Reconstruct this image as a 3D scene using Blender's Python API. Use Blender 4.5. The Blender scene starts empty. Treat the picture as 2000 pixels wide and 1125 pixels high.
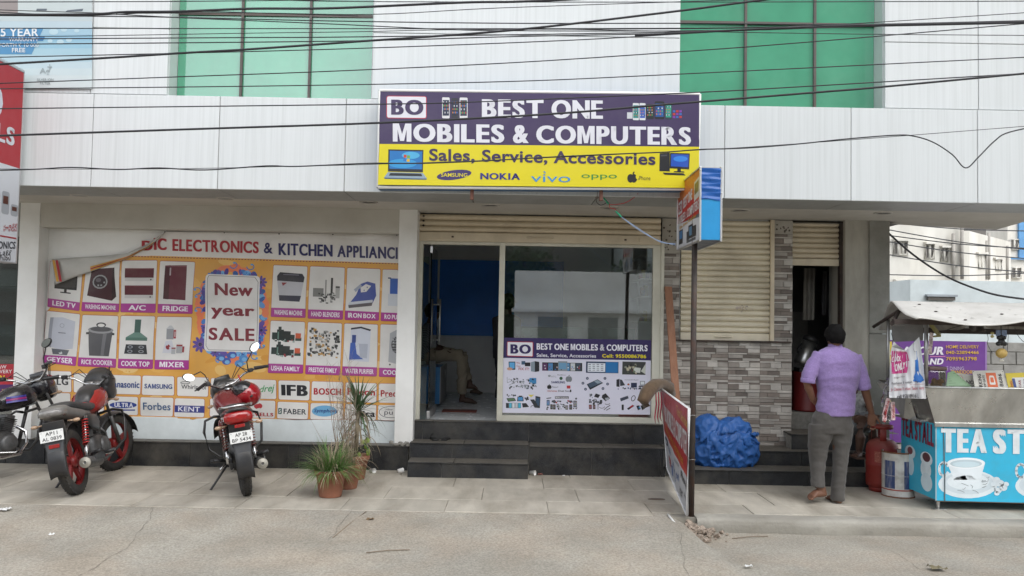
import bpy, bmesh, math, random
from math import sin, cos, pi, radians, sqrt
from mathutils import Vector, Matrix, noise
random.seed(7)
S = bpy.context.scene
COL = S.collection
# ---------------------------------------------------------------- camera
EYE = Vector((0.0, 0.0, 1.67)); FPX = 1650.0; PITCH = 0.0412; ROLL = 0.0182
_f = Vector((0, cos(PITCH), sin(PITCH))); _u0 = Vector((0, -sin(PITCH), cos(PITCH))); _r0 = Vector((1, 0, 0))
_r = _r0 * cos(ROLL) + _u0 * sin(ROLL); _u = -_r0 * sin(ROLL) + _u0 * cos(ROLL)
cam_data = bpy.data.cameras.new('camera'); cam = bpy.data.objects.new('camera', cam_data); COL.objects.link(cam)
cam_data.sensor_width = 36; cam_data.lens = 36 * FPX / 2000; cam_data.clip_start = 0.1; cam_data.clip_end = 400
cam.matrix_world = Matrix(((_r.x, _u.x, -_f.x, EYE.x), (_r.y, _u.y, -_f.y, EYE.y), (_r.z, _u.z, -_f.z, EYE.z), (0, 0, 0, 1)))
S.camera = cam
# ---------------------------------------------------------------- light (overcast)
w = bpy.data.worlds.new('World'); S.world = w; w.use_nodes = True
nt = w.node_tree; nt.nodes.clear()
sky = nt.nodes.new('ShaderNodeTexSky'); sky.sky_type = 'NISHITA'; sky.sun_disc = False
SUN_EL, SUN_ROT = radians(46), radians(150)
sky.sun_elevation = SUN_EL; sky.sun_rotation = SUN_ROT; sky.air_density = 1.0; sky.dust_density = 1.0; sky.ozone_density = 1.0
hs = nt.nodes.new('ShaderNodeHueSaturation'); hs.inputs['Saturation'].default_value = 0.22
bg = nt.nodes.new('ShaderNodeBackground'); bg.inputs['Strength'].default_value = 0.15
wo = nt.nodes.new('ShaderNodeOutputWorld')
nt.links.new(sky.outputs[0], hs.inputs['Color']); nt.links.new(hs.outputs[0], bg.inputs[0]); nt.links.new(bg.outputs[0], wo.inputs[0])
sl = bpy.data.lights.new('sun', 'SUN'); sl.energy = 0.7; sl.angle = radians(50); sl.color = (1, .975, .94)
sun = bpy.data.objects.new('sun', sl); COL.objects.link(sun)
sdir = Vector((sin(SUN_ROT) * cos(SUN_EL), cos(SUN_ROT) * cos(SUN_EL), sin(SUN_EL)))
sun.rotation_euler = sdir.to_track_quat('Z', 'Y').to_euler(); sun.location = (0, -5, 20)
S.view_settings.view_transform = 'Standard'; S.view_settings.look = 'None'; S.view_settings.gamma = 1
S.view_settings.use_curve_mapping = False; S.view_settings.exposure = 1.27
S.cycles.max_bounces = 8; S.cycles.transparent_max_bounces = 12; S.cycles.caustics_reflective = False; S.cycles.caustics_refractive = False

# ---------------------------------------------------------------- helpers
def ray(px, py):
    return (_r * (px - 1000) - _u * (py - 562.5) + _f * FPX)
def at(px, py, Y):
    d = ray(px, py); return EYE + d * ((Y - EYE.y) / d.y)
def gnd(px, py, z=0.0):
    d = ray(px, py); return EYE + d * ((z - EYE.z) / d.z)
def atx(px, py, X):
    d = ray(px, py); return EYE + d * ((X - EYE.x) / d.x)
V = Vector
ORIG = {}
def lin(c):
    if isinstance(c, str): c = tuple(int(c[i:i+2], 16) for i in (0, 2, 4))
    return tuple(((x/255)/12.92 if x/255 <= .04045 else ((x/255+.055)/1.055)**2.4) for x in c)
def thing(name, label, cat, loc=(0, 0, 0), group=None, local=False, kind=None):
    o = bpy.data.objects.new(name, None); COL.objects.link(o); o.location = loc; o.empty_display_size = .1
    o['label'] = label; o['category'] = cat
    if group: o['group'] = group
    if kind: o['kind'] = kind
    ORIG[o] = V((0, 0, 0)) if local else V(loc)
    return o
class MB:
    def __init__(s): s.v = []; s.f = []; s.m = []; s.c = []; s.sm = []; s.mi = 0; s.col = None; s.smooth = False
    def face(s, idx): s.f.append(tuple(idx)); s.m.append(s.mi); s.c.append(s.col); s.sm.append(s.smooth)
    def quad(s, *p):
        n = len(s.v); s.v += [V(q) for q in p]; s.face(range(n, n + len(p))); return s
    def obox(s, M, sx, sy, sz):
        n = len(s.v)
        for z in (-1, 1):
            for y in (-1, 1):
                for x in (-1, 1): s.v.append(M @ V((x*sx/2, y*sy/2, z*sz/2)))
        for q in ((0,2,3,1),(4,5,7,6),(0,1,5,4),(2,6,7,3),(0,4,6,2),(1,3,7,5)): s.face([n+i for i in q])
        return s
    def box(s, x0, x1, y0, y1, z0, z1):
        return s.obox(Matrix.Translation(((x0+x1)/2, (y0+y1)/2, (z0+z1)/2)), abs(x1-x0), abs(y1-y0), abs(z1-z0))
    def ring(s, c, ax, up, rx, ry, seg, ph=0):
        t = ax.normalized(); a = up - t * up.dot(t)
        if a.length < 1e-5: a = t.orthogonal()
        a.normalize(); b = t.cross(a); n = len(s.v)
        for i in range(seg):
            th = 2*pi*i/seg + ph; s.v.append(c + a * cos(th) * rx + b * sin(th) * ry)
        return n
    def tube(s, pts, r, seg=8, cap=True, up=V((0, 0, 1)), flat=1.0, closed=False):
        pts = [V(p) for p in pts]; k = len(pts); osm = s.smooth; s.smooth = True; st = []
        rr = r if isinstance(r, (list, tuple)) else [r]*k
        for i, p in enumerate(pts):
            if closed: t = pts[(i+1) % k] - pts[i-1]
            else: t = pts[min(i+1, k-1)] - pts[max(i-1, 0)]
            if t.length < 1e-9: t = V((0, 0, 1))
            u_ = up if abs(t.normalized().dot(up.normalized())) < .97 else V((0, 1, 0)) if abs(up.y) < .5 else V((1, 0, 0))
            st.append(s.ring(p, t, u_, rr[i], rr[i]*flat, seg))
        for a, b in (list(zip(st, st[1:])) + ([(st[-1], st[0])] if closed else [])):
            for i in range(seg):
                j = (i+1) % seg; s.face((a+i, a+j, b+j, b+i))
        s.smooth = False
        if cap and not closed: s.face([st[0]+i for i in range(seg)][::-1]); s.face([st[-1]+i for i in range(seg)])
        s.smooth = osm; return s
    def loft(s, secs, seg=16, cap=True, sup=2.0):   # secs: (center, rx, ry, axis vector, up vector)
        osm = s.smooth; s.smooth = True; st = []
        for c, rx, ry, ax, up in secs:
            t = V(ax).normalized(); a = V(up) - t*V(up).dot(t); a.normalize(); b = t.cross(a); n = len(s.v); st.append(n)
            for i in range(seg):
                th = 2*pi*i/seg; cc, ss = cos(th), sin(th)
                cc = math.copysign(abs(cc)**(2/sup), cc); ss = math.copysign(abs(ss)**(2/sup), ss)
                s.v.append(V(c) + a*cc*rx + b*ss*ry)
        for a, b in zip(st, st[1:]):
            for i in range(seg):
                j = (i+1) % seg; s.face((a+i, a+j, b+j, b+i))
        if cap: s.face([st[0]+i for i in range(seg)][::-1]); s.face([st[-1]+i for i in range(seg)])
        s.smooth = osm; return s
    def lathe(s, prof, M=None, seg=24, arc=2*pi, smooth=True):   # prof: (r, z)
        M = M or Matrix(); n = len(s.v); k = len(prof); osm = s.smooth; s.smooth = smooth; full = abs(arc - 2*pi) < 1e-6
        cols = seg if full else seg+1
        for i in range(cols):
            th = arc*i/seg
            for r, z in prof: s.v.append(M @ V((r*cos(th), r*sin(th), z)))
        for i in range(seg):
            j = (i+1) % cols
            for q in range(k-1): s.face((n+i*k+q, n+j*k+q, n+j*k+q+1, n+i*k+q+1))
        s.smooth = osm; return s
    def prism(s, poly, M, d):   # poly in local XY, extruded +-d/2 along local Z
        n = len(s.v); k = len(poly)
        for z in (-d/2, d/2):
            for x, y in poly: s.v.append(M @ V((x, y, z)))
        s.face([n+i for i in range(k)][::-1]); s.face([n+k+i for i in range(k)])
        for i in range(k):
            j = (i+1) % k; s.face((n+i, n+j, n+k+j, n+k+i))
        return s
    def ell(s, c, rx, ry, rz, seg=16, R=None):
        M = Matrix.Translation(c) @ (R.to_4x4() if R else Matrix()) @ Matrix.Diagonal((rx, ry, rz, 1))
        return s.lathe([(max(1e-4, sin(pi*i/(seg//2+2))), -cos(pi*i/(seg//2+2))) for i in range(seg//2+3)], M, seg)
    def grid(s, fn, nu, nv, smooth=True):
        n = len(s.v); osm = s.smooth; s.smooth = smooth
        for j in range(nv+1):
            for i in range(nu+1): s.v.append(V(fn(i/nu, j/nv)))
        for j in range(nv):
            for i in range(nu):
                a = n + j*(nu+1) + i; s.face((a, a+1, a+nu+2, a+nu+1))
        s.smooth = osm; return s
    def mesh(s, name, mats, org=V((0, 0, 0))):
        me = bpy.data.meshes.new(name); me.from_pydata([p - org for p in s.v], [], s.f)
        for m in (mats if isinstance(mats, (list, tuple)) else [mats]): me.materials.append(m)
        me.polygons.foreach_set('material_index', s.m); me.polygons.foreach_set('use_smooth', s.sm)
        if any(c is not None for c in s.c):
            at_ = me.color_attributes.new('Col', 'FLOAT_COLOR', 'CORNER'); buf = []
            for f, c in zip(s.f, s.c): buf += (list(c or (.5, .5, .5)) + [1.0]) * len(f)
            at_.data.foreach_set('color', buf)
        me.validate(); me.update(); return me
    def build(s, name, mats, parent=None, bevel=0, label=None, kind=None, bseg=2, weld=False):
        org = ORIG.get(parent, V((0, 0, 0))) if parent else V((0, 0, 0))
        o = bpy.data.objects.new(name, s.mesh(name, mats, org)); COL.objects.link(o)
        if parent: o.parent = parent; ORIG[o] = org
        if bevel:
            b = o.modifiers.new('bevel', 'BEVEL'); b.width = bevel; b.segments = bseg; b.limit_method = 'ANGLE'; b.angle_limit = radians(35)
            b.harden_normals = False
        if label: o['label'] = label
        if kind: o['kind'] = kind
        return o
def tag(o, label, cat, group=None, kind=None):
    o['label'] = label; o['category'] = cat
    if group: o['group'] = group
    if kind: o['kind'] = kind
    return o
def inst(src, name, parent, loc, rot=(0, 0, 0), scale=(1, 1, 1)):
    o = bpy.data.objects.new(name, src); COL.objects.link(o); o.parent = parent
    o.location = V(loc) - ORIG.get(parent, V((0, 0, 0))); o.rotation_euler = rot; o.scale = scale; ORIG[o] = ORIG.get(parent, V((0,0,0))); return o
# ---------------------------------------------------------------- materials
MATS = {}
def mat(name, col=(.5, .5, .5), rough=.6, metal=0.0, var=.15, scale=4.0, bump=.0, bscale=60.0, dirt=None, dirt_amt=0.0, dscale=1.2, stretch=None,
        rand=0.0, coat=0.0, attr=False, space='world', spec=.5, speck=0.0, sscale=180.0, transmission=0.0, alpha=1.0, sheen=0.0, dust=0.0, mottle=None, gain=1.0):
    if name in MATS: return MATS[name]
    m = bpy.data.materials.new(name); m.use_nodes = True; T = m.node_tree; N = T.nodes; L = T.links
    P = N['Principled BSDF']; MATS[name] = m
    c = lin(col) if (isinstance(col, str) or max(col) > 1.001) else tuple(col)
    if space == 'world': g = N.new('ShaderNodeNewGeometry'); co = g.outputs['Position']
    else: g = N.new('ShaderNodeTexCoord'); co = g.outputs['Object']
    if stretch:
        mp = N.new('ShaderNodeMapping'); mp.inputs['Scale'].default_value = stretch; L.new(co, mp.inputs[0]); cs = mp.outputs[0]
    else: cs = co
    def nz(sc, src, det=4, rg=.6):
        n = N.new('ShaderNodeTexNoise'); n.inputs['Scale'].default_value = sc; n.inputs['Detail'].default_value = det; n.inputs['Roughness'].default_value = rg
        L.new(src, n.inputs['Vector']); return n.outputs['Fac']
    def mul(a, fac_socket, lo, hi, a0=.3, a1=.7):
        mr = N.new('ShaderNodeMapRange'); mr.inputs[1].default_value = a0; mr.inputs[2].default_value = a1; mr.inputs[3].default_value = lo; mr.inputs[4].default_value = hi
        L.new(fac_socket, mr.inputs[0]); vm = N.new('ShaderNodeVectorMath'); vm.operation = 'SCALE'
        L.new(a, vm.inputs[0]); L.new(mr.outputs[0], vm.inputs['Scale']); return vm.outputs[0]
    if attr:
        an = N.new('ShaderNodeAttribute'); an.attribute_name = 'Col'; gv = N.new('ShaderNodeVectorMath'); gv.operation = 'SCALE'; gv.inputs['Scale'].default_value = gain; L.new(an.outputs['Color'], gv.inputs[0]); cur = gv.outputs[0]
    else:
        rgb = N.new('ShaderNodeRGB'); rgb.outputs[0].default_value = (*c, 1); cur = rgb.outputs[0]
    if mottle:
        mx = N.new('ShaderNodeMix'); mx.data_type = 'RGBA'; mr = N.new('ShaderNodeMapRange'); mr.inputs[1].default_value = .42; mr.inputs[2].default_value = .62
        L.new(nz(mottle[1], co, 6), mr.inputs[0]); L.new(mr.outputs[0], mx.inputs[0]); L.new(cur, mx.inputs[6]); mx.inputs[7].default_value = (*lin(mottle[0]), 1); cur = mx.outputs[2]
    if var: cur = mul(cur, nz(scale, cs), 1-var, 1+var)
    if rand:
        oi = N.new('ShaderNodeObjectInfo'); cur = mul(cur, oi.outputs['Random'], 1-rand, 1+rand, 0, 1)
    if speck: cur = mul(cur, nz(sscale, co, 2, .8), 1-speck, 1+speck, .35, .65)
    if dirt_amt:
        mx = N.new('ShaderNodeMix'); mx.data_type = 'RGBA'; mr = N.new('ShaderNodeMapRange'); mr.inputs[1].default_value = .45; mr.inputs[2].default_value = .75
        mr.inputs[3].default_value = 0; mr.inputs[4].default_value = dirt_amt
        L.new(nz(dscale, cs, 8, .65), mr.inputs[0]); L.new(mr.outputs[0], mx.inputs[0]); L.new(cur, mx.inputs[6])
        mx.inputs[7].default_value = (*lin(dirt or '6b5f4c'), 1); cur = mx.outputs[2]
    if dust:   # dust lying on upward facing surfaces
        g2 = N.new('ShaderNodeNewGeometry'); sp = N.new('ShaderNodeSeparateXYZ'); L.new(g2.outputs['Normal'], sp.inputs[0])
        mr = N.new('ShaderNodeMapRange'); mr.inputs[1].default_value = .2; mr.inputs[2].default_value = 1; mr.inputs[4].default_value = dust; L.new(sp.outputs[2], mr.inputs[0])
        mx = N.new('ShaderNodeMix'); mx.data_type = 'RGBA'; L.new(mr.outputs[0], mx.inputs[0]); L.new(cur, mx.inputs[6]); mx.inputs[7].default_value = (.30, .27, .22, 1); cur = mx.outputs[2]
    L.new(cur, P.inputs['Base Color'])
    P.inputs['Metallic'].default_value = metal; P.inputs['Specular IOR Level'].default_value = spec
    P.inputs['Coat Weight'].default_value = coat; P.inputs['Coat Roughness'].default_value = .08
    if sheen: P.inputs['Sheen Weight'].default_value = sheen
    if transmission: P.inputs['Transmission Weight'].default_value = transmission
    if alpha < 1: P.inputs['Alpha'].default_value = alpha
    mr = N.new('ShaderNodeMapRange'); mr.inputs[1].default_value = .3; mr.inputs[2].default_value = .7
    mr.inputs[3].default_value = max(0, rough*.85); mr.inputs[4].default_value = min(1, rough*1.15); L.new(nz(scale*2.3, co), mr.inputs[0]); L.new(mr.outputs[0], P.inputs['Roughness'])
    if bump:
        b = N.new('ShaderNodeBump'); b.inputs['Strength'].default_value = 1; b.inputs['Distance'].default_value = bump
        L.new(nz(bscale, cs, 5), b.inputs['Height']); L.new(b.outputs[0], P.inputs['Normal'])
    return m
def glass(name, tint=(.9, .95, .93), ior=1.5, boost=1.0, rough=0.0):
    m = bpy.data.materials.new(name); m.use_nodes = True; T = m.node_tree; N = T.nodes; L = T.links; N.clear()
    o = N.new('ShaderNodeOutputMaterial'); tr = N.new('ShaderNodeBsdfTransparent'); tr.inputs[0].default_value = (*tint, 1)
    gl = N.new('ShaderNodeBsdfGlossy'); gl.inputs['Roughness'].default_value = rough; fr = N.new('ShaderNodeFresnel'); fr.inputs[0].default_value = ior
    mm = N.new('ShaderNodeMath'); mm.operation = 'MULTIPLY'; mm.inputs[1].default_value = boost; mm.use_clamp = True
    mx = N.new('ShaderNodeMixShader'); L.new(fr.outputs[0], mm.inputs[0]); L.new(mm.outputs[0], mx.inputs[0]); L.new(tr.outputs[0], mx.inputs[1]); L.new(gl.outputs[0], mx.inputs[2]); L.new(mx.outputs[0], o.inputs[0])
    MATS[name] = m; return m
# ---------------------------------------------------------------- flat print
TXT = {}
def glyphs(s, bold, shear, space=1.0, fs=None):
    key = (s, bold, shear, space)
    if key in TXT: return TXT[key]
    cu = bpy.data.curves.new('t', 'FONT'); cu.body = s; cu.offset = bold; cu.shear = shear; cu.resolution_u = 5; cu.space_character = space * (1 + 2.2*max(0, bold)); cu.size = 1
    o = bpy.data.objects.new('t', cu); COL.objects.link(o)
    dg = bpy.context.evaluated_depsgraph_get(); me = bpy.data.meshes.new_from_object(o.evaluated_get(dg))
    vs = [(v.co.x, v.co.y) for v in me.vertices]; fs_ = [tuple(p.vertices) for p in me.polygons]
    bpy.data.objects.remove(o); bpy.data.curves.remove(cu); bpy.data.meshes.remove(me)
    if not vs: TXT[key] = ([], [], 1); return TXT[key]
    x0 = min(v[0] for v in vs); x1 = max(v[0] for v in vs); y0 = min(v[1] for v in vs); y1 = max(v[1] for v in vs)
    TXT[key] = ([((x-x0)/(x1-x0), (y-y0)/(y1-y0)) for x, y in vs], fs_, x1-x0); return TXT[key]
HV = {}
def heavy(s, ex):
    """upper case words set letter by letter in thick strokes"""
    if (s, ex) in HV: return HV[(s, ex)]
    x = 0; vs = []; fs_ = []
    for c in s:
        if c == ' ': x += .34; continue
        n = len(vs)
        if c == 'M':
            w_ = .20 + ex; P = [[(0, 0), (w_, 0), (w_, 1), (0, 1)], [(.98-w_, 0), (.98, 0), (.98, 1), (.98-w_, 1)], [(w_*.72, 1), (w_+.07, 1), (.49, .42), (.91-w_, 1), (.98-w_*.72, 1), (.49+w_*.42, .04), (.49-w_*.42, .04)]]
            for p in P: m = len(vs); vs += [(x+a, b) for a, b in p]; fs_.append(tuple(range(m, m+len(p))))
            x += .98 + .10
        else:
            v0, f0, W = glyphs(c, .018, 0, 1.0); H = .72; W = W/H; e = ex
            for dx in (0, e, 2*e):
                m = len(vs); vs += [(x+a*W+dx, b) for a, b in v0]; fs_ += [tuple(m+i for i in f) for f in f0]
            x += W + 2*e + .085
    xm = max(v[0] for v in vs); HV[(s, ex)] = ([(a/xm, b) for a, b in vs], fs_); return HV[(s, ex)]
class Art:
    """flat print in a plane; fn(u, v) -> world point, n = direction towards the viewer; y runs DOWN"""
    def __init__(s, fn, n, eps=.0005, step=None):
        s.fn = fn; s.n = V(n).normalized(); s.eps = eps; s.g = MB(); s.t = MB(); s.step = step; s.l = 0
    def P(s, u, v, l): return s.fn(u, v) + s.n * (l * s.eps)
    def poly(s, pts, col, l=1, mb=None):
        mb = mb or s.g; mb.col = lin(col); mb.quad(*[s.P(x, y, l) for x, y in pts])
    def q4(s, q, col, l=1):   # q: TL TR BR BL
        s.g.col = lin(col)
        if not s.step: s.g.quad(*[s.P(x, y, l) for x, y in q]); return
        w_ = abs(q[1][0]-q[0][0]); h_ = abs(q[3][1]-q[0][1]); nx = max(1, math.ceil(w_/s.step)); ny = max(1, math.ceil(h_/s.step))
        def f(a, b):
            tx = q[0][0]*(1-a)+q[1][0]*a, q[0][1]*(1-a)+q[1][1]*a; bx = q[3][0]*(1-a)+q[2][0]*a, q[3][1]*(1-a)+q[2][1]*a
            return s.P(tx[0]*(1-b)+bx[0]*b, tx[1]*(1-b)+bx[1]*b, l)
        s.g.grid(f, nx, ny)
    def rect(s, x0, y0, x1, y1, col, l=1): s.q4([(x0, y0), (x1, y0), (x1, y1), (x0, y1)], col, l)
    def rr(s, q, r, col, l=1):   # rounded quad TL TR BR BL, r in units
        cx = [V(p) for p in q]; pts = []
        for i in range(4):
            c = cx[i]; a = (cx[i-1]-c); b = (cx[(i+1) % 4]-c); ra = min(r, a.length/2); rb = min(r, b.length/2)
            p0 = c + a.normalized()*ra; p1 = c + b.normalized()*rb
            for k in range(5):
                t = k/4; pts.append(tuple(p0*(1-t)**2 + c*2*t*(1-t) + p1*t*t))
        if s.step and max((cx[1]-cx[0]).length, (cx[3]-cx[0]).length) > s.step*1.5:
            ctr = (cx[0]+cx[1]+cx[2]+cx[3])/4; mb = s.g; mb.col = lin(col); rings = []
            K = 4
            for k in range(K+1):
                t = 1-k/K; n = len(mb.v); rings.append(n); dp = []
                base = pts
                for (x, y) in base: mb.v.append(s.P(ctr.x+(x-ctr.x)*t, ctr.y+(y-ctr.y)*t, l))
            m = len(pts); mb.smooth = True
            for a_, b_ in zip(rings, rings[1:]):
                for i in range(m): mb.face((a_+i, a_+(i+1) % m, b_+(i+1) % m, b_+i))
            mb.smooth = False
        else: s.poly(pts, col, l)
    def ell(s, cx, cy, rx, ry, col, l=1, rot=0, n=18, a0=0, a1=2*pi):
        c_, s_ = cos(rot), sin(rot); P = []
        m = n if abs(a1-a0-2*pi) < 1e-6 else n+1
        for i in range(m):
            t = a0+(a1-a0)*i/n; x, y = rx*cos(t), ry*sin(t); P.append((cx+x*c_-y*s_, cy+x*s_+y*c_))
        s.poly(P, col, l)
    def line(s, pts, w, col, l=1, closed=False):
        s.g.col = lin(col); P = [V(p) for p in pts]
        if closed: P.append(P[0])
        for a, b in zip(P, P[1:]):
            d = b-a
            if d.length < 1e-9: continue
            n = V((-d.y, d.x)).normalized()*w/2; e = d.normalized()*w*.25
            s.g.quad(*[s.P(p.x, p.y, l) for p in (a+n-e, b+n+e, b-n+e, a-n-e)])
    def arc(s, cx, cy, rx, ry, a0, a1, w, col, l=1, n=14, rot=0):
        c_, s_ = cos(rot), sin(rot)
        s.line([(cx+rx*cos(t)*c_-ry*sin(t)*s_, cy+rx*cos(t)*s_+ry*sin(t)*c_) for t in [a0+(a1-a0)*i/n for i in range(n+1)]], w, col, l)
    def text(s, st, q, col, l=6, bold=.02, shear=0, space=1.0, flip=False):
        """q = (x0,y0,x1,y1) or four corners TL TR BR BL"""
        if len(q) == 4 and not isinstance(q[0], (tuple, list)): x0, y0, x1, y1 = q; q = [(x0, y0), (x1, y0), (x1, y1), (x0, y1)]
        ex = 0
        if bold > .028 and shear == 0 and st.replace(' ', '').replace('&', '').isalpha() and st.upper() == st and len(st) > 1 and ord(max(st)) < 200:
            vs, fs_ = heavy(st, (bold-.012)*1.7); mb = s.t; mb.col = lin(col); n = len(mb.v); sh_ = [0]; bold = None
        elif bold > .028: ex = (bold-.018)*1.5; bold = .018; space *= 1 + ex*1.1   # heavy faces: thin outline offset plus sideways strokes
        if bold is not None: vs, fs_, W_ = glyphs(st, bold, shear, space); nf = len(vs)
        mb = s.t; mb.col = lin(col); n = len(mb.v); sh_ = [0]
        if ex: fs_ = list(fs_); base = list(fs_); v0 = list(vs); sh_ = [-ex, -ex/2, 0, ex/2, ex]; vs = [((a*W_+dx+ex)/(W_+2*ex), b) for dx in sh_ for a, b in v0]; fs_ = [tuple(i+k*nf for i in f) for k in range(5) for f in base]
        for a, b in vs:
            b = 1-b
            X = (q[0][0]*(1-a)+q[1][0]*a)*(1-b)+(q[3][0]*(1-a)+q[2][0]*a)*b; Y = (q[0][1]*(1-a)+q[1][1]*a)*(1-b)+(q[3][1]*(1-a)+q[2][1]*a)*b
            mb.v.append(s.P(X, Y, l))
        nv = [mb.v[n+i] for i in range(len(vs))]; del mb.v[n:]
        for k, f in enumerate(fs_):   # triangles sit a hair apart so that overlapping strokes never share a plane
            m_ = len(mb.v); o_ = s.n * ((k % 11) * .00002 + (k*len(sh_)//max(1, len(fs_))) * .00025); mb.v += [nv[i] + o_ for i in f]; mb.face(range(m_, m_+len(f)))
    def build(s, parent, m, name='print', tname='lettering', warp=None, cell=.035):
        if warp:
            for mb, nm in ((s.g, name), (s.t, tname)):
                o = mb.build(nm, m, parent); org = ORIG[parent]; bm = bmesh.new(); bm.from_mesh(o.data)
                for ax in (0, 2):
                    lo = min(v.co[ax] for v in bm.verts); hi = max(v.co[ax] for v in bm.verts)
                    off = -org[ax]; k = math.ceil((lo-off)/cell)
                    while off + k*cell < hi:
                        no = V((0, 0, 0)); no[ax] = 1; co = V((0, 0, 0)); co[ax] = off + k*cell
                        bmesh.ops.bisect_plane(bm, geom=bm.verts[:]+bm.edges[:]+bm.faces[:], dist=1e-6, plane_co=co, plane_no=no); k += 1
                for v in bm.verts: v.co.y -= warp(v.co.x+org.x, v.co.z+org.z)
                bm.to_mesh(o.data); bm.free()
                for p in o.data.polygons: p.use_smooth = True
            return
        if s.g.f: s.g.build(name, m, parent)
        if s.t.f: s.t.build(tname, m, parent)
# ================================================================ MATERIALS
def srf(name, *a, **k): return mat(name, *a, **k)
M_clad = srf('white_cladding', (.615, .64, .645), rough=.38, var=.03, stretch=(22, 22, .35), scale=3, dirt='8f9490', dirt_amt=.22, dscale=1.6, rand=.02, bump=.0006, bscale=8)
M_joint = srf('joint_sealant', (.30, .29, .27), rough=.8)
M_soffit = srf('soffit_panel', (.33, .34, .33), rough=.5, spec=.3, var=.04, dirt='6d675e', dirt_amt=.2)
M_plast = srf('soffit_plaster', (.55, .53, .48), rough=.85, var=.06, scale=1.5, bump=.001, dirt='7c7466', dirt_amt=.3)
M_wall = srf('white_painted_plaster', (.83, .83, .81), rough=.75, var=.04, scale=2, bump=.0008, bscale=25, dirt='9c9585', dirt_amt=.25, dscale=1.1)
M_dado = srf('pale_dado_paint', (.76, .82, .83), rough=.7, var=.05, bump=.0006, dirt='8e9490', dirt_amt=.35)
M_col = srf('bare_column_plaster', (.40, .38, .33), rough=.9, var=.12, scale=1.8, bump=.003, bscale=18, dirt='4e493f', dirt_amt=.55, dscale=1.4, stretch=(1.6, 1.6, .5))
M_col2 = srf('grey_column_plaster', (.30, .295, .265), rough=.9, var=.12, scale=1.8, bump=.003, bscale=18, dirt='443f37', dirt_amt=.5, dscale=1.4)
M_gran = srf('black_granite', (.024, .025, .027), rough=.5, spec=.3, var=.35, scale=9, speck=.55, sscale=150, dirt='7a7468', dirt_amt=.34, dscale=2.2, rand=.22, dust=.32)
M_grout = srf('cement_grout', (.26, .25, .225), rough=.95, var=.25, scale=14, bump=.002)
M_slab = srf('marble_paving', (.455, .42, .355), rough=.62, var=.16, scale=2.4, stretch=(1.8, .55, 1), speck=.06, sscale=120, dirt='6b6150', dirt_amt=.72, dscale=1.1, rand=.07, bump=.0012, bscale=30)
M_bed = srf('paving_bed', (.27, .25, .21), rough=.95, var=.2)
M_road = srf('concrete_road', (.345, .32, .272), mottle=('a2988a', 1.4), rough=.92, var=.13, scale=.9, speck=.22, sscale=55, dirt='6f6757', dirt_amt=.38, dscale=1.7, bump=.006, bscale=38)
M_shut = srf('cream_shutter_paint', (.68, .59, .44), rough=.45, var=.09, scale=2.5, dirt='5b4630', dirt_amt=.34, dscale=1.7, stretch=(1, 1, .8), rand=.05)
M_shut2 = srf('pale_shutter_paint', (.76, .69, .54), rough=.45, var=.08, scale=2.5, dirt='6b5a44', dirt_amt=.26, dscale=2.3, rand=.04)
M_frame = srf('cream_window_frame', (.66, .65, .56), rough=.5, var=.06, dirt='8b826c', dirt_amt=.4)
M_print = srf('printed_vinyl', (1, 1, 1), attr=True, gain=.97, var=.03, rough=.42, dirt='b9b4a5', dirt_amt=.05)
M_prints = srf('printed_sign_face', (1, 1, 1), attr=True, gain=.72, var=.03, rough=.42, dirt='b9b4a5', dirt_amt=.06)
M_flex = srf('printed_flex', (1, 1, 1), attr=True, gain=1.08, var=.05, scale=3, rough=.5, dirt='8d8676', dirt_amt=.20, dscale=2.0, bump=.004, bscale=5)
M_steel = srf('brushed_steel', (.50, .50, .49), rough=.34, metal=.9, var=.15, scale=5, dirt='4b463d', dirt_amt=.5, dscale=3)
M_alu = srf('aluminium', (.62, .62, .62), rough=.35, metal=.85, var=.08)
M_rust = srf('rusty_steel', (.055, .045, .04), rough=.6, metal=.35, var=.3, scale=8, dirt='5a3521', dirt_amt=.6, dscale=9)
M_black = srf('black_plastic', (.018, .018, .02), rough=.42, var=.2, dirt='3b3832', dirt_amt=.3, dscale=5)
M_cable = srf('cable_sheath', (.018, .018, .022), rough=.55)
M_white = srf('white_plastic', (.78, .78, .76), rough=.5, var=.05)
M_green = None

# ================================================================ GROUND
apron_edge = at(1330, 1000, 7.45).x
KERB_Y = 7.46
def road_h(x, y):
    t = min(1, max(0, (7.52 - y) / 1.7)); t = t*t*(3-2*t); ramp = -.006 - .114 * t
    e = apron_edge - .04 + .06 * noise.noise((y*3, 7, 1)) + .12*(7.5-y)
    k = min(1, max(0, (x - e) / .10)); z = ramp*(1-k) - .125*k
    if y < 7.6: z += .006*noise.noise((x*1.3, y*1.3, 0)) + .003*noise.noise((x*6, y*6, 3))
    return z
rd = MB()
xs = [-70, -40, -20, -12, -9] + [-8 + .05*i for i in range(321)] + [9, 12, 20, 40, 70]
ys = [-60, -40, -20, -10, -4, 0, 2.5, 4] + [4.6+.06*i for i in range(51)] + [7.66, 9, 14, 25, 60]
nx, ny = len(xs), len(ys)
for y in ys:
    for x in xs: rd.v.append(V((x, y, road_h(x, y) if y <= 7.7 else -.13)))
rd.smooth = True
for j in range(ny-1):
    for i in range(nx-1):
        a = j*nx+i; rd.face((a, a+1, a+nx+1, a+nx))
rd.build('road', M_road, kind='structure')

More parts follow.
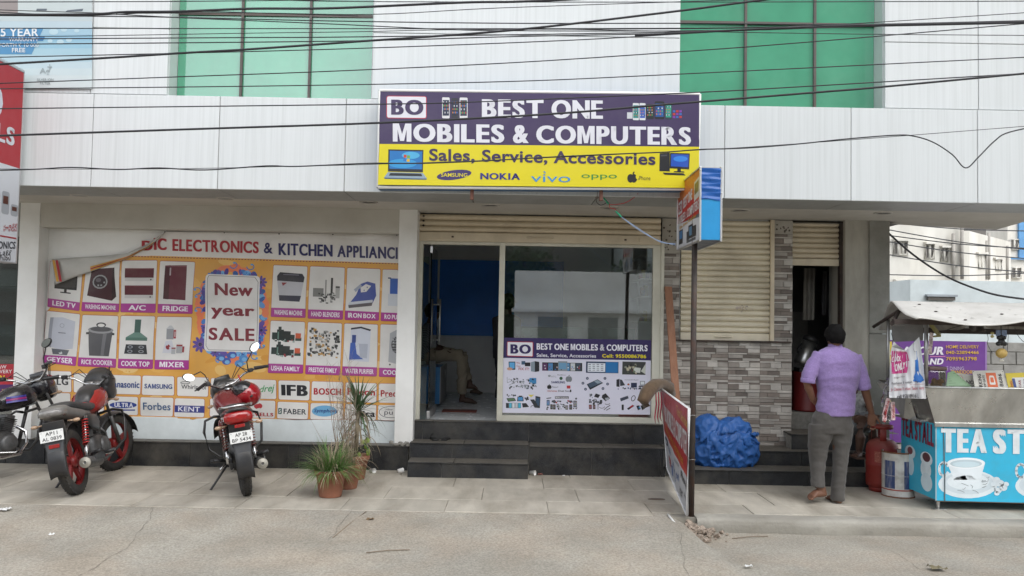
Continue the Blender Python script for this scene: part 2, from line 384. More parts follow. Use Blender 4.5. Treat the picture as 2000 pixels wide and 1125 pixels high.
# raised pavement: bed, kerb and marble slabs
pav = MB().box(-9, 9, KERB_Y+.03, 10.2, -.6, -.012).build('pavement', M_bed, kind='structure')
ORIG[pav] = V((0, 0, 0))
kb = MB()
random.seed(3)
def rough_kerb(x0, x1):
    n = int((x1-x0)/.08); f = []
    def fn(a, b):
        x = x0+(x1-x0)*a; k = noise.noise((x*4, b*3, 2))*.012 + .03*max(0, noise.noise((x*1.7, 5, b)))
        prof = [(KERB_Y-.01, -.2), (KERB_Y-.03, -.06), (KERB_Y-.015, -.016), (KERB_Y+.012, -.002), (KERB_Y+.16, .001)]
        i = min(3, int(b*4)); t = b*4-i; y = prof[i][0]*(1-t)+prof[i+1][0]*t; z = prof[i][1]*(1-t)+prof[i+1][1]*t
        return (x, y-k, z-abs(k)*.2)
    return MB().grid(fn, n, 12)
M_kerb = srf('cement_kerb', (.36, .34, .295), rough=.95, var=.2, scale=5, bump=.006, bscale=30, dirt='4b4437', dirt_amt=.6, dscale=2.5)
rough_kerb(apron_edge+.14, 6.0).build('kerb', M_kerb, pav)
rough_kerb(6.0, 9.0).build('kerb', M_kerb, pav)
x = -6.3; k = 0
edges_y = [KERB_Y+.17, 8.02, 8.62, 9.22, 9.9]
rows = [(KERB_Y+.05, 8.02), (8.02, 8.62), (8.62, 9.22), (9.22, 9.90)]
for r, (ya, yb) in enumerate(rows):
    x = -7.0 + (.31 if r % 2 else 0)
    while x < 7.2:
        wd = .92
        y0 = ya + (.115 if (r == 0 and x + wd > apron_edge+.2) else 0)
        sb = MB().box(x+.002, x+wd-.002, y0+.002, yb-.002, -.03, random.uniform(-.0015, .0025))
        if abs(x+wd/2) < 6.6: sb.build('paving_slab', M_slab, pav, bevel=.003, bseg=1)
        x += wd

# ================================================================ BUILDING
B = thing('shop_building', 'white clad two storey shop building with green glass windows and recessed shop fronts', 'building', (0, 8.2, 0))
FY = 8.2; ZS = at(1000, 380.5, FY).z; ZT = 3.84
jx0 = at(427, 280, FY).x; JW = 1.2375
def panelbox(x0, x1, y0, y1, z0, z1): return MB().box(x0+.003, x1-.003, y0, y1, z0+.003, z1-.003)
fas = MB().box(-7.9, 7.9, FY+.012, FY+.15, ZS+.01, ZT-.01).build('fascia', M_joint, B)
for i in range(-3, 8):
    x0 = jx0 + i*JW
    if x0 > 7 or x0 < -7.5: continue
    panelbox(x0, x0+JW, FY, FY+.03, ZS, ZT).build('fascia_panel', M_clad, fas, bevel=.004, bseg=1)
# upper wall
UY = FY+.02; ztop = 6.4
zj = at(250, 55, UY).z
wl = (at(328, 120, UY).x, at(727, 120, UY).x, at(1328, 120, UY).x, at(1728, 120, UY).x)
up = MB()
for a, b in ((-7.9, wl[0]), (wl[1], wl[2]), (wl[3], 7.9)): up.box(a+.01, b-.01, UY+.012, UY+.9, ZT-.3, ztop)
upw = up.build('upper_wall', M_joint, B)
splits = {0: [-7.9, at(50, 100, UY).x-1.0, at(179, 100, UY).x, wl[0]], 1: [wl[1], wl[2]], 2: [wl[3], at(1911, 130, UY).x, 7.9]}
for k, xs_ in splits.items():
    for a, b in zip(xs_, xs_[1:]):
        for z0, z1 in ((ZT+.004, zj), (zj, zj+1.24), (zj+1.24, ztop)):
            panelbox(a, b, UY, UY+.03, z0, z1).build('cladding_panel', M_clad, upw, bevel=.004, bseg=1)
# reveals (side returns of the window openings)
M_rev = srf('reveal_cladding', (.54, .57, .57), rough=.4, var=.05)
for xx, s in ((wl[0], 1), (wl[1], -1), (wl[2], 1), (wl[3], -1)):
    MB().box(xx-.008, xx+.006, UY+.031, UY+.26, ZT+.004, ztop).build('reveal_panel', M_rev, upw)
# green glazing
def green_mat(name, c):
    m = srf(name, c, rough=.018, spec=1.0, var=.16, scale=1.3, dirt='8fb79f', dirt_amt=.12, dscale=1.5); m.node_tree.nodes['Principled BSDF'].inputs['IOR'].default_value = 1.78; return m  # colour mottle painted in for uneven sky reflections
M_gl1 = green_mat('green_glass_pane', (.058, .315, .18)); M_gl2 = M_gl1
M_mull = srf('dark_mullion', (.09, .075, .07), rough=.5, dirt='5a4634', dirt_amt=.4)
GY = UY+.22
for (xa, xb, mus, zrow, m) in ((wl[0], wl[1], (473, 606), at(540, 30, GY).z, M_gl1), (wl[2], wl[3], (1455, 1590), at(1520, 47, GY).z, M_gl2)):
    xs_ = [xa+.008] + [at(q, 120, GY).x for q in mus] + [xb-.008]
    win = MB()
    for q in xs_[1:3]: win.box(q-.012, q+.012, GY-.03, GY-.001, ZT-.1, ztop)
    win.box(xs_[0], xs_[-1], GY-.02, GY-.002, zrow-.014, zrow+.014)
    win.box(xs_[0], xs_[-1], GY-.02, GY-.002, zrow+1.2, zrow+1.24)
    wo_ = win.build('window', M_mull, B)
    for a, b in zip(xs_, xs_[1:]):
        for z0, z1 in ((ZT-.1, zrow), (zrow, zrow+1.22), (zrow+1.22, ztop)):
            o = MB().box(0, b-a-.004, 0, .012, 0, z1-z0-.004)
            p = o.build('pane', m, wo_); p.location = V((a+.002, GY, z0+.002)) - ORIG[B]
            ORIG[p] = V((0,0,0))
            for v in p.data.vertices: v.co += ORIG[B]
            p.rotation_euler = (random.uniform(-.012, .012), 0, random.uniform(-.012, .012))
# roof slab of upper storey, back core so that sky cannot leak through
MB().box(-7.9, 3.8, UY+.9, 13.9, 3.1, ztop).box(3.81, 7.9, UY+.9, 9.1, 3.1, ztop).box(-7.9, 7.9, UY+.02, 9.1, ztop, ztop+.15).build('upper_core', M_wall, B)
# soffit: glossy strip then plaster
sy = 8.86
for i in range(-3, 7):
    x0 = jx0 + i*JW
    MB().box(x0+.004, x0+JW-.004, FY+.03, sy, ZS+.004, ZS+.03).build('soffit_panel', M_soffit, B)
pl = MB(); A_ = at(1735, 434, 9.85); Bp = V((at(1946, 449, 10.4).x, 10.4)); Cp = V((at(2000, 435, 9.6).x, 9.6))
pl.prism([(-7.9, sy), (7.9, sy), (7.9, 9.0), (Cp.x, Cp.y), (Bp.x, Bp.y), (3.9, 9.9), (3.9, 13.9), (-7.9, 13.9)], Matrix.Translation((0, 0, ZS+.07)), .12)
pl.build('soffit', M_plast, B)
M_lampring = srf('downlight_ring', (.46, .44, .40), rough=.5)
for px, py in ((155, 381), (440, 387), (720, 395), (958, 401), (1190, 406), (1445, 411), (1725, 416)):
    g = gnd(px, py, ZS+.008)
    MB().lathe([(.02, .004), (.075, .004), (.078, -.005), (.095, -.006), (.10, .0), (.10, .01)], Matrix.Translation((g.x, g.y, ZS+.006)), 20).build('downlight', M_lampring, B)

PF = 9.52    # pillar front plane
X = lambda px, Y, py=640: at(px, py, Y).x
Z = lambda py, Y, px=1000: at(px, py, Y).z
# plaster walls and pillars (left part)
ZP = .27     # top of black plinth
lp0, lp1 = X(30, PF), X(69, PF); cp0, cp1 = X(771, PF, 800), X(807, PF, 800)
zbeam = Z(449, PF, 420)
MB().box(lp0, lp1, PF, PF+.5, ZP, ZS+.02).build('pillar', M_wall, B, bevel=.006)
MB().box(cp0, cp1, PF, PF+.5, ZP+.01, ZS+.02).build('pillar', M_wall, B, bevel=.006)
MB().box(lp1-.02, cp0+.02, PF+.01, PF+.5, zbeam, ZS+.02).build('beam', M_plast, B, bevel=.005)
WY = 9.72
MB().box(lp1-.05, cp0+.05, WY, WY+.2, ZP-.1, zbeam+.05).build('side_wall', M_wall, B)
MB().box(lp1-.05, cp0+.05, WY-.035, WY-.001, ZP, Z(816, WY, 420)).build('dado', M_dado, B, bevel=.004)
# black granite plinth under the banner wall
def tiled(name, x0, x1, yf, z0, z1, joints, parent, depth=.02, top=None, back=None, px=True):
    """granite tiles as pieces on a grout backing; joints are X positions"""
    bk = MB().box(x0, x1, yf+.012, (back or yf+.2), z0, z1-.012).build(name, M_grout, parent)
    js = [x0] + list(joints) + [x1]
    for a, b in zip(js, js[1:]):
        if b-a > .02: MB().box(a+.0025, b-.0025, yf, yf+depth, z0+.001, z1-.003).build('granite_tile', M_gran, bk, bevel=.002, bseg=1)
    if top:
        js2 = [x0] + [j+.13 for j in joints if x0 < j+.13 < x1] + [x1]
        for a, b in zip(js2, js2[1:]):
            if b-a > .02: MB().box(a+.002, b-.002, yf-.008, top, z1-.002, z1+.016).build('granite_tile', M_gran, bk, bevel=.003, bseg=1)
    return bk
pj = [X(p, 9.58, 880) for p in (20, 95, 180, 265, 377, 480, 567, 588, 690)]
tiled('plinth', -7.5, X(797, 9.5, 880), 9.5, -.05, ZP-.01, pj, B, top=9.74)
# main steps
tiled('step', X(796, 9.12, 900), X(1032, 9.12, 900), 9.12, -.05, .15, [X(862, 9.12, 915)], B, top=9.40)
tiled('step', X(799, 9.40, 900), X(1032.5, 9.40, 900), 9.402, .10, .315, [X(883, 9.4, 870)], B, top=9.70)
tiled('step', X(1033, 9.40, 900), X(1300, 9.40, 900), 9.395, -.05, .30, [X(1156, 9.4, 900), X(1290, 9.4, 900)], B, top=9.70)
tiled('step', X(803, 9.68, 840), X(1300, 9.68, 840), 9.68, .28, .525, [X(825, 9.68, 840), X(1033, 9.68, 840), X(1238, 9.68, 840)], B, top=9.80, back=9.9)
# right steps
rx0 = X(1330, 9.0)
tiled('step', rx0, 6.0, 9.02, -.05, .14, [X(1425, 9, 930), X(1580, 9, 930), X(1700, 9, 930)], B, top=9.36)
tiled('step', X(1300, 9.36), X(1690, 9.36), 9.362, .12, .30, [X(1443, 9.36, 890), X(1566, 9.36, 890)], B, top=9.95)
tiled('step', X(1547, 9.5), X(1700, 9.5), 9.50, .30, .47, [X(1600, 9.5, 860)], B, top=9.98)
# crumbled plaster at the foot of the central pillar
pb = MB()
for i in range(26):
    px = random.uniform(764, 806); c = V((X(px, 9.5, 860), 9.50, ZP + .01 + random.uniform(0, .035)))
    pb.ell(c, random.uniform(.008, .03), .012, random.uniform(.008, .022), 7)
pb.build('crumbled_plaster', M_grout, B, kind='stuff')

# ---- shop opening
SY = 9.80; FZ = .53
sx0, sx1 = X(815, SY, 640), X(1292, SY, 640)
# roller shutter above the opening
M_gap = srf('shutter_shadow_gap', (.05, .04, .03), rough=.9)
def shutter(px0, px1, ytop, ybot, Y, m, rail, slat_px, parent, refx):
    x0, x1 = X(px0, Y, (ytop+ybot)/2), X(px1, Y, (ytop+ybot)/2)
    z1 = Z(ytop, Y, refx); z0 = Z(ybot, Y, refx); zr = Z(rail, Y, refx)
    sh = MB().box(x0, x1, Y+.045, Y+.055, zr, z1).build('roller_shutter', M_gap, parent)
    h = slat_px * Y / FPX; n = max(1, round((z1-zr)/h)); h = (z1-zr)/n
    prof = [(.038, .0), (.030, .004), (.010, h*.22), (.0, h*.5), (.008, h*.8), (.026, h*.97), (.04, h*.985)]
    s = MB(); s.smooth = True; s.grid(lambda a, b: (a*(x1-x0), prof[min(6, round(b*6))][0], prof[min(6, round(b*6))][1]), 1, 6)
    me = s.mesh('slat', m)
    for i in range(n): inst(me, 'slat', sh, (x0, Y, zr+i*h))
    r = MB().box(x0, x1, Y+.0, Y+.045, z0, zr-.004).build('bottom_rail', m, sh, bevel=.004)
    return sh, x0, x1, z0, zr, z1
sh1, a0, a1, z0, zr, z1 = shutter(815, 1291, 421, 474, SY-.07, M_shut, 456, 10.5, B, 1053)
hb = MB()
def handle(mb, xc, y, z, wd=.12):
    mb.tube([(xc-wd/2, y, z), (xc-wd/2+.01, y-.02, z), (xc+wd/2-.01, y-.02, z), (xc+wd/2, y, z)], .006, 6)
handle(hb, X(1052, 9.7), SY-.075, (z0+zr)/2, .3)
for p in (848, 1256): hb.box(X(p, 9.7)-.05, X(p, 9.7)+.05, SY-.082, SY-.07, (z0+zr)/2-.025, (z0+zr)/2+.025)
hb.build('shutter_lock', M_shut, sh1)
bl = MB()
for i in range(3): bl.ell(V((X(827, 9.7, 420), SY-.075, z1-.03-.055*i)), .014, .01, .012, 8)
for p in (880, 1220): bl.box(X(p, 9.7)-.012, X(p, 9.7)+.012, SY-.08, SY-.07, (z0+zr)/2-.012, (z0+zr)/2+.006)
bl.build('rust_patch', M_rust, sh1)
# lintel above
MB().box(cp1, 4.02, SY-.09, SY+.4, Z(415, SY-.08, 1050)+.0, ZS+.03).build('lintel', M_plast, B)
# glazed front frame
zt = Z(480, SY, 1050)
mx = X(979, SY, 640)
fr = thing  # alias kept simple
front = MB()
front.box(sx0-.02, sx0+.05, SY-.02, SY+.06, FZ, zt+.03)
front.box(sx1-.11, sx1-.02, SY-.02, SY+.06, FZ, zt+.03).box(sx1-.02, sx1+.02, SY-.035, SY+.06, FZ, zt+.06)
front.box(mx-.035, mx+.03, SY-.022, SY+.06, FZ, zt+.03)
front.box(sx0, sx1, SY-.018, SY+.058, zt-.005, zt+.05)
front.box(mx+.03, sx1-.11, SY-.018, SY+.058, FZ+.0, FZ+.075)
fro = front.build('shop_front', M_frame, B, bevel=.004)
M_glass = glass('shop_glass', (.90, .94, .93), 1.55, 3.9, .012)
MB().box(mx+.03, sx1-.11, SY+.012, SY+.018, FZ+.06, zt).build('glass_pane', M_glass, fro)
M_dglass = glass('door_glass', (.84, .90, .88), 1.5, 1.3)
MB().box(sx0+.05, X(835, SY), SY+.012, SY+.018, FZ+.01, zt-.15).build('glass_pane', M_dglass, fro)
# opened glass door leaf
dx = X(838, SY+.03, 700)
door = MB().box(dx-.006, dx+.006, SY+.06, SY+.86, FZ+.08, zt-.02).build('glass_door', M_dglass, B)
MB().box(dx-.018, dx+.018, SY+.05, SY+.88, FZ+.012, FZ+.10).box(dx-.015, dx+.015, SY+.04, SY+.16, zt-.10, zt-.02).build('door_rail', M_alu, door, bevel=.003)
hh = MB()
for s in (-1, 1):
    hx = dx + s*.055
    hh.tube([(hx, SY+.74, 1.38), (hx, SY+.74, 1.95)], .012, 8)
    for zz in (1.44, 1.88): hh.tube([(dx, SY+.74, zz), (hx, SY+.74, zz)], .008, 6)
hh.build('door_handle', M_alu, door)
# shop room
M_room = srf('shop_room_paint', (.80, .81, .80), rough=.7, var=.05)
M_blue = srf('blue_wall_board', (.02, .22, .78), rough=.45, var=.10, scale=2)
M_ftile = srf('shop_floor_tile', (.78, .80, .80), rough=.25, var=.05)
ZC = 2.93; BY = 13.8
ra, rb = sx0-.25, 3.0
room = MB()
room.quad((ra, SY+.06, 3.1), (ra, BY, 3.1), (ra, BY, FZ-.05), (ra, SY+.06, FZ-.05))
room.quad((rb, SY+.06, 3.1), (rb, BY, 3.1), (rb, BY, FZ-.05), (rb, SY+.06, FZ-.05))
room.quad((ra, BY, FZ-.05), (rb, BY, FZ-.05), (rb, BY, 3.1), (ra, BY, 3.1))
room.quad((ra, SY+.06, 3.05), (rb, SY+.06, 3.05), (rb, BY, 3.05), (ra, BY, 3.05))
room.quad((sx1-.0, SY+.06, 3.1), (rb, SY+.06, 3.1), (rb, SY+.06, FZ-.05), (sx1, SY+.06, FZ-.05))
rm = room.build('shop_room', M_room, B)
MB().box(ra, rb, 9.80, BY, FZ-.06, FZ).build('shop_floor', M_ftile, B)
MB().box(X(858, BY-.03, 580), X(1100, BY, 580), BY-.03, BY-.005, Z(655, BY, 900), Z(508, BY, 900)).build('wall_board', M_blue, rm)
bx = ra + .012
MB().box(bx-.01, bx+.02, 11.6, 13.2, 1.45, 2.55).build('wall_board', M_blue, rm)
MB().box(ra, rb, 12.0, 12.25, 2.85, 3.05).build('ceiling_beam', M_room, rm)

# ---- tile clad pier between shops, shutters, doorway
TY = 9.80
tx0, tx1 = X(1293, TY), X(1547, TY)
p1a, p1b = X(1293, TY, 480), X(1328, TY, 480); p2a, p2b = X(1510, TY, 480), X(1548, TY, 480)
ztw = Z(668, TY, 1430)      # top of low tiled wall (sill ledge)
M_core = srf('pier_core', (.22, .21, .19), rough=.95, var=.2, bump=.003)
tw = MB().box(tx0, tx1, TY+.014, TY+.25, .28, ztw).box(p1a, p1b, TY+.014, TY+.2, ztw, ZS).box(p2a, p2b, TY+.014, TY+.2, ztw, ZS).build('tiled_wall', M_core, B)
M_st = [srf('stone_%s' % n, c, rough=.8, var=.18, scale=7, bump=.002, bscale=45, rand=.12) for n, c in
        (('pale', (.49, .46, .42)), ('light', (.38, .35, .315)), ('mid', (.29, .26, .23)), ('brown', (.22, .185, .16)), ('dark', (.165, .14, .122)))]
for m in M_st: m.name = m.name
random.seed(11)
stn = {}
def stone(x0, x1, z0, z1, parent, shade):
    d = random.choice((0, .004, .008, .012)); wq = round((x1-x0)*50); hq = round((z1-z0)*100)
    key = (wq, hq, shade)
    if key not in stn:
        b = MB().box(.0015, (x1-x0)-.0015, 0, .03, .0015, (z1-z0)-.0015)
        bm = bmesh.new(); me = b.mesh('stone', M_st[shade]); bm.from_mesh(me)
        bmesh.ops.bevel(bm, geom=[e for e in bm.edges if all(v.co.y < .001 for v in e.verts)], offset=.0022, segments=1, affect='EDGES'); bm.to_mesh(me); bm.free(); stn[key] = me
    me = stn[key]; dims = [max(v.co[i] for v in me.vertices) + .0015 for i in (0, 2)]
    o = inst(me, 'stone', parent, (x0, TY-.012+d, z0)); o.scale = ((x1-x0)/dims[0], 1, (z1-z0)/dims[1])
# one stone pattern panel: rows of different heights, split differently
PW, PH = 62*TY/FPX, 42.5*TY/FPX
# fractions of panel height for the rows, x cuts, shade (0 pale .. 4 dark)
PAT = [(.17, [(0, .46, 1), (.46, 1, 3)]), (.08, [(0, .6, 0), (.6, 1, 2)]), (.19, [(0, .24, 3), (.24, .62, 4), (.62, 1, 1)]), (.13, [(0, .54, 2), (.54, 1, 0)]), (.24, [(0, .34, 2), (.34, .68, 0), (.68, 1, 1)]), (.07, [(0, .66, 0), (.66, 1, 4)]), (.12, [(0, .45, 3), (.45, 1, 1)])]
big = []
def panel(x0, z0, x1, z1, cut0=0, cut1=1):
    z = z0
    for fh, cells in PAT:
        zn = z + PH*fh
        if z >= z1-.006: break
        for a, b, sh in cells:
            xa, xb = x0+PW*a, min(x0+PW*b, x1)
            if xb-xa < .012: continue
            if random.random() < .25: sh = max(0, min(4, sh + random.choice((-1, 1))))
            big.append((xa, xb, z, min(zn, z1), sh))
        z = zn
z = .30
while z < ztw-.02:
    x = p1a
    xs_ = [p1a, X(1360.5, TY), X(1422.5, TY), X(1484.5, TY)]
    for q in xs_: panel(q, z, min(q+PW, tx1) if q != p1a else X(1360.5, TY), ztw)
    z += PH
for (a, b, zt_) in ((p1a, p1b, Z(495, TY, 1310)), (p2a, p2b, Z(457, TY, 1530))):
    z = ztw
    while z < zt_-.02: panel(a, z, b, zt_); z += PH
big.sort(key=lambda s: -(s[1]-s[0])*(s[3]-s[2]))
for s in big[:298]: stone(s[0], s[1], s[2], s[3], tw, s[4])
rest = MB(); rest_m = {}
for s in big[298:]:
    rest.mi = s[4]; rest.box(s[0]+.0015, s[1]-.0015, TY-.008, TY+.02, s[2]+.0015, s[3]-.0015)
rest.build('stone_chips', M_st, tw, kind='stuff')
# rough plaster heads of the piers with chipped holes
M_head = srf('chipped_plaster', (.40, .375, .33), rough=.95, var=.15, bump=.004, bscale=25)
M_hole = srf('chip_hollow', (.10, .085, .07), rough=1)
for (a, b, zz) in ((p1a, p1b, Z(495, TY, 1310)), (p2a, p2b, Z(457, TY, 1530))):
    hd = MB().box(a, b, TY-.004, TY+.02, zz, ZS).build('plaster_head', M_head, B)
    c = MB()
    for i in range(22 if zz < 2.6 else 11):
        cx, cz = random.uniform(a+.02, b-.02), random.uniform(zz+.02, ZS-.05)
        c.ell(V((cx, TY-.003, cz)), random.uniform(.006, .017), .004, random.uniform(.006, .015), 7, Matrix.Rotation(random.uniform(0, 3), 3, 'Y'))
    c.build('chip_hole', M_hole, hd, kind='stuff')
# sill ledge
MB().box(X(1306, TY-.05, 668), X(1546, TY-.05, 668), TY-.045, TY+.1, ztw, ztw+.018).build('sill', M_rust, B)
sh2, b0, b1, c0, cr, c1 = shutter(1330, 1503, 430, 666, TY+.01, M_shut2, 650, 11.3, B, 1418)
hb = MB(); handle(hb, X(1413, TY), TY+.008, (c0+cr)/2, .2); hb.box(X(1468, TY)-.03, X(1468, TY)+.04, TY-.002, TY+.012, (c0+cr)/2-.02, (c0+cr)/2+.02); hb.build('shutter_lock', M_shut2, sh2)
MB().box(X(1504, TY, 540), X(1511, TY, 540), TY-.03, TY+.02, ztw+.02, Z(430, TY, 1507)).build('shutter_guide', M_shut, sh2)
sp = MB()
M_scrap = srf('torn_sticker', (.50, .42, .38), rough=.8, var=.5, scale=40)
for i in range(26):
    cx, cz = X(1451, TY, 602) + random.gauss(0, .045), Z(602, TY, 1451) + random.gauss(0, .018)
    sp.quad(*[(cx+random.uniform(-.02, .02), TY-.002-i*.0003, cz+random.uniform(-.012, .012)) for _ in range(4)])
sp.build('sticker_scrap', M_scrap, sh2, kind='stuff')
# column
cy = 9.74
c0x, c1x, c2x = X(1650, cy+.02, 600), X(1698, cy, 600), X(1738, cy, 600)
MB().box(c0x, c1x+.01, cy+.02, cy+.45, -.05, ZS+.02).build('column', M_col, B, bevel=.008)
MB().box(c1x, c2x, cy, cy+.5, -.05, Z(652, cy, 1715)-.003).box(c1x, c2x, cy-.004, cy+.5, Z(652, cy, 1715)+.003, ZS+.02).build('column', M_col2, B, bevel=.008)
# doorway with shutter
sh3, *_ = shutter(1548, 1649, 433, 519, TY+.06, M_shut, 505, 11.0, B, 1598)
M_dark = srf('dark_room_grey', (.16, .155, .15), rough=.9, var=.25, scale=2)  # dark grey colour on the back room walls
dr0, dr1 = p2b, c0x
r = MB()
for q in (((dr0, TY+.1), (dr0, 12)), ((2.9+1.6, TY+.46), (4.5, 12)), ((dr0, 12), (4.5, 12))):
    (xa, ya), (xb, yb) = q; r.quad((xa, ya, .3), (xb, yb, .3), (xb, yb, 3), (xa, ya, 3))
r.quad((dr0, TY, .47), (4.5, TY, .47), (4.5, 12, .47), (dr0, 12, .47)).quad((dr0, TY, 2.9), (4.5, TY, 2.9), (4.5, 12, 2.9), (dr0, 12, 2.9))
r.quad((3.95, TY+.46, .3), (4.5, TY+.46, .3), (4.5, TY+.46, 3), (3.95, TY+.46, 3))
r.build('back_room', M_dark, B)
MB().box(X(1629, TY+.5, 600), c0x+.02, TY+.45, TY+.5, .47, 2.55).build('door_panel', srf('grey_door', (.30, .30, .28), rough=.7), B)
MB().box(c0x-.03, c0x+.003, TY+.02, TY+.1, .47, ZS).build('shutter_guide', M_rust, sh3)
# left neighbouring shop front
MB().box(-7.9, lp0, PF+.01, PF+.5, 2.55, ZS+.02).box(-7.9, lp0, 9.56, 9.8, .2, .32).build('neighbour_front', M_soffit, B)
sh = MB()
for i in range(7): sh.box(-7.9, lp0, 10.0, 10.5, .5+.3*i, .52+.3*i)
sh.box(-7.9, lp0+.3, 10.6, 10.7, .2, 3)
sh.build('display_shelf', srf('display_dark', (.10, .12, .12), rough=.4), B)
MB().box(-7.9, lp0, 9.60, 9.61, .32, 2.55).build('glass_pane', M_glass, B)
# ================================================================ SHOP SIGN OVER THE DOOR
PURP, YEL, WHT = '43325f', 'f2e205', 'f3f3fb'
def crop(ox, oy, sc): return lambda x, y: (ox + x/sc, oy + y/sc)
def lerp(a, b, t): return a*(1-t) + b*t
# sign corners measured in the picture and laid on a plane 8.0 m away
sq = [at(739, 176, 7.97), at(1369.5, 183, 7.97), at(1365, 370, 7.99), at(735.5, 366, 7.99)]
sgn = thing('shop_sign', 'purple and yellow lit box sign reading BEST ONE MOBILES & COMPUTERS fixed on the white fascia', 'sign', (sq[3]+sq[2])/2 + V((0, .1, 0)))
def sfn(x, y): # crop-2 coordinates of the photo study
    px, py = 720 + x/2.857, 160 + y/2.857; return at(px, py, 7.965)
b = MB(); n = len(b.v)
b.v += sq + [q + V((0, .2, 0)) for q in sq]
for f in ((0,3,2,1),(4,5,6,7),(0,1,5,4),(1,2,6,5),(2,3,7,6),(3,0,4,7)): b.face(f)
b.build('sign_box', srf('sign_back_blue', (.05, .13, .26), rough=.5), sgn)
fr_ = MB()
for a_, b_ in ((0, 1), (1, 2), (2, 3), (3, 0)):
    p, q = sq[a_], sq[b_]; c = sum(sq, V((0, 0, 0)))/4
    fr_.tube([p + (c-p).normalized()*.012, q + (c-q).normalized()*.012], .017, 4, flat=.8)
fr_.build('sign_frame', M_white, sgn, bevel=.003)
A = Art(sfn, (0, -1, 0), .0006); A.step = None
yl = lambda x: 0.0
A.q4([(60, 50), (1850, 70), (1845, 362), (60, 346)], PURP, 1); A.q4([(60, 346), (1845, 362), (1842, 592), (52, 574)], YEL, 1)
def srr(x0, y0, x1, y1, r, c, l): A.rr([(x0, y0), (x1, y0+(x1-x0)*.011), (x1, y1+(x1-x0)*.011), (x0, y1)], r, c, l)
def st(s, x0, y0, x1, y1, c, l=6, bold=.02, sh=0, slope=.0115, sp=1.0):
    d = (x1-x0)*slope; A.text(s, [(x0, y0), (x1, y0+d), (x1, y1+d), (x0, y1)], c, l, bold, sh, sp)
srr(99, 77, 324, 203, 14, 'c92b4a', 2); srr(103, 81, 320, 199, 10, WHT, 3)
st('BO', 126, 99, 306, 183, PURP, 6, .045)
st('BEST', 632, 97, 976, 199, WHT, 6, .042); st('ONE', 1020, 101, 1307, 203, WHT, 6, .042)
st('MOBILES', 135, 232, 757, 333, WHT, 6, .042); st('&', 805, 241, 893, 342, WHT, 6, .042); st('COMPUTERS', 935, 243, 1798, 343, WHT, 6, .042)
st('Sales, Service, Accessories', 338, 372, 1600, 452, '3b2a55', 6, .026, slope=.019)
def phone(x, y, w_, h_, body, scr, l=3, home=True):
    A.rr([(x, y), (x+w_, y+1), (x+w_, y+h_), (x, y+h_-1)], w_*.16, body, l)
    A.rect(x+w_*.08, y+h_*.13, x+w_*.92, y+h_*.87, scr, l+1)
    cs = ['3f7fd0', '58b86a', 'd8d8e0', 'e08a3a', 'cf4a4a', '2c3550']
    for i in range(4):
        for j in range(4):
            A.rect(x+w_*(.14+.19*i), y+h_*(.19+.165*j), x+w_*(.26+.19*i), y+h_*(.27+.165*j), cs[(i*3+j*5+int(x)) % 6], l+2)
phone(410, 86, 42, 118, 'f0f0f2', '26304a'); phone(462, 90, 40, 112, '30303c', '1b2540'); phone(508, 87, 44, 118, 'f0f0f2', '26304a')
A.rect(1442, 170, 1472, 205, 'd9dde2', 3)
phone(1474, 118, 34, 96, 'e9edf0', '1d8f8a'); phone(1511, 118, 34, 96, 'e9edf0', '2f5fc0'); phone(1549, 124, 42, 84, '1c1c24', '14302a')
phone(1596, 108, 54, 100, '15151c', '1b58a0'); phone(1655, 118, 36, 92, '2b3b46', '2aa58d'); 
for i in range(3):
    for j in range(3): A.rect(1697+i*18, 158+j*16, 1711+i*18, 170+j*16, ('3a6fc0', 'c8383c', '8a3fb0')[(i+j) % 3], 3)
# laptop
A.q4([(110, 376), (306, 380), (303, 505), (108, 500)], '22262e', 2); A.q4([(118, 384), (300, 388), (298, 488), (116, 484)], '1f7fcb', 3)
A.ell(190, 455, 80, 26, '3aa6e6', 4); A.ell(235, 410, 50, 20, '55bdee', 4)
for c, dx_, dy_ in (('d8452b', 0, 0), ('7cb53c', 19, 3), ('2c7bd0', -2, 20), ('f0c030', 17, 23)): A.q4([(197+dx_, 406+dy_), (213+dx_, 408+dy_), (211+dx_, 424+dy_), (195+dx_, 422+dy_)], c, 5)
A.q4([(108, 503), (303, 508), (326, 540), (86, 534)], '9fb4c4', 3); A.q4([(122, 508), (294, 512), (300, 527), (112, 523)], '2a3038', 4); A.q4([(86, 534), (326, 540), (322, 546), (90, 541)], '4f6a86', 4)
# desktop
A.q4([(1624, 398), (1680, 394), (1680, 500), (1622, 498)], '16161c', 3); A.q4([(1630, 408), (1665, 406), (1665, 414), (1630, 416)], '4a4a52', 4)
A.q4([(1682, 396), (1792, 399), (1788, 488), (1680, 482)], '17181c', 4); A.q4([(1688, 403), (1786, 406), (1783, 476), (1686, 471)], '0f55c4', 5); A.ell(1740, 430, 40, 16, '2f8df0', 6)
A.rect(1722, 484, 1742, 500, '17181c', 4); A.q4([(1704, 498), (1760, 500), (1762, 506), (1702, 504)], '17181c', 5)
A.q4([(1640, 506), (1756, 510), (1768, 522), (1652, 518)], '1c1c22', 5)
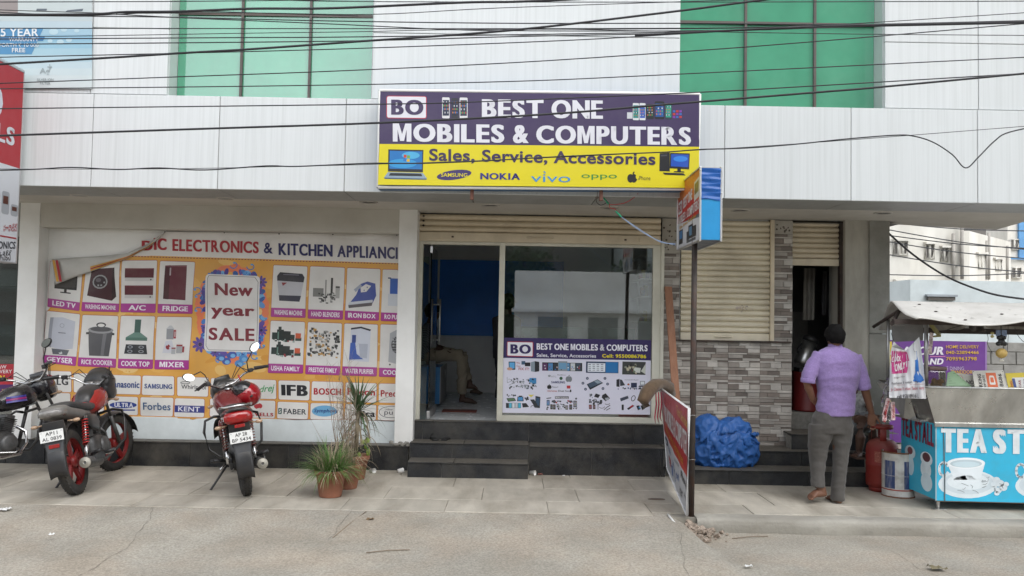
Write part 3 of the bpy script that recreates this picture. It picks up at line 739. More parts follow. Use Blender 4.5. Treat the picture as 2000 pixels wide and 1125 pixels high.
# logos
A.ell(477, 519, 98, 27, '3b2a70', 3, rot=-.13); st('SAMSUNG', 404, 508, 551, 529, 'f2e205', 5, .012, slope=.012)
st('NOKIA', 623, 508, 845, 544, '2c2c86', 5, .035)
A.t.col = None
st('vivo', 905, 514, 1125, 558, '3f9bd8', 5, .0); A.line([(978, 500), (986, 508)], 6, '3f9bd8', 5)
st('oppo', 1188, 516, 1385, 546, '2c9a44', 5, .0)
A.ell(1461, 538, 18, 24, '1c1a1c', 4); A.ell(1480, 538, 18, 24, '1c1a1c', 5); A.ell(1499, 530, 9, 12, YEL, 6); A.ell(1478, 508, 4, 9, '1c1a1c', 5, rot=.5)
st('iPhone', 1505, 525, 1572, 548, '2a2a30', 5, -.004)
A.build(sgn, M_prints)
M_lampcap = srf('rusty_bracket', (.16, .07, .05), rough=.8)
for px, py in ((922, 372), (1174, 374)):
    c = at(px, py, 8.05); MB().box(c.x-.016, c.x+.016, 8.03, 8.07, c.z-.09, c.z+.01).build('bracket', M_lampcap, sgn, bevel=.003)

# ================================================================ LOOSE WIRES UNDER THE SIGN
def wire(name, pts, r, m, label, cat='wire', group=None, seg=5):
    P = [V(p) for p in pts]; out = []
    for i in range(len(P)-1):   # catmull-rom
        p0, p1, p2, p3 = P[max(i-1, 0)], P[i], P[i+1], P[min(i+2, len(P)-1)]
        K = 6
        for k in range(K): t = k/K; out.append(.5*((2*p1)+(p2-p0)*t+(2*p0-5*p1+4*p2-p3)*t*t+(-p0+3*p1-3*p2+p3)*t**3))
    out.append(P[-1]); o = MB().tube(out, r, seg).build(name, m); tag(o, label, cat, group); return o
c3 = crop(780, 370, 3.63)
def wp(lst, Y0, Y1, cr=c3):
    n = len(lst)-1; return [at(*cr(*p), lerp(Y0, Y1, i/n)) for i, p in enumerate(lst)]
M_wg, M_wr, M_wb = srf('green_wire', (.03, .38, .20)), srf('red_wire', (.55, .05, .05)), srf('pale_blue_wire', (.30, .40, .58))
wire('wire', wp([(1410, 45), (1395, 80), (1420, 110), (1450, 105), (1470, 85), (1440, 50)], 8.3, 8.3), .0035, M_cable, 'short black loop of wire hanging below the shop sign bracket')
wire('wire', wp([(1450, 60), (1465, 80), (1485, 105)], 8.3, 8.25), .008, M_wg, 'green taped wire joint just below the shop sign')
wire('wire', wp([(1485, 105), (1520, 108), (1600, 95), (1660, 60), (1692, 28)], 8.25, 8.2), .0035, M_wr, 'thin red wire curving from the joint up to the sign')
wire('wire', wp([(1488, 108), (1495, 130), (1530, 140), (1540, 155)], 8.25, 8.2), .0035, M_wr, 'short red wire dropping between two green joints')
wire('wire', wp([(1535, 155), (1555, 175), (1575, 195)], 8.2, 8.15), .009, M_wg, 'lower green taped joint where blue wires begin')
for k in range(2):
    wire('wire', wp([(1575, 195), (1650, 255-8*k), (1760, 325-6*k), (1860, 370+6*k), (1962, 395-12*k)], 8.15, 7.9), .0032, M_wb, 'pair of pale blue wires running down to the pole mounted sign', group='pale blue wires')
b = MB(); c = at(*c3(1412, 25), 8.28); b.tube([c+V((-.02, 0, -.03)), c+V((.03, 0, .05))], [.022, .02], 10); b.tube([c+V((-.03, 0, -.045)), c+V((-.02, 0, -.03))], [.03, .03], 10)
tag(b.build('lamp_holder', srf('dirty_holder', (.25, .22, .2), rough=.6)), 'small dirty lamp holder under the lower edge of the shop sign', 'lamp holder')

# ================================================================ DOOR GLASS POSTER
pst = thing('window_poster', 'purple and white phone shop poster stuck on the lower half of the front glass', 'poster', at(1130, 812, SY-.0))
c8 = crop(970, 650, 6.25)
A = Art(lambda x, y: at(*c8(x, y), SY+.008), (0, -1, 0), .0006)
A.q4([(78, 58), (1888, 88), (1882, 338), (76, 306)], '2c1c5c', 0); A.q4([(76, 306), (1882, 338), (1875, 1000), (70, 975)], 'dcdcec', 0)
def ps(s, x0, y0, x1, y1, c, b=.02, l=6, sh=0): d = (x1-x0)*.0155; A.text(s, [(x0, y0), (x1, y0+d), (x1, y1+d), (x0, y1)], c, l, b, sh)
A.rr([(126, 105), (448, 110), (446, 295), (124, 285)], 14, 'b8283c', 1); A.rr([(134, 113), (440, 118), (438, 287), (132, 277)], 10, 'eeeef6', 2)
ps('BO', 168, 140, 418, 253, '2c1c5c', .045); ps('BEST ONE MOBILES & COMPUTERS', 488, 128, 1842, 205, 'f0f0fa', .035)
ps('Sales, Service, Accessories', 488, 250, 1213, 300, 'e8e8f2', .02); ps('Cell: 9550086786', 1288, 258, 1825, 303, 'e8d820', .028)
random.seed(5)
def clutter(x0, y0, x1, y1, n, cols, sz=(14, 34), l=1):
    for i in range(n):
        cx, cy_ = random.uniform(x0, x1), random.uniform(y0, y1); w_, h_ = random.uniform(*sz)/2, random.uniform(*sz)/2; a = random.uniform(-.6, .6)
        P = [(cx+u_*w_*cos(a)-v_*h_*sin(a), cy_+u_*w_*sin(a)+v_*h_*cos(a)) for u_, v_ in ((-1, -1), (1, -.8), (.9, 1), (-1, .8))]
        A.poly(P, random.choice(cols), l+i*.12)
# row 1
A.q4([(146, 352), (228, 352), (228, 450), (150, 455)], '1a1c22', 1); A.q4([(154, 362), (220, 362), (220, 435), (158, 440)], '5aa7dc', 2); A.ell(160, 440, 34, 18, 'c99a82', 3)
ps('We', 240, 355, 285, 378, 'a23440', .0, 4); ps('Can', 243, 393, 290, 416, 'a23440', .0, 4); ps('FIX IT!', 268, 424, 395, 456, 'a82a36', .01, 4)
A.rect(303, 345, 350, 388, '3a5a78', 1); A.rect(345, 362, 412, 408, '1c1c24', 2)
A.q4([(418, 360), (466, 346), (466, 478), (418, 470)], '8796a2', 2); A.q4([(466, 346), (520, 356), (520, 470), (466, 478)], '1c1e26', 2)
A.q4([(556, 360), (1044, 368), (1044, 470), (556, 462)], '14161c', 1)
for i, cc in enumerate(('5a3060', '4f86b8', '2b3038', 'a8b4bc', '5f9ac8', 'c8ced2', '3b4c5c')):
    x = 562+i*68; A.q4([(x, 372), (x+56, 372), (x+56, 462), (x, 462)], cc, 2); clutter(x+10, 390, x+46, 450, 4, ['e0e4ea', '222630', 'b03030', '4a80c0'], (8, 16), 3)
A.q4([(750, 346), (862, 348), (862, 468), (750, 466)], '8a949c', 3); A.q4([(760, 366), (852, 368), (852, 446), (760, 444)], '6b9cc0', 4)
A.q4([(1092, 350), (1488, 356), (1486, 494), (1090, 488)], '173056', 1); A.q4([(1330, 358), (1482, 360), (1480, 488), (1330, 486)], '1f74b4', 2); A.q4([(1112, 368), (1326, 372), (1324, 478), (1110, 474)], 'e4eaf2', 3)
for i in range(4):
    for j in range(4): A.rect(1120+i*50, 380+j*24, 1152+i*50, 388+j*24, ('30405c', '8a8f98', '505c70')[(i+j) % 3], 4)
A.q4([(1536, 350), (1820, 356), (1816, 514), (1532, 508)], '3c3f3e', 1); A.q4([(1680, 420), (1760, 430), (1750, 490), (1664, 480)], 'cdd2cc', 3); A.q4([(1760, 470), (1818, 380), (1816, 505)], 'c8ccc2', 2)
clutter(1550, 370, 1700, 490, 20, ['8a8f80', 'b9b29a', '2a2c2a', '5a3030', '6b7a60'], (12, 40), 2)
# row 2
clutter(150, 560, 480, 690, 60, ['1c1e24', '3b4048', '9aa0a8', '5c6470', 'c8ccd4'], (8, 30), 1); A.q4([(400, 552), (484, 552), (484, 620), (400, 620)], '3a86bc', 5)
A.line([(150, 640), (270, 575)], 6, '9a9ea6', 2); A.line([(128, 540), (130, 610), (180, 590)], 5, '8c9098', 2)
ps('HTC', 668, 524, 728, 545, '8a8c94', 0, 3); ps('BlackBerry', 742, 508, 840, 522, '2c2c34', .01, 3); A.ell(644, 526, 18, 14, '9aa0a8', 2); A.ell(786, 556, 20, 20, '2c5a40', 2)
ps('SAMSUNG', 668, 588, 834, 616, '2e3a70', .03, 3); A.ell(868, 566, 26, 34, '7b8288', 2); A.ell(896, 566, 24, 34, '7b8288', 3); A.ell(884, 524, 6, 12, '7b8288', 3, rot=.5)
A.ell(634, 662, 18, 24, '1c1c20', 2); A.ell(652, 662, 16, 24, '1c1c20', 3); A.ell(643, 634, 4, 8, '1c1c20', 3); ps('iPhone 4', 670, 652, 750, 670, '2c2c30', 0, 3)
A.rect(856, 644, 900, 680, 'b83038', 2); ps('micromax', 620, 698, 742, 718, 'b03c30', .01, 3); ps('Dual Sim', 752, 698, 890, 720, '26262c', .01, 3); A.rect(894, 694, 912, 724, '24242a', 2)
A.q4([(1100, 628), (1232, 568), (1300, 612), (1140, 696)], '1d2530', 1); A.q4([(1112, 626), (1230, 574), (1286, 608), (1140, 672)], '44566a', 2); A.q4([(1190, 592), (1230, 574), (1286, 608), (1230, 620)], '8fa0ae', 3)
for x, y in ((1107, 556), (1322, 556), (1053, 615), (1354, 625), (1085, 688), (1298, 680)): A.ell(x, y, 17, 17, '2b3352', 1); A.ell(x, y, 8, 8, '9aa2b8', 2)
A.q4([(1462, 572), (1500, 562), (1500, 662), (1462, 656)], '2a2c34', 1); A.q4([(1504, 568), (1530, 575), (1568, 640), (1508, 650)], '3a3e48', 1)
ps('Computer Repair', 1564, 566, 1735, 582, '2e2e38', .0, 3); A.rect(1640, 610, 1712, 668, '26324e', 1); A.rect(1750, 588, 1810, 640, '7c828a', 1); A.rect(1758, 596, 1802, 632, 'dfe4ea', 2); A.q4([(1740, 644), (1814, 644), (1822, 660), (1730, 660)], '3a3e44', 2)
clutter(1465, 672, 1820, 686, 26, ['22262e', '34508a', '6b6f78'], (10, 22), 1); A.ell(1608, 630, 14, 12, 'a05a40', 2)
# row 3
clutter(115, 752, 240, 772, 10, ['22242c'], (6, 22), 1); A.q4([(120, 798), (215, 793), (238, 830), (140, 842)], '22302a', 1); A.q4([(132, 802), (210, 799), (226, 824), (146, 834)], '5a7a58', 2)
A.q4([(255, 780), (325, 780), (330, 836), (250, 836)], '20242c', 1); A.q4([(262, 786), (318, 786), (320, 828), (260, 828)], '4a90c4', 2); A.rect(270, 768, 312, 786, '2a2c34', 1)
clutter(350, 790, 385, 825, 7, ['24262e', '50545e'], (12, 24), 1); A.poly([(384, 756), (458, 756), (420, 788)], 'd8cc58', 1)
A.q4([(474, 770), (534, 784), (528, 920), (470, 912)], '1c2028', 1); A.q4([(480, 790), (526, 800), (520, 890), (476, 884)], '33506c', 2); A.q4([(408, 815), (458, 812), (520, 915), (470, 915)], '2a2e36', 3)
for i, cc in enumerate(('2a3038', '58bcd8', 'dfe4ea', 'c8ced6', '3fb4d4')): A.rr([(115+i*37, 857), (147+i*37, 857), (147+i*37, 917), (115+i*37, 917)], 5, cc, 1); A.line([(115+i*37, 857), (147+i*37, 857), (147+i*37, 917), (115+i*37, 917)], 3, '333840', 2, True)
A.q4([(308, 860), (360, 858), (396, 905), (318, 912)], '20222a', 1); A.arc(440, 910, 22, 22, pi, 2*pi, 6, '22242c', 2)
A.rect(712, 776, 880, 804, '2a2a30', 1); ps('Mobile Accessories', 720, 780, 872, 798, 'f0f0f4', .02, 3); A.q4([(606, 796), (668, 788), (664, 800), (610, 806)], '30323c', 1)
phone(610, 820, 38, 70, '1c2430', '3f86c4', 1); phone(655, 872, 30, 62, '1c1c22', '30363e', 1); phone(688, 874, 32, 62, '2a2c30', '3c4048', 1); phone(838, 885, 34, 54, '3a3c42', '8a8e94', 1); phone(886, 874, 36, 64, '1f2026', '303844', 1); phone(936, 828, 44, 80, '3c3e44', '8a9098', 1)
clutter(672, 828, 920, 862, 16, ['22242c', 'a82a38', '3a3e48', '4c505a'], (14, 32), 1); clutter(730, 870, 830, 935, 16, ['26282e', '6b6e76', 'a8aab0'], (10, 28), 1); clutter(930, 915, 980, 935, 5, ['2a2c34'], (8, 16), 1); clutter(610, 905, 640, 935, 4, ['2a2c34'], (8, 20), 1); A.ell(970, 804, 12, 12, '3c4048', 1)
A.q4([(1210, 740), (1264, 758), (1240, 796), (1188, 780)], '1d1e24', 1); A.q4([(1290, 760), (1330, 738), (1384, 800), (1330, 836), (1282, 790)], '1f2026', 1); A.q4([(1322, 795), (1368, 790), (1372, 820), (1332, 826)], 'aab0ba', 2)
clutter(1130, 742, 1172, 790, 8, ['5a5e68'], (4, 22), 1); clutter(1130, 815, 1300, 880, 16, ['24262c', '5c606a'], (12, 32), 1); A.arc(1200, 830, 22, 20, 0, 2*pi, 7, '22242a', 2)
phone(1126, 876, 36, 56, '3a2028', '803848', 1); phone(1174, 876, 32, 56, '2a1c24', '503848', 1); A.line([(1228, 882), (1228, 935)], 4, '3a3c44', 1); A.line([(1242, 880), (1244, 935)], 4, '3a3c44', 1)
A.arc(1285, 895, 34, 26, .2, 2.6, 5, '24262c', 2); A.arc(1350, 860, 30, 14, .2, 2.6, 6, '24262c', 2); A.line([(1310, 940), (1350, 905), (1385, 885)], 8, '26282e', 2); A.line([(1340, 945), (1385, 920)], 8, '26282e', 2)
A.q4([(1506, 800), (1600, 768), (1612, 800), (1516, 838)], '3a4152', 1); A.arc(1668, 800, 22, 34, 0, 2*pi, 8, '22242a', 1, rot=.4); A.line([(1760, 770), (1762, 830)], 4, '50545c', 1); A.line([(1722, 828), (1800, 836)], 5, '6b6f76', 1)
A.rr([(1526, 876), (1552, 876), (1552, 944), (1526, 944)], 6, '1f2026', 1); A.q4([(1590, 926), (1660, 878), (1682, 892), (1608, 942)], '26202a', 1); A.q4([(1620, 906), (1658, 882), (1672, 892), (1634, 918)], 'b02838', 2)
A.q4([(1704, 892), (1742, 884), (1760, 930), (1724, 946)], '1c2430', 1); A.q4([(1754, 888), (1790, 884), (1812, 925), (1776, 944)], '1c2028', 1); A.ell(1744, 912, 10, 12, '4a9ac8', 3)
A.build(pst, M_print)

# ================================================================ BIG SALE BANNER
bn = thing('sale_banner', 'large wrinkled new year sale banner of kitchen appliances with torn folded top left corner', 'banner', at(430, 818, WY))
def bwave(px, py):
    v = .006*sin(px*.045 + 1.5*sin(py*.02)) + .005*sin((px+py)*.06) + .007*sin(py*.05+px*.012)*sin(px*.02)
    v += .010*math.exp(-((px-245-(py-560)*-.12)/15)**2)*max(0, 1-abs(py-520)/160)      # long vertical crease
    for (cx, cy_, dx_, dy_) in ((438, 455, -.6, 1), (545, 458, -.8, 1), (650, 459, -.4, 1), (775, 459, -1.1, 1)):   # pulls from the nails
        t = (py-cy_); 
        if t > 0: v += .030*math.exp(-((px-cx-dx_*t)/(9+t*.10))**2)*math.exp(-t/60)*min(1,t/8)
    v += .012*math.exp(-((py-818)/16)**2)*sin(px*.035)
    return v
def bfn(px, py): return at(px, py, WY-.025)
_k = FPX/(WY-.025)
def bwarp(x, z):   # world -> nearly photo units
    px = 1000 + x*_k + (1.67-z)*_k*-.018; py = 630.5 + (1.67-z)*_k + x*_k*.0182; return bwave(px, py)
A = Art(bfn, (0, -1, 0), .0006, None)
# sheet outline: white ground first
A.q4([(322, 453), (779, 457), (778, 520), (240, 500)], 'd9d6d2', 0)
A.q4([(250, 498), (779, 514), (771, 820), (88, 815)], 'd49d48', 1)
A.q4([(102, 508), (250, 498), (230, 815), (88, 815)], 'd49d48', 1)
A.poly([(322, 453), (250, 497), (240, 500), (330, 500)], 'd9d6d2', 1)
random.seed(21)
for i in range(90):   # mottled print ground
    x, y = random.uniform(100, 765), random.uniform(512, 808)
    A.ell(x, y, random.uniform(8, 26), random.uniform(4, 12), random.choice(('d9a654', 'd39a42', 'deb468', 'cf933c', 'e0bd7c', 'c98a3a')), 1.6+i*.012, rot=random.uniform(-.6, .6), n=10)
for i in range(88): x = 258+i*5.95; A.rect(x, 500+(x-258)*.0285, x+3.4, 501.6+(x-258)*.0285, '6b2340', 3)
RED, NAV, MAG = 'a3252f', '26265c', 'a3358a'
tl = lambda x: (x-269)*.036
def bt(s, x0, y0, x1, y1, c, b=.03, sl=.036, l=8, sh=0): A.text(s, [(x0, y0), (x1, y0+(x1-x0)*sl), (x1, y1+(x1-x0)*sl), (x0, y1)], c, l, b, sh)
bt('IC', 301, 465, 326, 488, RED, .045); bt('D', 277, 470, 299, 489, RED, .045)
bt('ELECTRONICS', 337, 467, 506, 490, RED, .035, .03); bt('&', 516, 474, 533, 495, NAV, .02, .03); bt('KITCHEN', 544, 475, 650, 498, NAV, .035, .032)
bt('APPLIANCI', 659, 479, 777, 502, NAV, .035, .036)
cl = lambda x, y: (60+x/3.63, 430+y/3.63)
cr_ = lambda x, y: (360+x/3.628, 430+y/3.628)
cells = [(cl, (140, 290), (370, 290), (345, 642), (118, 612), 553, 583, 'LED TV'), (cl, (395, 290), (636, 288), (623, 650), (362, 643), 580, 592, 'WASHING MACHINE'),
 (cl, (652, 287), (896, 285), (883, 655), (637, 650), 590, 592, 'A/C'), (cl, (918, 290), (1163, 297), (1145, 662), (900, 657), 593, 600, 'FRIDGE'),
 (cl, (113, 643), (352, 667), (322, 1032), (88, 1008), 955, 968, 'GEYSER'), (cl, (370, 672), (620, 680), (600, 1045), (337, 1033), 972, 983, 'RICE COOKER'),
 (cl, (640, 678), (882, 682), (864, 1053), (617, 1048), 982, 988, 'COOK TOP'), (cl, (900, 685), (1140, 688), (1120, 1058), (877, 1055), 990, 993, 'MIXER'),
 (cr_, (632, 318), (872, 328), (858, 690), (613, 683), 620, 628, 'WASHING MACHINE'), (cr_, (893, 327), (1137, 337), (1122, 703), (877, 695), 632, 640, 'HAND BLENDERS'),
 (cr_, (1155, 338), (1390, 347), (1378, 710), (1138, 705), 640, 652, 'IRON BOX'), (cr_, (1407, 350), (1516, 353), (1509, 716), (1393, 712), 653, 658, 'RO PU'),
 (cr_, (612, 712), (855, 722), (840, 1085), (594, 1080), 1015, 1023, 'USHA FAMILY'), (cr_, (877, 722), (1117, 732), (1103, 1097), (858, 1090), 1027, 1035, 'PRESTIGE FAMILY'),
 (cr_, (1135, 732), (1372, 740), (1363, 1105), (1120, 1098), 1035, 1043, 'WATER PURIFIER'), (cr_, (1392, 738), (1513, 742), (1504, 1110), (1380, 1107), 1045, 1050, 'COO')]
CE = {}
for i, (cf, a, b_, c, d, l0, l1, name) in enumerate(cells):
    q = [V(cf(*p)) for p in (a, b_, c, d)]; ctr = sum(q, V((0, 0)))/4
    A.rr([tuple(ctr+(p-ctr)*1.018) for p in q], 3.2, '9a2c3a', 3); A.rr([tuple(p) for p in q], 2.8, 'd5d3d0', 4)
    tL, tR = V(cf(d[0]+(a[0]-d[0])*.16, l0)), V(cf(c[0]+(b_[0]-c[0])*.16, l1))
    A.q4([tuple(tL), tuple(tR), tuple(q[2]), tuple(q[3])], MAG, 5)
    if name in ('RO PU', 'COO'): u0, u1 = .22, .98
    else: u0, u1 = .09, .91
    hgt = (q[3]-tL); A.text(name, [tuple(tL.lerp(tR, u0)+hgt*.22), tuple(tL.lerp(tR, u1)+hgt*.24), tuple(q[3].lerp(q[2], u1)-hgt*.2), tuple(q[3].lerp(q[2], u0)-hgt*.24)] if name not in ('A/C', 'MIXER', 'FRIDGE', 'LED TV') else
        [tuple(tL.lerp(tR, .22 if name == 'A/C' else .14)+hgt*.2), tuple(tL.lerp(tR, .72 if name == 'A/C' else .88)+hgt*.2), tuple(q[3].lerp(q[2], .72 if name == 'A/C' else .88)-hgt*.22), tuple(q[3].lerp(q[2], .22 if name == 'A/C' else .14)-hgt*.22)], 'e6dfe6', 8, .03 if len(name) < 9 else .025)
    CE[i] = (V(cf(*a)), V(cf(*b_)), tR, tL)
def cell(i):   # returns mapper (0..1, 0..1) -> banner px
    a, b_, c, d = CE[i]; return lambda u_, v_: tuple(a.lerp(b_, u_).lerp(d.lerp(c, u_), v_))
def cp(i, pts, col, l): f = cell(i); A.poly([f(*p) for p in pts], col, l)
def ce(i, u_, v_, ru, rv, col, l, n=14):
    f = cell(i); A.poly([f(u_+ru*cos(2*pi*k/n), v_+rv*sin(2*pi*k/n)) for k in range(n)], col, l)
def cb(i, u0, v0, u1, v1, col, l): cp(i, [(u0, v0), (u1, v0), (u1, v1), (u0, v1)], col, l)
L0 = 5.3
def seq():
    k = [L0]
    def nx(): k[0] += .25; return k[0]
    return nx
n_ = seq(); cb(0, .18, .3, .86, .72, '1c1a1c', n_()); cb(0, .22, .34, .82, .67, '33302f', n_()); cb(0, .47, .72, .55, .8, '1c1a1c', n_()); cb(0, .36, .79, .68, .82, '26262a', n_())
n_ = seq(); cp(1, [(.18, .2), (.85, .16), (.92, .84), (.80, .94), (.12, .84)], '3d1a20', n_()); ce(1, .46, .5, .22, .17, '8d8d8d', n_()); ce(1, .46, .5, .18, .135, '2a1a1e', n_()); ce(1, .41, .46, .08, .05, '5c5458', n_()); cp(1, [(.85, .16), (.92, .84), (.80, .94), (.80, .2)], '2a1216', n_())
for z in (.18, .58): n_ = seq(); cb(2, .1, z, .92, z+.22, '571c26', n_()); cb(2, .1, z+.22, .92, z+.30, 'c2c0be', n_()); cb(2, .82, z+.25, .86, z+.28, '2a2a2a', n_()); cb(2, .1, z, .92, z+.02, '7a3a44', n_())
n_ = seq(); cp(3, [(.16, .1), (.78, .08), (.8, .9), (.14, .88)], '5e2430', n_()); cp(3, [(.16, .1), (.32, .09), (.3, .89), (.14, .88)], '43161f', n_()); cb(3, .3, .15, .34, .33, 'a89ca0', n_()); cb(3, .16, .1, .78, .12, '7e4a54', n_())
n_ = seq(); cp(4, [(.12, .14), (.5, .11), (.88, .18), (.86, .82), (.5, .86), (.1, .8)], 'b7bac4', n_()); cp(4, [(.12, .14), (.22, .13), (.2, .82), (.1, .8)], '92959f', n_()); cp(4, [(.22, .84), (.76, .86), (.7, .98), (.26, .97)], '5c5f66', n_()); ce(4, .5, .93, .06, .03, 'c8cacc', n_()); ce(4, .5, .3, .07, .05, '8a8e9a', n_()); ce(4, .5, .3, .055, .04, 'b7bac4', n_()); cb(4, .4, .46, .62, .48, '6c707a', n_())
n_ = seq(); cp(5, [(.2, .38), (.88, .38), (.8, .95), (.28, .95)], '4f4f53', n_()); ce(5, .54, .34, .36, .085, '8b8b8e', n_()); ce(5, .54, .32, .30, .06, '47474b', n_()); ce(5, .54, .22, .14, .06, '2c2c30', n_()); ce(5, .54, .23, .10, .04, 'd5d3d0', n_()); cb(5, .26, .95, .32, .99, '333', n_()) if False else None; cb(5, .14, .40, .22, .45, '2a2a2e', n_()); cb(5, .86, .40, .93, .45, '2a2a2e', n_()); cp(5, [(.62, .42), (.72, .42), (.66, .94), (.58, .94)], '6c6c70', n_())
n_ = seq(); cb(6, .42, .08, .6, .38, '39564d', n_()); cp(6, [(.42, .38), (.6, .38), (.82, .5), (.18, .5)], '5e7d72', n_()); cb(6, .18, .5, .82, .57, '46695e', n_()); cp(6, [(.2, .66), (.8, .66), (.84, .88), (.16, .88)], '2c2e33', n_())
for u_, v_ in ((.33, .72), (.33, .82), (.66, .72), (.66, .82)): ce(6, u_, v_, .08, .035, '8b8f94', n_()); ce(6, u_, v_, .05, .02, '2c2e33', n_())
n_ = seq(); cp(7, [(.28, .56), (.46, .54), (.56, .84), (.2, .84)], 'c5c6ce', n_()); ce(7, .36, .7, .07, .06, '8b2730', n_()); cb(7, .3, .28, .5, .52, '8d8f93', n_()); cp(7, [(.28, .28), (.38, .2), (.44, .2), (.52, .28)], 'b8babd', n_()); cb(7, .5, .3, .57, .5, '96303a', n_()); cb(7, .53, .34, .55, .46, 'd5d3d0', n_()); cb(7, .6, .68, .78, .84, '9a9c9f', n_()); cb(7, .6, .64, .78, .68, '8b2730', n_()); cb(7, .78, .68, .84, .82, '8b2730', n_()); cb(7, .46, .74, .58, .86, 'a8aaad', n_()); cb(7, .46, .71, .58, .74, '8b2730', n_())
n_ = seq(); cp(8, [(.12, .25), (.2, .16), (.86, .18), (.93, .26), (.91, .38), (.13, .36)], '2a2732', n_()); cp(8, [(.13, .36), (.91, .38), (.85, .72), (.2, .72)], 'b5b5bc', n_()); cp(8, [(.2, .7), (.86, .7), (.82, .84), (.22, .83)], '26263c', n_()); cp(8, [(.26, .4), (.42, .4), (.3, .48)], '8b2730', n_()); cb(8, .3, .2, .76, .22, '6c6a74', n_())
random.seed(9)
def cclut(i, u0, v0, u1, v1, n, cols, s=(.04, .12)):
    n_ = seq()
    for k in range(n):
        u_, v_ = random.uniform(u0, u1), random.uniform(v0, v1); w_, h_ = random.uniform(*s)/2, random.uniform(*s)/2*.7
        cp(i, [(u_-w_, v_-h_), (u_+w_, v_-h_*.8), (u_+w_*.9, v_+h_), (u_-w_, v_+h_*.8)], random.choice(cols), L0+.2+k*.03)
cb(9, .12, .5, .42, .7, '7a7a78', L0+.1); cb(9, .46, .3, .5, .8, '8b8b89', L0+.15); cb(9, .62, .25, .68, .75, '2a2a2a', L0+.15); cb(9, .76, .48, .88, .72, 'a5a5a2', L0+.15); cb(9, .76, .44, .88, .48, '333333', L0+.2); cclut(9, .3, .6, .75, .85, 26, ['3a3a3a', '8d8d8b', '5c5c5a', 'b5b5b2'], (.04, .1))
n_ = seq(); cp(10, [(.12, .82), (.3, .62), (.42, .36), (.62, .3), (.86, .34), (.9, .62), (.8, .8)], '3f4f95', n_()); cp(10, [(.42, .45), (.58, .36), (.74, .4), (.6, .54), (.44, .56)], 'd5d3d0', n_()); cp(10, [(.08, .86), (.8, .78), (.78, .86), (.1, .94)], '5b5458', n_()); cp(10, [(.22, .5), (.42, .36), (.46, .42), (.28, .56)], '9aa0b0', n_()); cp(10, [(.1, .8), (.8, .72), (.8, .78), (.08, .87)], 'c0c4cc', n_())
n_ = seq(); cb(11, .5, .2, 1., .56, '3158a5', n_()); cb(11, .36, .18, .56, .21, '2a3a5a', n_()); cb(11, .4, .56, 1., .84, 'c2c6cc', n_())
for z in (.15, .5):
    cb(12, .06, z+.12, .2, z+.28, '22302e', L0+.2); cb(12, .2, z+.05, .4, z+.3, '1c2624', L0+.3); cb(12, .24, z-.02, .33, z+.08, '303634', L0+.3); cb(12, .38, z+.08, .6, z+.3, '1a201f', L0+.4); cb(12, .6, z+.16, .72, z+.3, '20302c', L0+.3); cb(12, .74, z+.12, .9, z+.24, 'c0512e', L0+.5); cb(12, .74, z+.22, .92, z+.3, '2c4038', L0+.4)
    cclut(12, .08, z+.26, .7, z+.33, 12, ['8b2730', '2a3a36', '8fa09a'], (.04, .08)); cb(12, .22, z+.1, .26, z+.28, '5c7a70', L0+.5)
    cclut(13, .08, z+.0, .92, z+.3, 60, ['2a2a2a', '8b8b89', '5c5c5a', 'b5b5b2', '3c3c40', 'b58c4a'], (.04, .11))
n_ = seq(); cp(14, [(.2, .1), (.5, .06), (.8, .12), (.76, .88), (.18, .86)], 'c3c7d2', n_()); cp(14, [(.2, .1), (.5, .06), (.8, .12), (.78, .16), (.5, .1), (.2, .14)], '2a2a34', n_()); cp(14, [(.2, .45), (.34, .42), (.4, .7), (.6, .82), (.18, .84)], '3a58a5', n_()); cb(14, .24, .26, .36, .44, '2c3f80', n_()); cp(14, [(.45, .46), (.72, .46), (.7, .8), (.5, .78)], 'a9aebb', n_())
n_ = seq(); cp(15, [(.55, .2), (1., .1), (1., .9), (.5, .86)], 'a5a7ab', n_()); ce(15, .98, .46, .34, .2, '33353a', n_())
for k in range(6): cb(15, .68, .3+.06*k, 1., .315+.06*k, '8b8d92', n_())
ce(15, .6, .92, .05, .02, '2a2a2a', n_())
# decorative frame round the offer
fl = lambda x, y: cr_(x, y)
random.seed(4)
fcx, fcy = 342, 660
for i in range(60):
    t = 2*pi*i/60; x, y = fcx+232*cos(t)*1.0, fcy+318*sin(t); r = random.uniform(22, 42)
    A.ell(*fl(x, y), r/3.628, r/3.628, 'dd7a52', 2.9+.002*i, n=10)
for i in range(76):
    t = 2*pi*i/76+.02; q = 1+random.uniform(-.05, .05); e = 3.5; cx_ = math.copysign(abs(cos(t))**(2/e), cos(t)); sy_ = math.copysign(abs(sin(t))**(2/e), sin(t))
    x, y = fcx+208*cx_*q, fcy+290*sy_*q
    A.ell(*fl(x, y), random.uniform(5, 9), random.uniform(3, 6), random.choice(('3f74b8', '5b8fc8', '5a4796', '41368a', '6fa6d2', '2f5a9c')), 3.3+i*.006, rot=random.uniform(0, 3), n=9)
def flower(x, y, r, l=4):
    for k in range(9):
        t = 2*pi*k/9; A.ell(x+cos(t)*r*.62, y+sin(t)*r*.62, r*.42, r*.2, '55408f', l+.01*k, rot=t, n=8)
    A.ell(x, y, r*.25, r*.25, '2c2052', l+.15, n=8)
for x, y, r in ((540, 440, 13), (488, 398, 8), (528, 508, 7), (420, 405, 5), (545, 780, 12), (138, 762, 6), (115, 880, 16), (222, 935, 10)): flower(*fl(x, y), r)
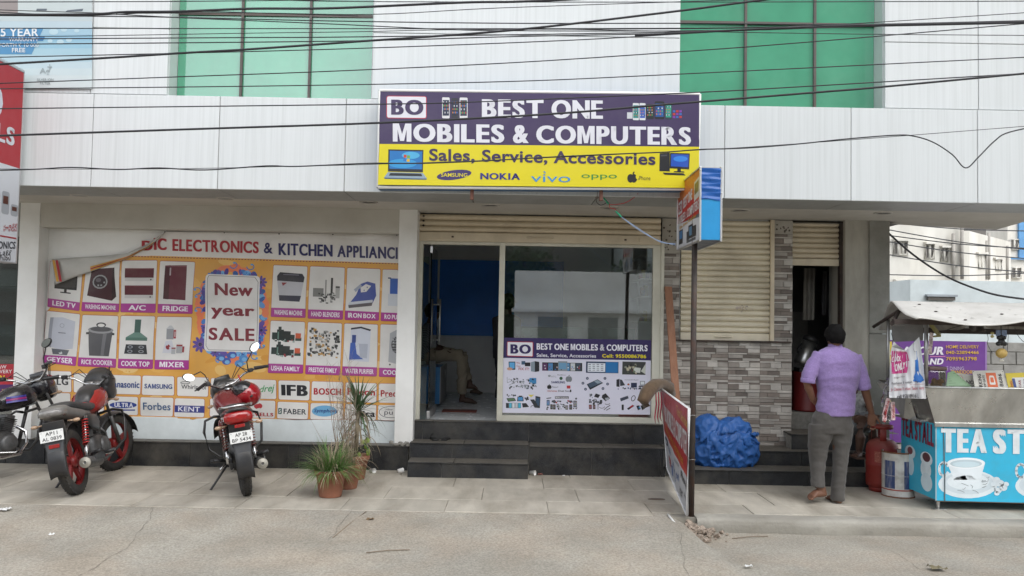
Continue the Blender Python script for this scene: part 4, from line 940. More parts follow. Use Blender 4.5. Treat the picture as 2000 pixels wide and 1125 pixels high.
for x, y, a in ((350, 320, -1.2), (470, 330, -.9), (95, 500, 3.5), (105, 545, 3.2), (100, 640, 3.0), (560, 690, .3), (500, 965, .8), (545, 885, .2), (250, 990, 2.2), (420, 1000, 1.2)):
    c = V(fl(x, y)); A.arc(c.x, c.y, 7, 6, a, a+4, 1.8, '3f7cb8', 4.3); A.ell(c.x+5*cos(a), c.y+5*sin(a), 3, 2, '5b98cc', 4.4, n=8)
for x, y in ((260, 975), (340, 955), (420, 980), (390, 1015), (300, 1000)): A.ell(*fl(x, y), 9, 7, random.choice(('2f62aa', '4a86c0', '3a4e9c')), 4.1, n=12); A.ell(*fl(x+5, y+6), 5, 4, '6fa6d2', 4.5, n=10)
A.rr([fl(152, 380), fl(538, 396), fl(522, 937), fl(143, 927)], 9, 'd8d6d4', 5)
A.line([fl(*p) for p in ((175, 392), (500, 404), (524, 440), (512, 905), (480, 926), (175, 918), (157, 890), (166, 410))], .8, '44444c', 5.4, True)
bt('New', *fl(216, 445), *fl(488, 532), '7a2230', .03, .03); bt('year', *fl(186, 618), *fl(500, 698), '7a2230', .03, .03); bt('SALE', *fl(175, 760), *fl(497, 848), '7a2230', .03, .03)
# logo tiles
c6, c7 = crop(60, 700, 3.88), crop(380, 680, 3.629)
logos = [(c6, 75, 93, 312, 250, 'LG'), (c6, 330, 112, 562, 257, ''), (c6, 597, 125, 835, 268, 'Panasonic'), (c6, 848, 130, 1087, 275, 'SAMSUNG'), (c6, 1110, 140, 1347, 284, 'Whirlpool'),
 (c7, 118, 212, 330, 347, ''), (c7, 352, 220, 580, 356, 'Godrej'), (c7, 597, 228, 817, 364, 'IFB'), (c7, 832, 235, 1053, 372, 'BOSCH'), (c7, 1072, 243, 1292, 381, 'Pigeon'), (c7, 1308, 250, 1432, 386, 'Pre'),
 (c6, 70, 258, 300, 400, ''), (c6, 325, 275, 560, 410, ''), (c6, 590, 287, 815, 424, 'ULTRA'), (c6, 835, 293, 1080, 434, 'Forbes'), (c6, 1092, 302, 1318, 440, 'KENT'),
 (c7, 112, 356, 330, 484, ''), (c7, 348, 368, 570, 492, 'HAVELLS'), (c7, 587, 380, 808, 497, 'FABER'), (c7, 825, 388, 1050, 503, 'Symphony'), (c7, 1068, 396, 1288, 507, 'lica'), (c7, 1302, 402, 1432, 508, 'pure')]
for cf, x0, y0, x1, y1, s in logos:
    sl = .026; W_ = x1-x0
    q = [cf(x0, y0), cf(x1, y0+W_*sl), cf(x1-3, y1+W_*sl), cf(x0-3, y1)]
    q = [(min(p[0], 777), p[1]) for p in q]
    ctr = sum((V(p) for p in q), V((0, 0)))/4
    A.rr([tuple(ctr+(V(p)-ctr)*1.03) for p in q], 4, 'a5403a', 3); A.rr(q, 3.6, 'dad8d4', 4)
    h_ = y1-y0
    def lt(s, a, b_, c, d, col, bd=.02, sh=0, l=8):
        A.text(s, [cf(x0+W_*a, y0+h_*b_+W_*a*sl), cf(x0+W_*c, y0+h_*b_+W_*c*sl), cf(x0+W_*c, y0+h_*d+W_*c*sl), cf(x0+W_*a, y0+h_*d+W_*a*sl)], col, l, bd, sh)
    P = lambda a, b_: cf(x0+W_*a, y0+h_*b_+W_*a*sl); k = 3.75
    if s == 'LG': A.ell(*P(.27, .45), 43/3.88, 43/3.88, 'b3203c', 5); A.arc(*P(.27, .45), 8.4, 8.4, .0, 4.6, 1.4, 'dad8d4', 6); A.line([P(.27, .22), P(.27, .6), P(.38, .6)], 1.5, 'dad8d4', 6); lt('LG', .53, .32, .9, .66, '3a3a3c', .035)
    elif s == 'Panasonic': lt(s, .02, .3, .96, .66, '22407e', .03)
    elif s == 'SAMSUNG': lt(s, .07, .42, .94, .66, '24407e', .03)
    elif s == 'Whirlpool': lt(s, .12, .4, .92, .7, '33333a', .01); A.arc(*P(.25, .3), 9, 2.2, 0, 6.28, 1, '33333a', 6)
    elif s == 'Godrej': A.text('Godrej', [P(.12, .42), P(.95, .2), P(.95, .7), P(.12, .82)], '3a9a5c', 8, .01, .3)
    elif s == 'IFB': lt(s, .08, .22, .94, .78, '222226', .05)
    elif s == 'BOSCH': lt(s, .06, .34, .94, .68, 'a8222c', .04)
    elif s == 'Pigeon': lt(s, .05, .28, .95, .74, 'a8222c', .03)
    elif s == 'Pre': lt('Prec', .1, .34, .98, .68, 'a8222c', .02)
    elif s == 'ULTRA': A.ell(*P(.5, .46), 27, 6.5, '2b3f88', 5); lt(s, .2, .34, .84, .58, 'dcdce4', .03); A.rect(*P(.1, .72), *P(.9, .76), '2b3f88', 5)
    elif s == 'Forbes': lt(s, .08, .28, .92, .68, '3c5a82', .015)
    elif s == 'KENT': A.q4([P(.0, .38), P(1, .38), P(1, .76), P(.0, .76)], '26307e', 5); lt(s, .12, .44, .85, .7, 'dcdce4', .015)
    elif s == 'HAVELLS': lt(s, .02, .7, .94, .9, 'a8222c', .035); A.ell(*P(.46, .32), 8, 6, 'b3303a', 5); A.ell(*P(.46, .12), 5, 2.5, 'dad8d4', 5.3, rot=-.4); A.ell(*P(.46, .52), 5, 2.5, 'dad8d4', 5.3, rot=-.4)
    elif s == 'FABER': lt(s, .2, .4, .94, .72, '33383c', .02); A.rr([P(.02, .38), P(.14, .38), P(.14, .74), P(.02, .74)], 1.5, '2f5a50', 5); lt('S', .05, .44, .11, .68, 'dad8d4', .02)
    elif s == 'Symphony': A.ell(*P(.42, .48), 24, 11, '6aa6cc', 5); lt('Symphony', .1, .34, .86, .64, '24407e', .02, .2)
    elif s == 'lica': lt('elica', .3, .38, .96, .78, '26262a', .03)
    elif s == 'pure': A.arc(*P(.72, .45), 24, 11, 0, 6.28, .9, '33333a', 5, n=24); lt('Unilever', .36, .22, .8, .34, '33333a', .0); lt('pu', .34, .42, .8, .72, '33333a', .0)
    elif s == '' and x0 > 100 and cf is c7 and y0 < 300: lt('C', .5, .3, .8, .5, '3a9a5c', .02)
A.build(bn, M_flex, warp=bwarp)
# folded-over corner: back of the sheet with the orange and red hem
def fold(a, b):
    # a runs along the fold, b across the flap
    top = V((318, 455)).lerp(V((104, 508)), a) + V((0, 22*sin(a*pi)*(1 if a < 1 else 0))) ; 
    up_ = [V((322, 453)), V((285, 478)), V((250, 494)), V((200, 500)), V((150, 503)), V((101, 506))]
    lo_ = [V((323, 455)), V((292, 482)), V((255, 502)), V((205, 521)), V((150, 540)), V((108, 556))]
    i = min(4, int(a*5)); t = a*5-i; p = up_[i].lerp(up_[i+1], t); q = lo_[i].lerp(lo_[i+1], t)
    r = p.lerp(q, b); d = .05 + .03*sin(b*pi) + .012*sin(a*22+b*4)
    return at(r.x, r.y, WY-d)
fm = MB(); fm.grid(fold, 50, 10); 
M_fb = srf('flex_back', (.50, .49, .46), rough=.6, var=.1, bump=.004, bscale=10)
fo = fm.build('folded_corner', M_fb, bn); sfm = fo.modifiers.new('solid', 'SOLIDIFY'); sfm.thickness = .004
for k, (c, b0_, b1_) in enumerate((('c8963c', .66, .76), ('a3252f', .78, .85), ('c8963c', .87, .96))):
    h = MB(); h.grid(lambda a, b: fold(.14+.56*a, lerp(b0_, b1_, b)) + V((0, -.006, 0)), 30, 1); h.build('hem_stripe', srf('hem_'+c, c, rough=.6), fo)
h = MB()
for k, c in enumerate(('c8963c', 'a3252f')):
    h = MB(); h.grid(lambda a, b: at(102+6*k+(b*5)+a*8, 508+a*42, WY-.10), 8, 1); h.build('hem_stripe', srf('hem_'+c, c), fo)
nl = MB()
for px, py in ((322, 453), (438, 455), (545, 457), (650, 458), (775, 459)): nl.ell(at(px, py, WY-.03), .008, .006, .008, 8)
nl.build('nail', M_black, bn)
nl = MB(); nl.tube([at(325, 451, WY-.03), at(500, 454, WY-.035), at(779, 458, WY-.03)], .006, 6); nl.build('cord', srf('hanging_cord', (.3, .29, .27)), bn)

# ================================================================ UPPER LEFT POSTER (pale blue flex) AND PROJECTING SIGN
wpn = thing('wall_poster', 'faded pale blue five year warranty poster on the upper left cladding', 'poster', at(90, 170, UY-.02))
A = Art(lambda x, y: at(x, y, UY-.02), (0, -1, 0), .001)
x0p = -260
bands = ['c9d6da', 'c4d8e2', 'a9cde0', '96c4dc', '9ecbe0', 'aed3e2', 'bddae6', 'cbe0e8', 'd3e4e8', 'd9e6e8', 'dce7e8']
A.rect(x0p, -60, 180, 30, 'cfdadb', 0); A.rect(x0p, -60, 35, 28, '9c9290', 1)
for i, c in enumerate(bands): A.rect(x0p, 28+i*13.2, 180, 28+(i+1)*13.2+.3, c, 0 if i % 2 else .5)
A.q4([(-160, 55), (85, 55), (62, 106), (-160, 106)], '4f94c4', 2); A.q4([(-160, 72), (88, 72), (84, 80), (-160, 80)], '3d7fb4', 3)
A.text('5 YEAR', (2, 55, 76, 72), 'eef4f8', 6, .02); A.text('WARRANTY', (18, 74, 76, 81), 'eef4f8', 6, .01); A.text('WORTH ₹ 10 000', (-8, 84, 76, 92), 'e4eef4', 6, .01); A.text('FREE', (24, 94, 50, 102.5), 'eef4f8', 6, .015)
A.text('Ag', (78, 133, 98, 147), 'a5b3b6', 6, .01); A.text('+', (93, 126, 102, 136), 'a5b3b6', 6, 0); A.text('SILVER ION', (73, 153.5, 105, 158.5), '7e8a8c', 6, 0); A.text('FILTER', (79, 161, 99, 165.5), '7e8a8c', 6, 0)
A.q4([(72, 17), (92, 17), (91, 21), (71, 21)], '66707a', 2); A.q4([(132, 20), (163, 17), (161, 22), (128, 23)], '66707a', 2)
for x, y, r in ((105, 62, 9), (125, 58, 6), (98, 80, 5), (118, 82, 7), (135, 78, 6), (150, 60, 5)): A.ell(x, y, r, r*.7, 'c3dfea', 2, n=12)
A.build(wpn, M_prints)

HX = at(41, 300, 8.1).x
hz1, hz0 = 4.01, atx(32, 515, HX).z
ps_ = thing('projecting_sign', 'tall red and white projecting box sign with appliance pictures at the left edge', 'sign', (HX-.05, 7.6, hz0))
hf = at(45, 300, 8.1); yb_ = 8.1
MB().box(HX-.12, HX-.004, 6.7, yb_, hz0, hz1).build('sign_box', srf('sign_box_grey', (.42, .43, .44), rough=.5), ps_, bevel=.004)
MB().box(HX-.125, HX+.004, yb_-.012, yb_+.004, hz0, hz1).box(HX-.125, HX+.004, 6.7, yb_, hz1-.004, hz1+.018).build('sign_frame', M_alu, ps_)
A = Art(lambda x, y: V((HX, x, y)), (1, 0, 0), .0007)
zr_ = atx(40, 330, HX).z
A.rect(6.7, hz1-.01, yb_-.012, zr_, 'b4202e', 1); A.rect(6.7, zr_, yb_-.012, hz0+.01, 'd9dde4', 1)
A.ell(7.42, 3.62, .36, .26, 'd6dbe6', 2)
A.text('HAVELLS', [(6.75, 3.43), (7.98, 3.43), (7.98, 3.26), (6.75, 3.26)], 'e0e3ea', 6, .03)
def hq(px, py): p = atx(px, py, HX); return (p.y, p.z)
for (x, y, x2, y2, c) in ((-14, 372, -2, 422, '8a9098'), (4, 372, 17, 420, 'a8adb4'), (21, 398, 34, 424, 'a8adb4')):
    a, b_ = hq(x, y); c_, d_ = hq(x2, y2); A.rr([(a, b_), (c_, b_), (c_, d_), (a, d_)], .03, c, 2); A.rect(a+.02, lerp(b_, d_, .2), c_-.02, lerp(b_, d_, .55), '5a3028' if c != '8a9098' else '40464c', 3)
A.text('హావెల్స్', [hq(6, 437), hq(33, 437), hq(33, 452), hq(6, 452)], 'b4202e', 6, 0)
A.rect(6.7, hq(0, 459)[1], yb_-.02, hq(0, 462)[1], 'a83038', 3)
A.text('ELECTRONICS', [hq(-45, 470), hq(30, 472), hq(29, 486), hq(-45, 486)], '333640', 6, .02)
A.text('ఎలక్ట్రానిక్స్', [hq(-30, 489), hq(22, 489), hq(21, 509), hq(-30, 509)], '2a2c34', 6, .0)
A.build(ps_, M_prints)
np_ = thing('glass_poster', 'red and purple lucky draw poster on the neighbouring shop glass at the left edge', 'poster', at(5, 760, 9.58))
A = Art(lambda x, y: at(x, y, 9.585), (0, -1, 0), .001)
A.rect(-80, 711, 27, 751, 'b02434', 1); A.rect(-80, 751, 27, 800, '4a2560', 1); A.text('LUCKY DRAW', (-50, 713, 13, 720), 'e8dfe0', 5, .01); A.text('FOR EVERY', (-28, 722, 24, 729), 'e8dfe0', 5, .01); A.text('500/-', (-20, 733, 15, 744), 'e8d030', 5, .03); A.text('SALE', (-18, 760, 22, 772), 'd8c030', 5, .02)
A.build(np_, M_print)
# ================================================================ OVERHEAD CABLES
CB = [
 ([(-60,4),(300,3),(620,0),(900,-4)], 6.0, .0035, 'thin overhead cable leaving the top edge above the left green window'),
 ([(-60,29),(168,28),(245,23.5),(350,22.5),(490,17),(650,16),(900,5),(1000,3.5),(1090,0),(1200,-5)], 5.6, .0085, 'thick sagging overhead cable high across the left green window'),
 ([(-60,17),(80,22),(250,26),(480,25),(727,28),(965,16),(1280,5),(1500,-2)], 6.0, .003, 'thin cable crossing the thick one above the left window and rising right'),
 ([(-60,30),(210,32),(350,34),(650,41),(1000,45.5),(1350,45.5),(1590,48),(1720,47),(2060,39)], 6.1, .0042, 'long cable dipping gently above the sign, joining the right hand bundle'),
 ([(227,28),(385,36),(650,47),(860,57),(1000,60),(1350,60),(1650,53),(2060,42)], 6.0, .0038, 'cable branching from the thick one and falling across the left window'),
 ([(-60,55),(700,56),(1350,55),(1650,50),(2060,43)], 6.2, .0038, 'nearly level overhead cable crossing the middle of the left green panes'),
 ([(-60,72.5),(175,70),(472,65),(700,62),(895,58),(1350,56),(1700,50),(2060,42)], 6.3, .003, 'faint thin cable rising slightly across the five year poster'),
 ([(-60,76.5),(455,73.5),(700,72),(1350,62),(1720,50),(2060,43)], 6.1, .0042, 'firm black cable over the WORTH line of the blue poster'),
 ([(-60,87),(650,80.5),(1000,71.5),(1350,64),(1590,52),(1725,51),(2060,44)], 6.0, .0042, 'black cable just over the word FREE of the blue poster'),
 ([(-60,129),(210,113),(350,104),(490,96),(700,81),(1000,59),(1300,24.5),(1457,4),(1540,-6)], 5.4, .0075, 'thick cable climbing steeply from lower left to the right window top'),
 ([(-60,113),(350,104),(700,94.5),(1105,79),(1350,65),(1580,52),(1725,50),(2060,44)], 5.9, .0038, 'cable meeting the steep thick cable beside the left window reveal'),
 ([(-60,165),(350,150),(650,139),(1000,122.5),(1300,103),(1587,81.5),(2060,41)], 6.1, .004, 'cable rising from the red sign top to cross the middle of the right window'),
 ([(-60,174),(350,170),(650,166),(1000,159),(1300,146),(2060,109)], 6.0, .0038, 'cable running just above the top edge of the shop sign'),
 ([(-60,213),(700,204),(930,199),(1350,181),(1587,168),(2060,140)], 5.9, .0042, 'cable cutting across the BO logo at the top of the shop sign'),
 ([(-60,267),(382,252),(740,240),(1070,223),(1300,204),(1587,181),(1720,170),(2060,138)], 5.3, .0068, 'thick black cable passing in front of BEST ONE on the shop sign'),
 ([(-60,334),(60,331),(140,327),(230,331),(310,328),(400,332),(520,324),(580,325),(720,319),(825,319),(950,314),(1070,307),(1200,301),(1300,297),(1367,292),(1460,289),(1561,281),(1647,272),(1748,264),(1785,266),(1823,278),(1860,302),(1886,328),(1912,306),(1942,276),(1972,258),(2060,240)], 5.8, .0045, 'wavy black cable over the yellow sign half with a deep loop at the right'),
 ([(-60,330),(300,330),(520,326),(760,320),(1070,308),(1367,293),(1650,274),(2060,242)], 5.81, .0022, 'very thin straight wire twisted along the wavy cable'),
 ([(500,-2),(700,3),(1350,4),(2060,2)], 6.1, .0035, 'level cable along the very top of the photo above the right window'),
 ([(1100,57),(1200,59),(1440,63),(1720,67),(2060,69.5)], 6.3, .003, 'thin cable sloping down under the bundle at the right window'),
 ([(1500,54),(1580,50),(1720,43),(2060,21)], 6.2, .003, 'thin cable fanning up from the bundle towards the upper right corner'),
 ([(-60,21),(170,30),(360,22),(560,27),(700,31)], 6.1, .003, 'thin slack cable weaving round the thick cable at the upper left'),
 ([(1240,69),(1450,58),(1650,50),(1800,47),(2060,42)], 5.9, .006, 'thicker twisted cable forming the dark core of the right hand bundle'),
]
for pts, Y, r, lab in CB:
    wire('overhead_cable', [at(x, y, Y) for x, y in pts], r, M_cable, lab, 'cable', 'overhead cables crossing the street front', 6)
wire('drooping_cable', [at(x, y, 10.6+k*.05) for k, (x, y) in enumerate([(1725,444),(1735,455),(1778,493),(1823,525),(1861,546),(1903,563),(1946,576),(2000,584),(2060,590)])], .013, M_cable, 'thick black cable drooping from the column over the tea stall roof', 'cable', None, 8)

# ================================================================ RIGHT BACKGROUND
M_bw = srf('far_white_wall', (.62, .60, .55), rough=.85, var=.06, scale=1, dirt='8f8878', dirt_amt=.5, dscale=.8, stretch=(1, 1, .35))
M_bblue = srf('far_blue_paint', (.10, .25, .46), rough=.8); M_shade = srf('window_dark', (.10, .09, .08), rough=.4)
M_curt = srf('window_curtain', (.42, .39, .35), rough=.8)
def farwin(parent, px0, py0, px1, py1, Y, bars=2, shade=True, fn=None):
    fn = fn or (lambda x, y, d=0: at(x, y, Y) + V((0, d, 0)))
    a, b_, c, d_ = fn(px0, py0, -.02), fn(px1, py0, -.02), fn(px1, py1, -.02), fn(px0, py1, -.02)
    fr = MB()
    t = .05
    fr.tube([a, b_, c, d_], .045, 4, closed=True)
    for k in range(bars): q = (k+1)/(bars+1); fr.tube([a.lerp(b_, q), d_.lerp(c, q)], .04, 4)
    w_ = fr.build('window', M_bw, parent)
    MB().quad(*[p+V((0, .015, 0)) for p in (a, b_, c, d_)]).build('pane', M_shade, w_)
    m = MB(); m.quad(*[p+V((0, .01, 0)) for p in (a.lerp(b_, .36), a.lerp(b_, .64), d_.lerp(c, .64), d_.lerp(c, .36))]).build('curtain', M_curt, w_)
    if shade:
        l = fn(px0-3, py0-2, 0); r = fn(px1+3, py0-2, 0); o = V((0, -.16, -.02)); u_ = V((0, 0, .05))
        s = MB(); n = len(s.v); s.v += [l, r, r+o, l+o, l+u_, r+u_, r+o+u_, l+o+u_]
        for f in ((0,1,2,3),(4,7,6,5),(0,4,5,1),(1,5,6,2),(2,6,7,3),(3,7,4,0)): s.face([n+i for i in f])
        s.build('sunshade', M_bw, w_)
fb = thing('white_apartment_house', 'white apartment house with shaded windows and drainpipes beyond the column', 'building', at(1830, 600, 22))
def wallq(px0, px1, y0, y1, Y, depth=4):
    a, b_ = at(px0, y0, Y), at(px1, y1, Y); return MB().box(a.x, b_.x, Y, Y+depth, -.1, a.z)
MB().box(at(1700, 400, 22).x, at(1778, 400, 22).x, 22, 26, -.1, 6).build('wall', M_bw, fb)
MB().box(at(1700, 400, 22.6).x, at(1882, 400, 22.6).x, 22.6, 26, -.1, 5.6).build('wall', M_bw, fb)
# receding wing
pa, pb2 = at(1893, 451, 23), at(1974, 472, 25.6)
wg = MB(); n = 0
base = [(pa.x, 23), (pb2.x, 25.6), (pb2.x, 30), (pa.x-2.4, 30), (at(1878, 450, 23).x, 23)]
wg.prism(base, Matrix.Translation((0, 0, pa.z/2-.05)), pa.z+.1); wg.build('wall', M_bw, fb)
farwin(fb, 1745, 472, 1771, 498, 22); farwin(fb, 1748, 551, 1771, 575, 22)
farwin(fb, 1807, 478, 1823, 505, 22.6, 1); farwin(fb, 1838, 485, 1849, 510, 22.6, 1)
wingY = lambda px: 23 + 2.6*(px-1893)/81
wf = lambda x, y, d=0: at(x, y, wingY(x)) + V((0, d, 0))
farwin(fb, 1909, 498, 1922, 524, 24, 1, fn=wf); farwin(fb, 1942, 508, 1954, 528, 24, 1, fn=wf)
MB().box(at(1862, 480, 22.5).x, at(1876, 480, 22.5).x, 22.52, 22.6, at(1862, 518, 22.5).z, at(1862, 475, 22.5).z).box(at(1879, 480, 22.5).x, at(1893, 480, 22.5).x, 22.9, 22.99, at(1880, 546, 22.5).z, at(1880, 515, 22.5).z).build('stair_recess', srf('recess_plaster', (.42, .40, .36), rough=.9), fb)
for px, y0, y1 in ((1862, 456, 545), (1879, 440, 545), (1926, 470, 546), (1931, 455, 546), (1967, 480, 545)):
    a = at(px, y0, 22.45 if px < 1900 else wingY(px)-.1); b_ = at(px, y1, 22.45 if px < 1900 else wingY(px)-.1)
    MB().tube([a, b_], .045, 6).build('drainpipe', srf('old_pipe', (.33, .31, .28), rough=.8), fb)
MB().box(at(1915, 430, 24).x, at(1945, 430, 24).x, 24.5, 26, 2.5, at(1930, 440, 24.5).z).build('roof_room', M_shade, fb)
fc = thing('blue_trimmed_house', 'white house with a blue painted band at the far right edge', 'building', at(1990, 600, 30))
MB().box(at(1968, 500, 30).x, 24, 30, 34, -.1, 6).build('wall', M_bw, fc)
MB().box(at(1991, 500, 29.9).x, 24, 29.9, 30, at(1991, 504, 29.9).z, 6).box(at(1973, 500, 29.85).x, 24, 29.85, 29.9, at(1991, 507, 29.9).z, at(1991, 503, 29.9).z).build('blue_band', M_bblue, fc)
farwin(fc, 1973, 468, 1988, 487, 29.95, 1, False); farwin(fc, 1975, 523, 1993, 543, 29.95, 1, False)
M_lb = srf('pale_blue_wash', (.58, .64, .655), rough=.85, var=.05, dirt='98a0a0', dirt_amt=.4, dscale=1.2)
lw = MB().box(at(1778, 560, 16).x, 22, 16, 19, -.1, at(1880, 548, 16).z).build('pale_blue_shed', M_lb); tag(lw, 'long pale blue washed wall of a shed behind the tea stall roof', 'wall')
ORIG[lw] = V((0, 0, 0))
va, vb = at(1812, 579, 15.95), at(1865, 587, 15.95)
MB().box(va.x, vb.x, 15.93, 15.99, vb.z, va.z).build('vent', M_shade, lw)
MB().box(va.x-.03, vb.x+.03, 15.9, 16.0, va.z, va.z+.04).build('vent_hood', srf('vent_rim', (.3, .33, .36)), lw)
WYB = 13.4
zt_ = at(1840, 666, WYB).z
M_blk = srf('raw_block_wall', (.27, .265, .25), rough=.95, var=.25, scale=3, bump=.01, bscale=12)
bwall = thing('boundary_wall', 'low boundary wall with purple painted restaurant advert and bare grey blocks', 'wall', (6.5, WYB, 0))
MB().box(5.6, 12, WYB+.02, WYB+.2, -.1, zt_-.01).build('mortar', M_grout, bwall)
random.seed(2)
z = -.05; k = 0
while z < zt_-.02:
    h = min(.2, zt_-z); x = 6.0 - (.2 if k % 2 else 0)
    while x < 11:
        if x+.4 > at(1925, 700, WYB).x-.3: MB().box(x+.006, x+.394, WYB+random.uniform(-.004, .006), WYB+.1, z+.006, z+h-.006).build('block', M_blk, bwall, bevel=.006, bseg=1)
        x += .4
    z += .2; k += 1
M_pp = srf('purple_wall_paint', (1, 1, 1), attr=True, rough=.8, var=.08, scale=3, dirt='6a5a80', dirt_amt=.25)
A = Art(lambda x, y: at(x, y, WYB-.03), (0, -1, 0), .002)
MB().box(5.6, at(1926, 700, WYB).x, WYB-.022, WYB+.03, -.1, zt_).build('plastered_panel', srf('purple_plaster', '6d3f8e', rough=.85, var=.1), bwall)
A.rect(1700, 667, 1926, 790, '6d3f8e', 1); A.rect(1700, 667, 1742, 790, 'd8c24a', 2); A.rect(1924, 667, 1927, 790, '9a7cb4', 2)
A.text('FLAVOUR', (1738, 677, 1842, 693), 'e9e6f0', 6, .04, .2); A.text('FOOD LAND', (1738, 700, 1842, 712), 'e9e6f0', 6, .04, .2); A.rect(1816, 695.5, 1846, 696.8, 'e08ac0', 3)
A.text('HOME DELIVERY', (1847, 674, 1911, 680.5), 'd0a83c', 6, .01); A.text('040-23894466', (1847, 685, 1911, 691.5), 'd0a83c', 6, .02); A.text('7095963798', (1847, 697, 1907, 704), 'd0a83c', 6, .02)
A.text('FINE DINING', (1836, 716, 1882, 723), 'c8b8d8', 6, .0); A.text('TANDOORI', (1857, 723, 1900, 730), 'd0a83c', 6, .02)
A.build(bwall, M_pp)
for k, (x0, y0, x1, y1) in enumerate([(1735,446,2010,491),(1735,458,2010,487),(1735,470,2010,508),(1735,434,2010,452),(1735,537,2010,532),(1735,495,2010,535)]):
    wire('far_cable', [at(x0-20, y0-1, 18), at((x0+x1)/2, (y0+y1)/2+4, 18), at(x1+30, y1, 18)], .012, M_cable, ('second highest', 'third highest', 'middle', 'highest', 'lowest, nearly level', 'second lowest')[k] + ' of the thin cables before the distant white houses', 'cable', 'thin cables before the far houses', 5)

# ================================================================ THINGS ACROSS THE STREET (seen as reflections, plus added sky blockers)
ow = thing('white_shop_row', 'low white building across the street mirrored in the shop glass', 'building', (4, -9, 0))
MB().box(.1, 9.5, -12, -9, -.12, 3.45).build('wall', M_wall, ow)
for i in range(5): MB().box(.9+i*1.7, 1.9+i*1.7, -9.02, -8.98, .0, 1.9).build('doorway', srf('faded_door', (.28, .29, .27)), ow)
MB().box(0, 9.7, -9.5, -8.6, 2.05, 2.15).build('awning', M_wall, ow)
gt = thing('sky_block_terrace', 'long dull grey terrace behind the trees across the street', 'building', (-6, -17, 0))
MB().box(-26, 4.3, -22, -17, -.1, 5.7).build('wall', srf('sky_block_dull', (.17, .18, .165), rough=.9, var=.3, scale=.6), gt)  # added to darken the bright gaps between the trees in reflections
for i in range(11):
    for z_ in (1.2, 3.6): MB().box(-24.5+i*2.6, -23.1+i*2.6, -17.02, -16.96, z_, z_+1.4).build('window', M_shade, gt)
ob = thing('sky_block_tower', 'tall grey block across the street darkening the right green window', 'building', (12, -13, 0))
MB().box(4.4, 26, -20, -13, -.1, 19).build('wall', srf('sky_block_grey', (.34, .37, .36), rough=.9, var=.2, scale=.4), ob)  # added out of view, cuts the sky from the right window reflection

random.seed(41)
M_lf = srf('tree_leaves', (.045, .075, .03), rough=.7, var=.4, scale=6); M_bark = srf('bark', (.08, .06, .045), rough=.9)
for k, (tx, tyy, th, tw_) in enumerate(((-9.5, -12.5, 5.6, 3.4), (-4.6, -13, 5.9, 3.2), (.4, -13.5, 6.0, 3.4), (5.6, -13, 5.9, 3.2), (-14.5, -12, 5.4, 3.2))):
    if k == 3: tyy = -12.6
    t = thing('tree', ('second', 'third', 'fourth', 'rightmost', 'leftmost')[k] + ' dark leafy tree across the street seen only as a reflection', 'tree', (tx, tyy, -.12), 'trees across the street')
    MB().tube([(tx, tyy, -.12), (tx+.1, tyy, 1.6), (tx, tyy, 3.2), (tx+.3, tyy, 5)], [.22, .17, .13, .06], 8).tube([(tx, tyy, 2.2), (tx-1.2, tyy, 4.5)], [.1, .04], 6).tube([(tx, tyy, 2.6), (tx+1.3, tyy, 4.8)], [.1, .04], 6).build('trunk', M_bark, t)
    cr3 = MB()
    cs_ = [V((tx+random.uniform(-1, 1)*tw_*.7, tyy+random.uniform(-1, 1), random.uniform(1.6, th-1.2))) for _ in range(16)]
    for i in range(5200):
        c = random.choice(cs_); u_ = V((random.gauss(0, 1), random.gauss(0, 1), random.gauss(0, 1))).normalized()*random.uniform(.5, 1.25); p = c+u_; a_ = V((random.gauss(0, 1), random.gauss(0, 1), random.gauss(0, 1))).normalized(); b_ = a_.orthogonal().normalized(); s_ = random.uniform(.07, .16)
        cr3.quad(p-a_*s_, p+b_*s_*.6, p+a_*s_, p-b_*s_*.6)
    cr3.build('crown', M_lf, t, kind='stuff')
# ================================================================ POLE, POLE SIGN, BOARD
pole_b = V((at(1350, 1010, 7.55).x, 7.55, -.12)); pole_t = at(1357, 470, 7.62)
pole = thing('sign_pole', 'rusty steel pole standing in rubble at the broken pavement edge', 'pole', pole_b)
MB().tube([pole_b, pole_b.lerp(pole_t, .5), pole_t + V((0, 0, .35))], .026, 12).build('post', M_rust, pole)
for py in (800, 882, 996):
    c = pole_b.lerp(pole_t, (1010-py)/540); MB().tube([c + V((.03*cos(t), .03*sin(t), .004*sin(3*t))) for t in [2*pi*i/10 for i in range(10)]], .002, 4, closed=True).build('binding_wire', M_alu, pole)
bxX0, bxX1, bY0, bY1 = atx(1364, 400, 1.62).x, 1.62+.185, 7.30, 8.30
z0b = at(1362, 470, 7.3).z; z1b = at(1364, 326, 7.3).z
bs = thing('pole_sign', 'box sign with orange and red shop advert and blue edge on the rusty pole', 'sign', (1.71, 7.8, z0b))
MB().box(1.625, 1.80, bY0+.006, bY1, z0b+.004, z1b-.004).build('sign_box', srf('pole_sign_grey', (.12, .14, .17), rough=.5), bs)
e = MB()
for xx in (1.614, 1.796):
    e.box(xx, xx+.016, bY0-.006, bY0+.012, z0b-.004, z1b+.004).box(xx, xx+.016, bY1-.01, bY1+.006, z0b, z1b)
    e.box(xx, xx+.016, bY0, bY1, z1b-.008, z1b+.006).box(xx, xx+.016, bY0, bY1, z0b-.006, z0b+.012)
e.build('sign_frame', M_alu, bs, bevel=.002)
M_bl1 = srf('bright_blue_sheet', (.02, .28, .60), rough=.4, var=.08, dirt='1a5c94', dirt_amt=.3); M_bl2 = srf('dark_blue_tape', (.012, .10, .38), rough=.3, var=.1, bump=.006, bscale=14, stretch=(.4, 1, 3))
zm = at(1385, 389, 7.3).z
MB().box(1.63, 1.796, bY0-.001, bY0+.006, z0b+.01, zm).build('edge_panel', M_bl1, bs)
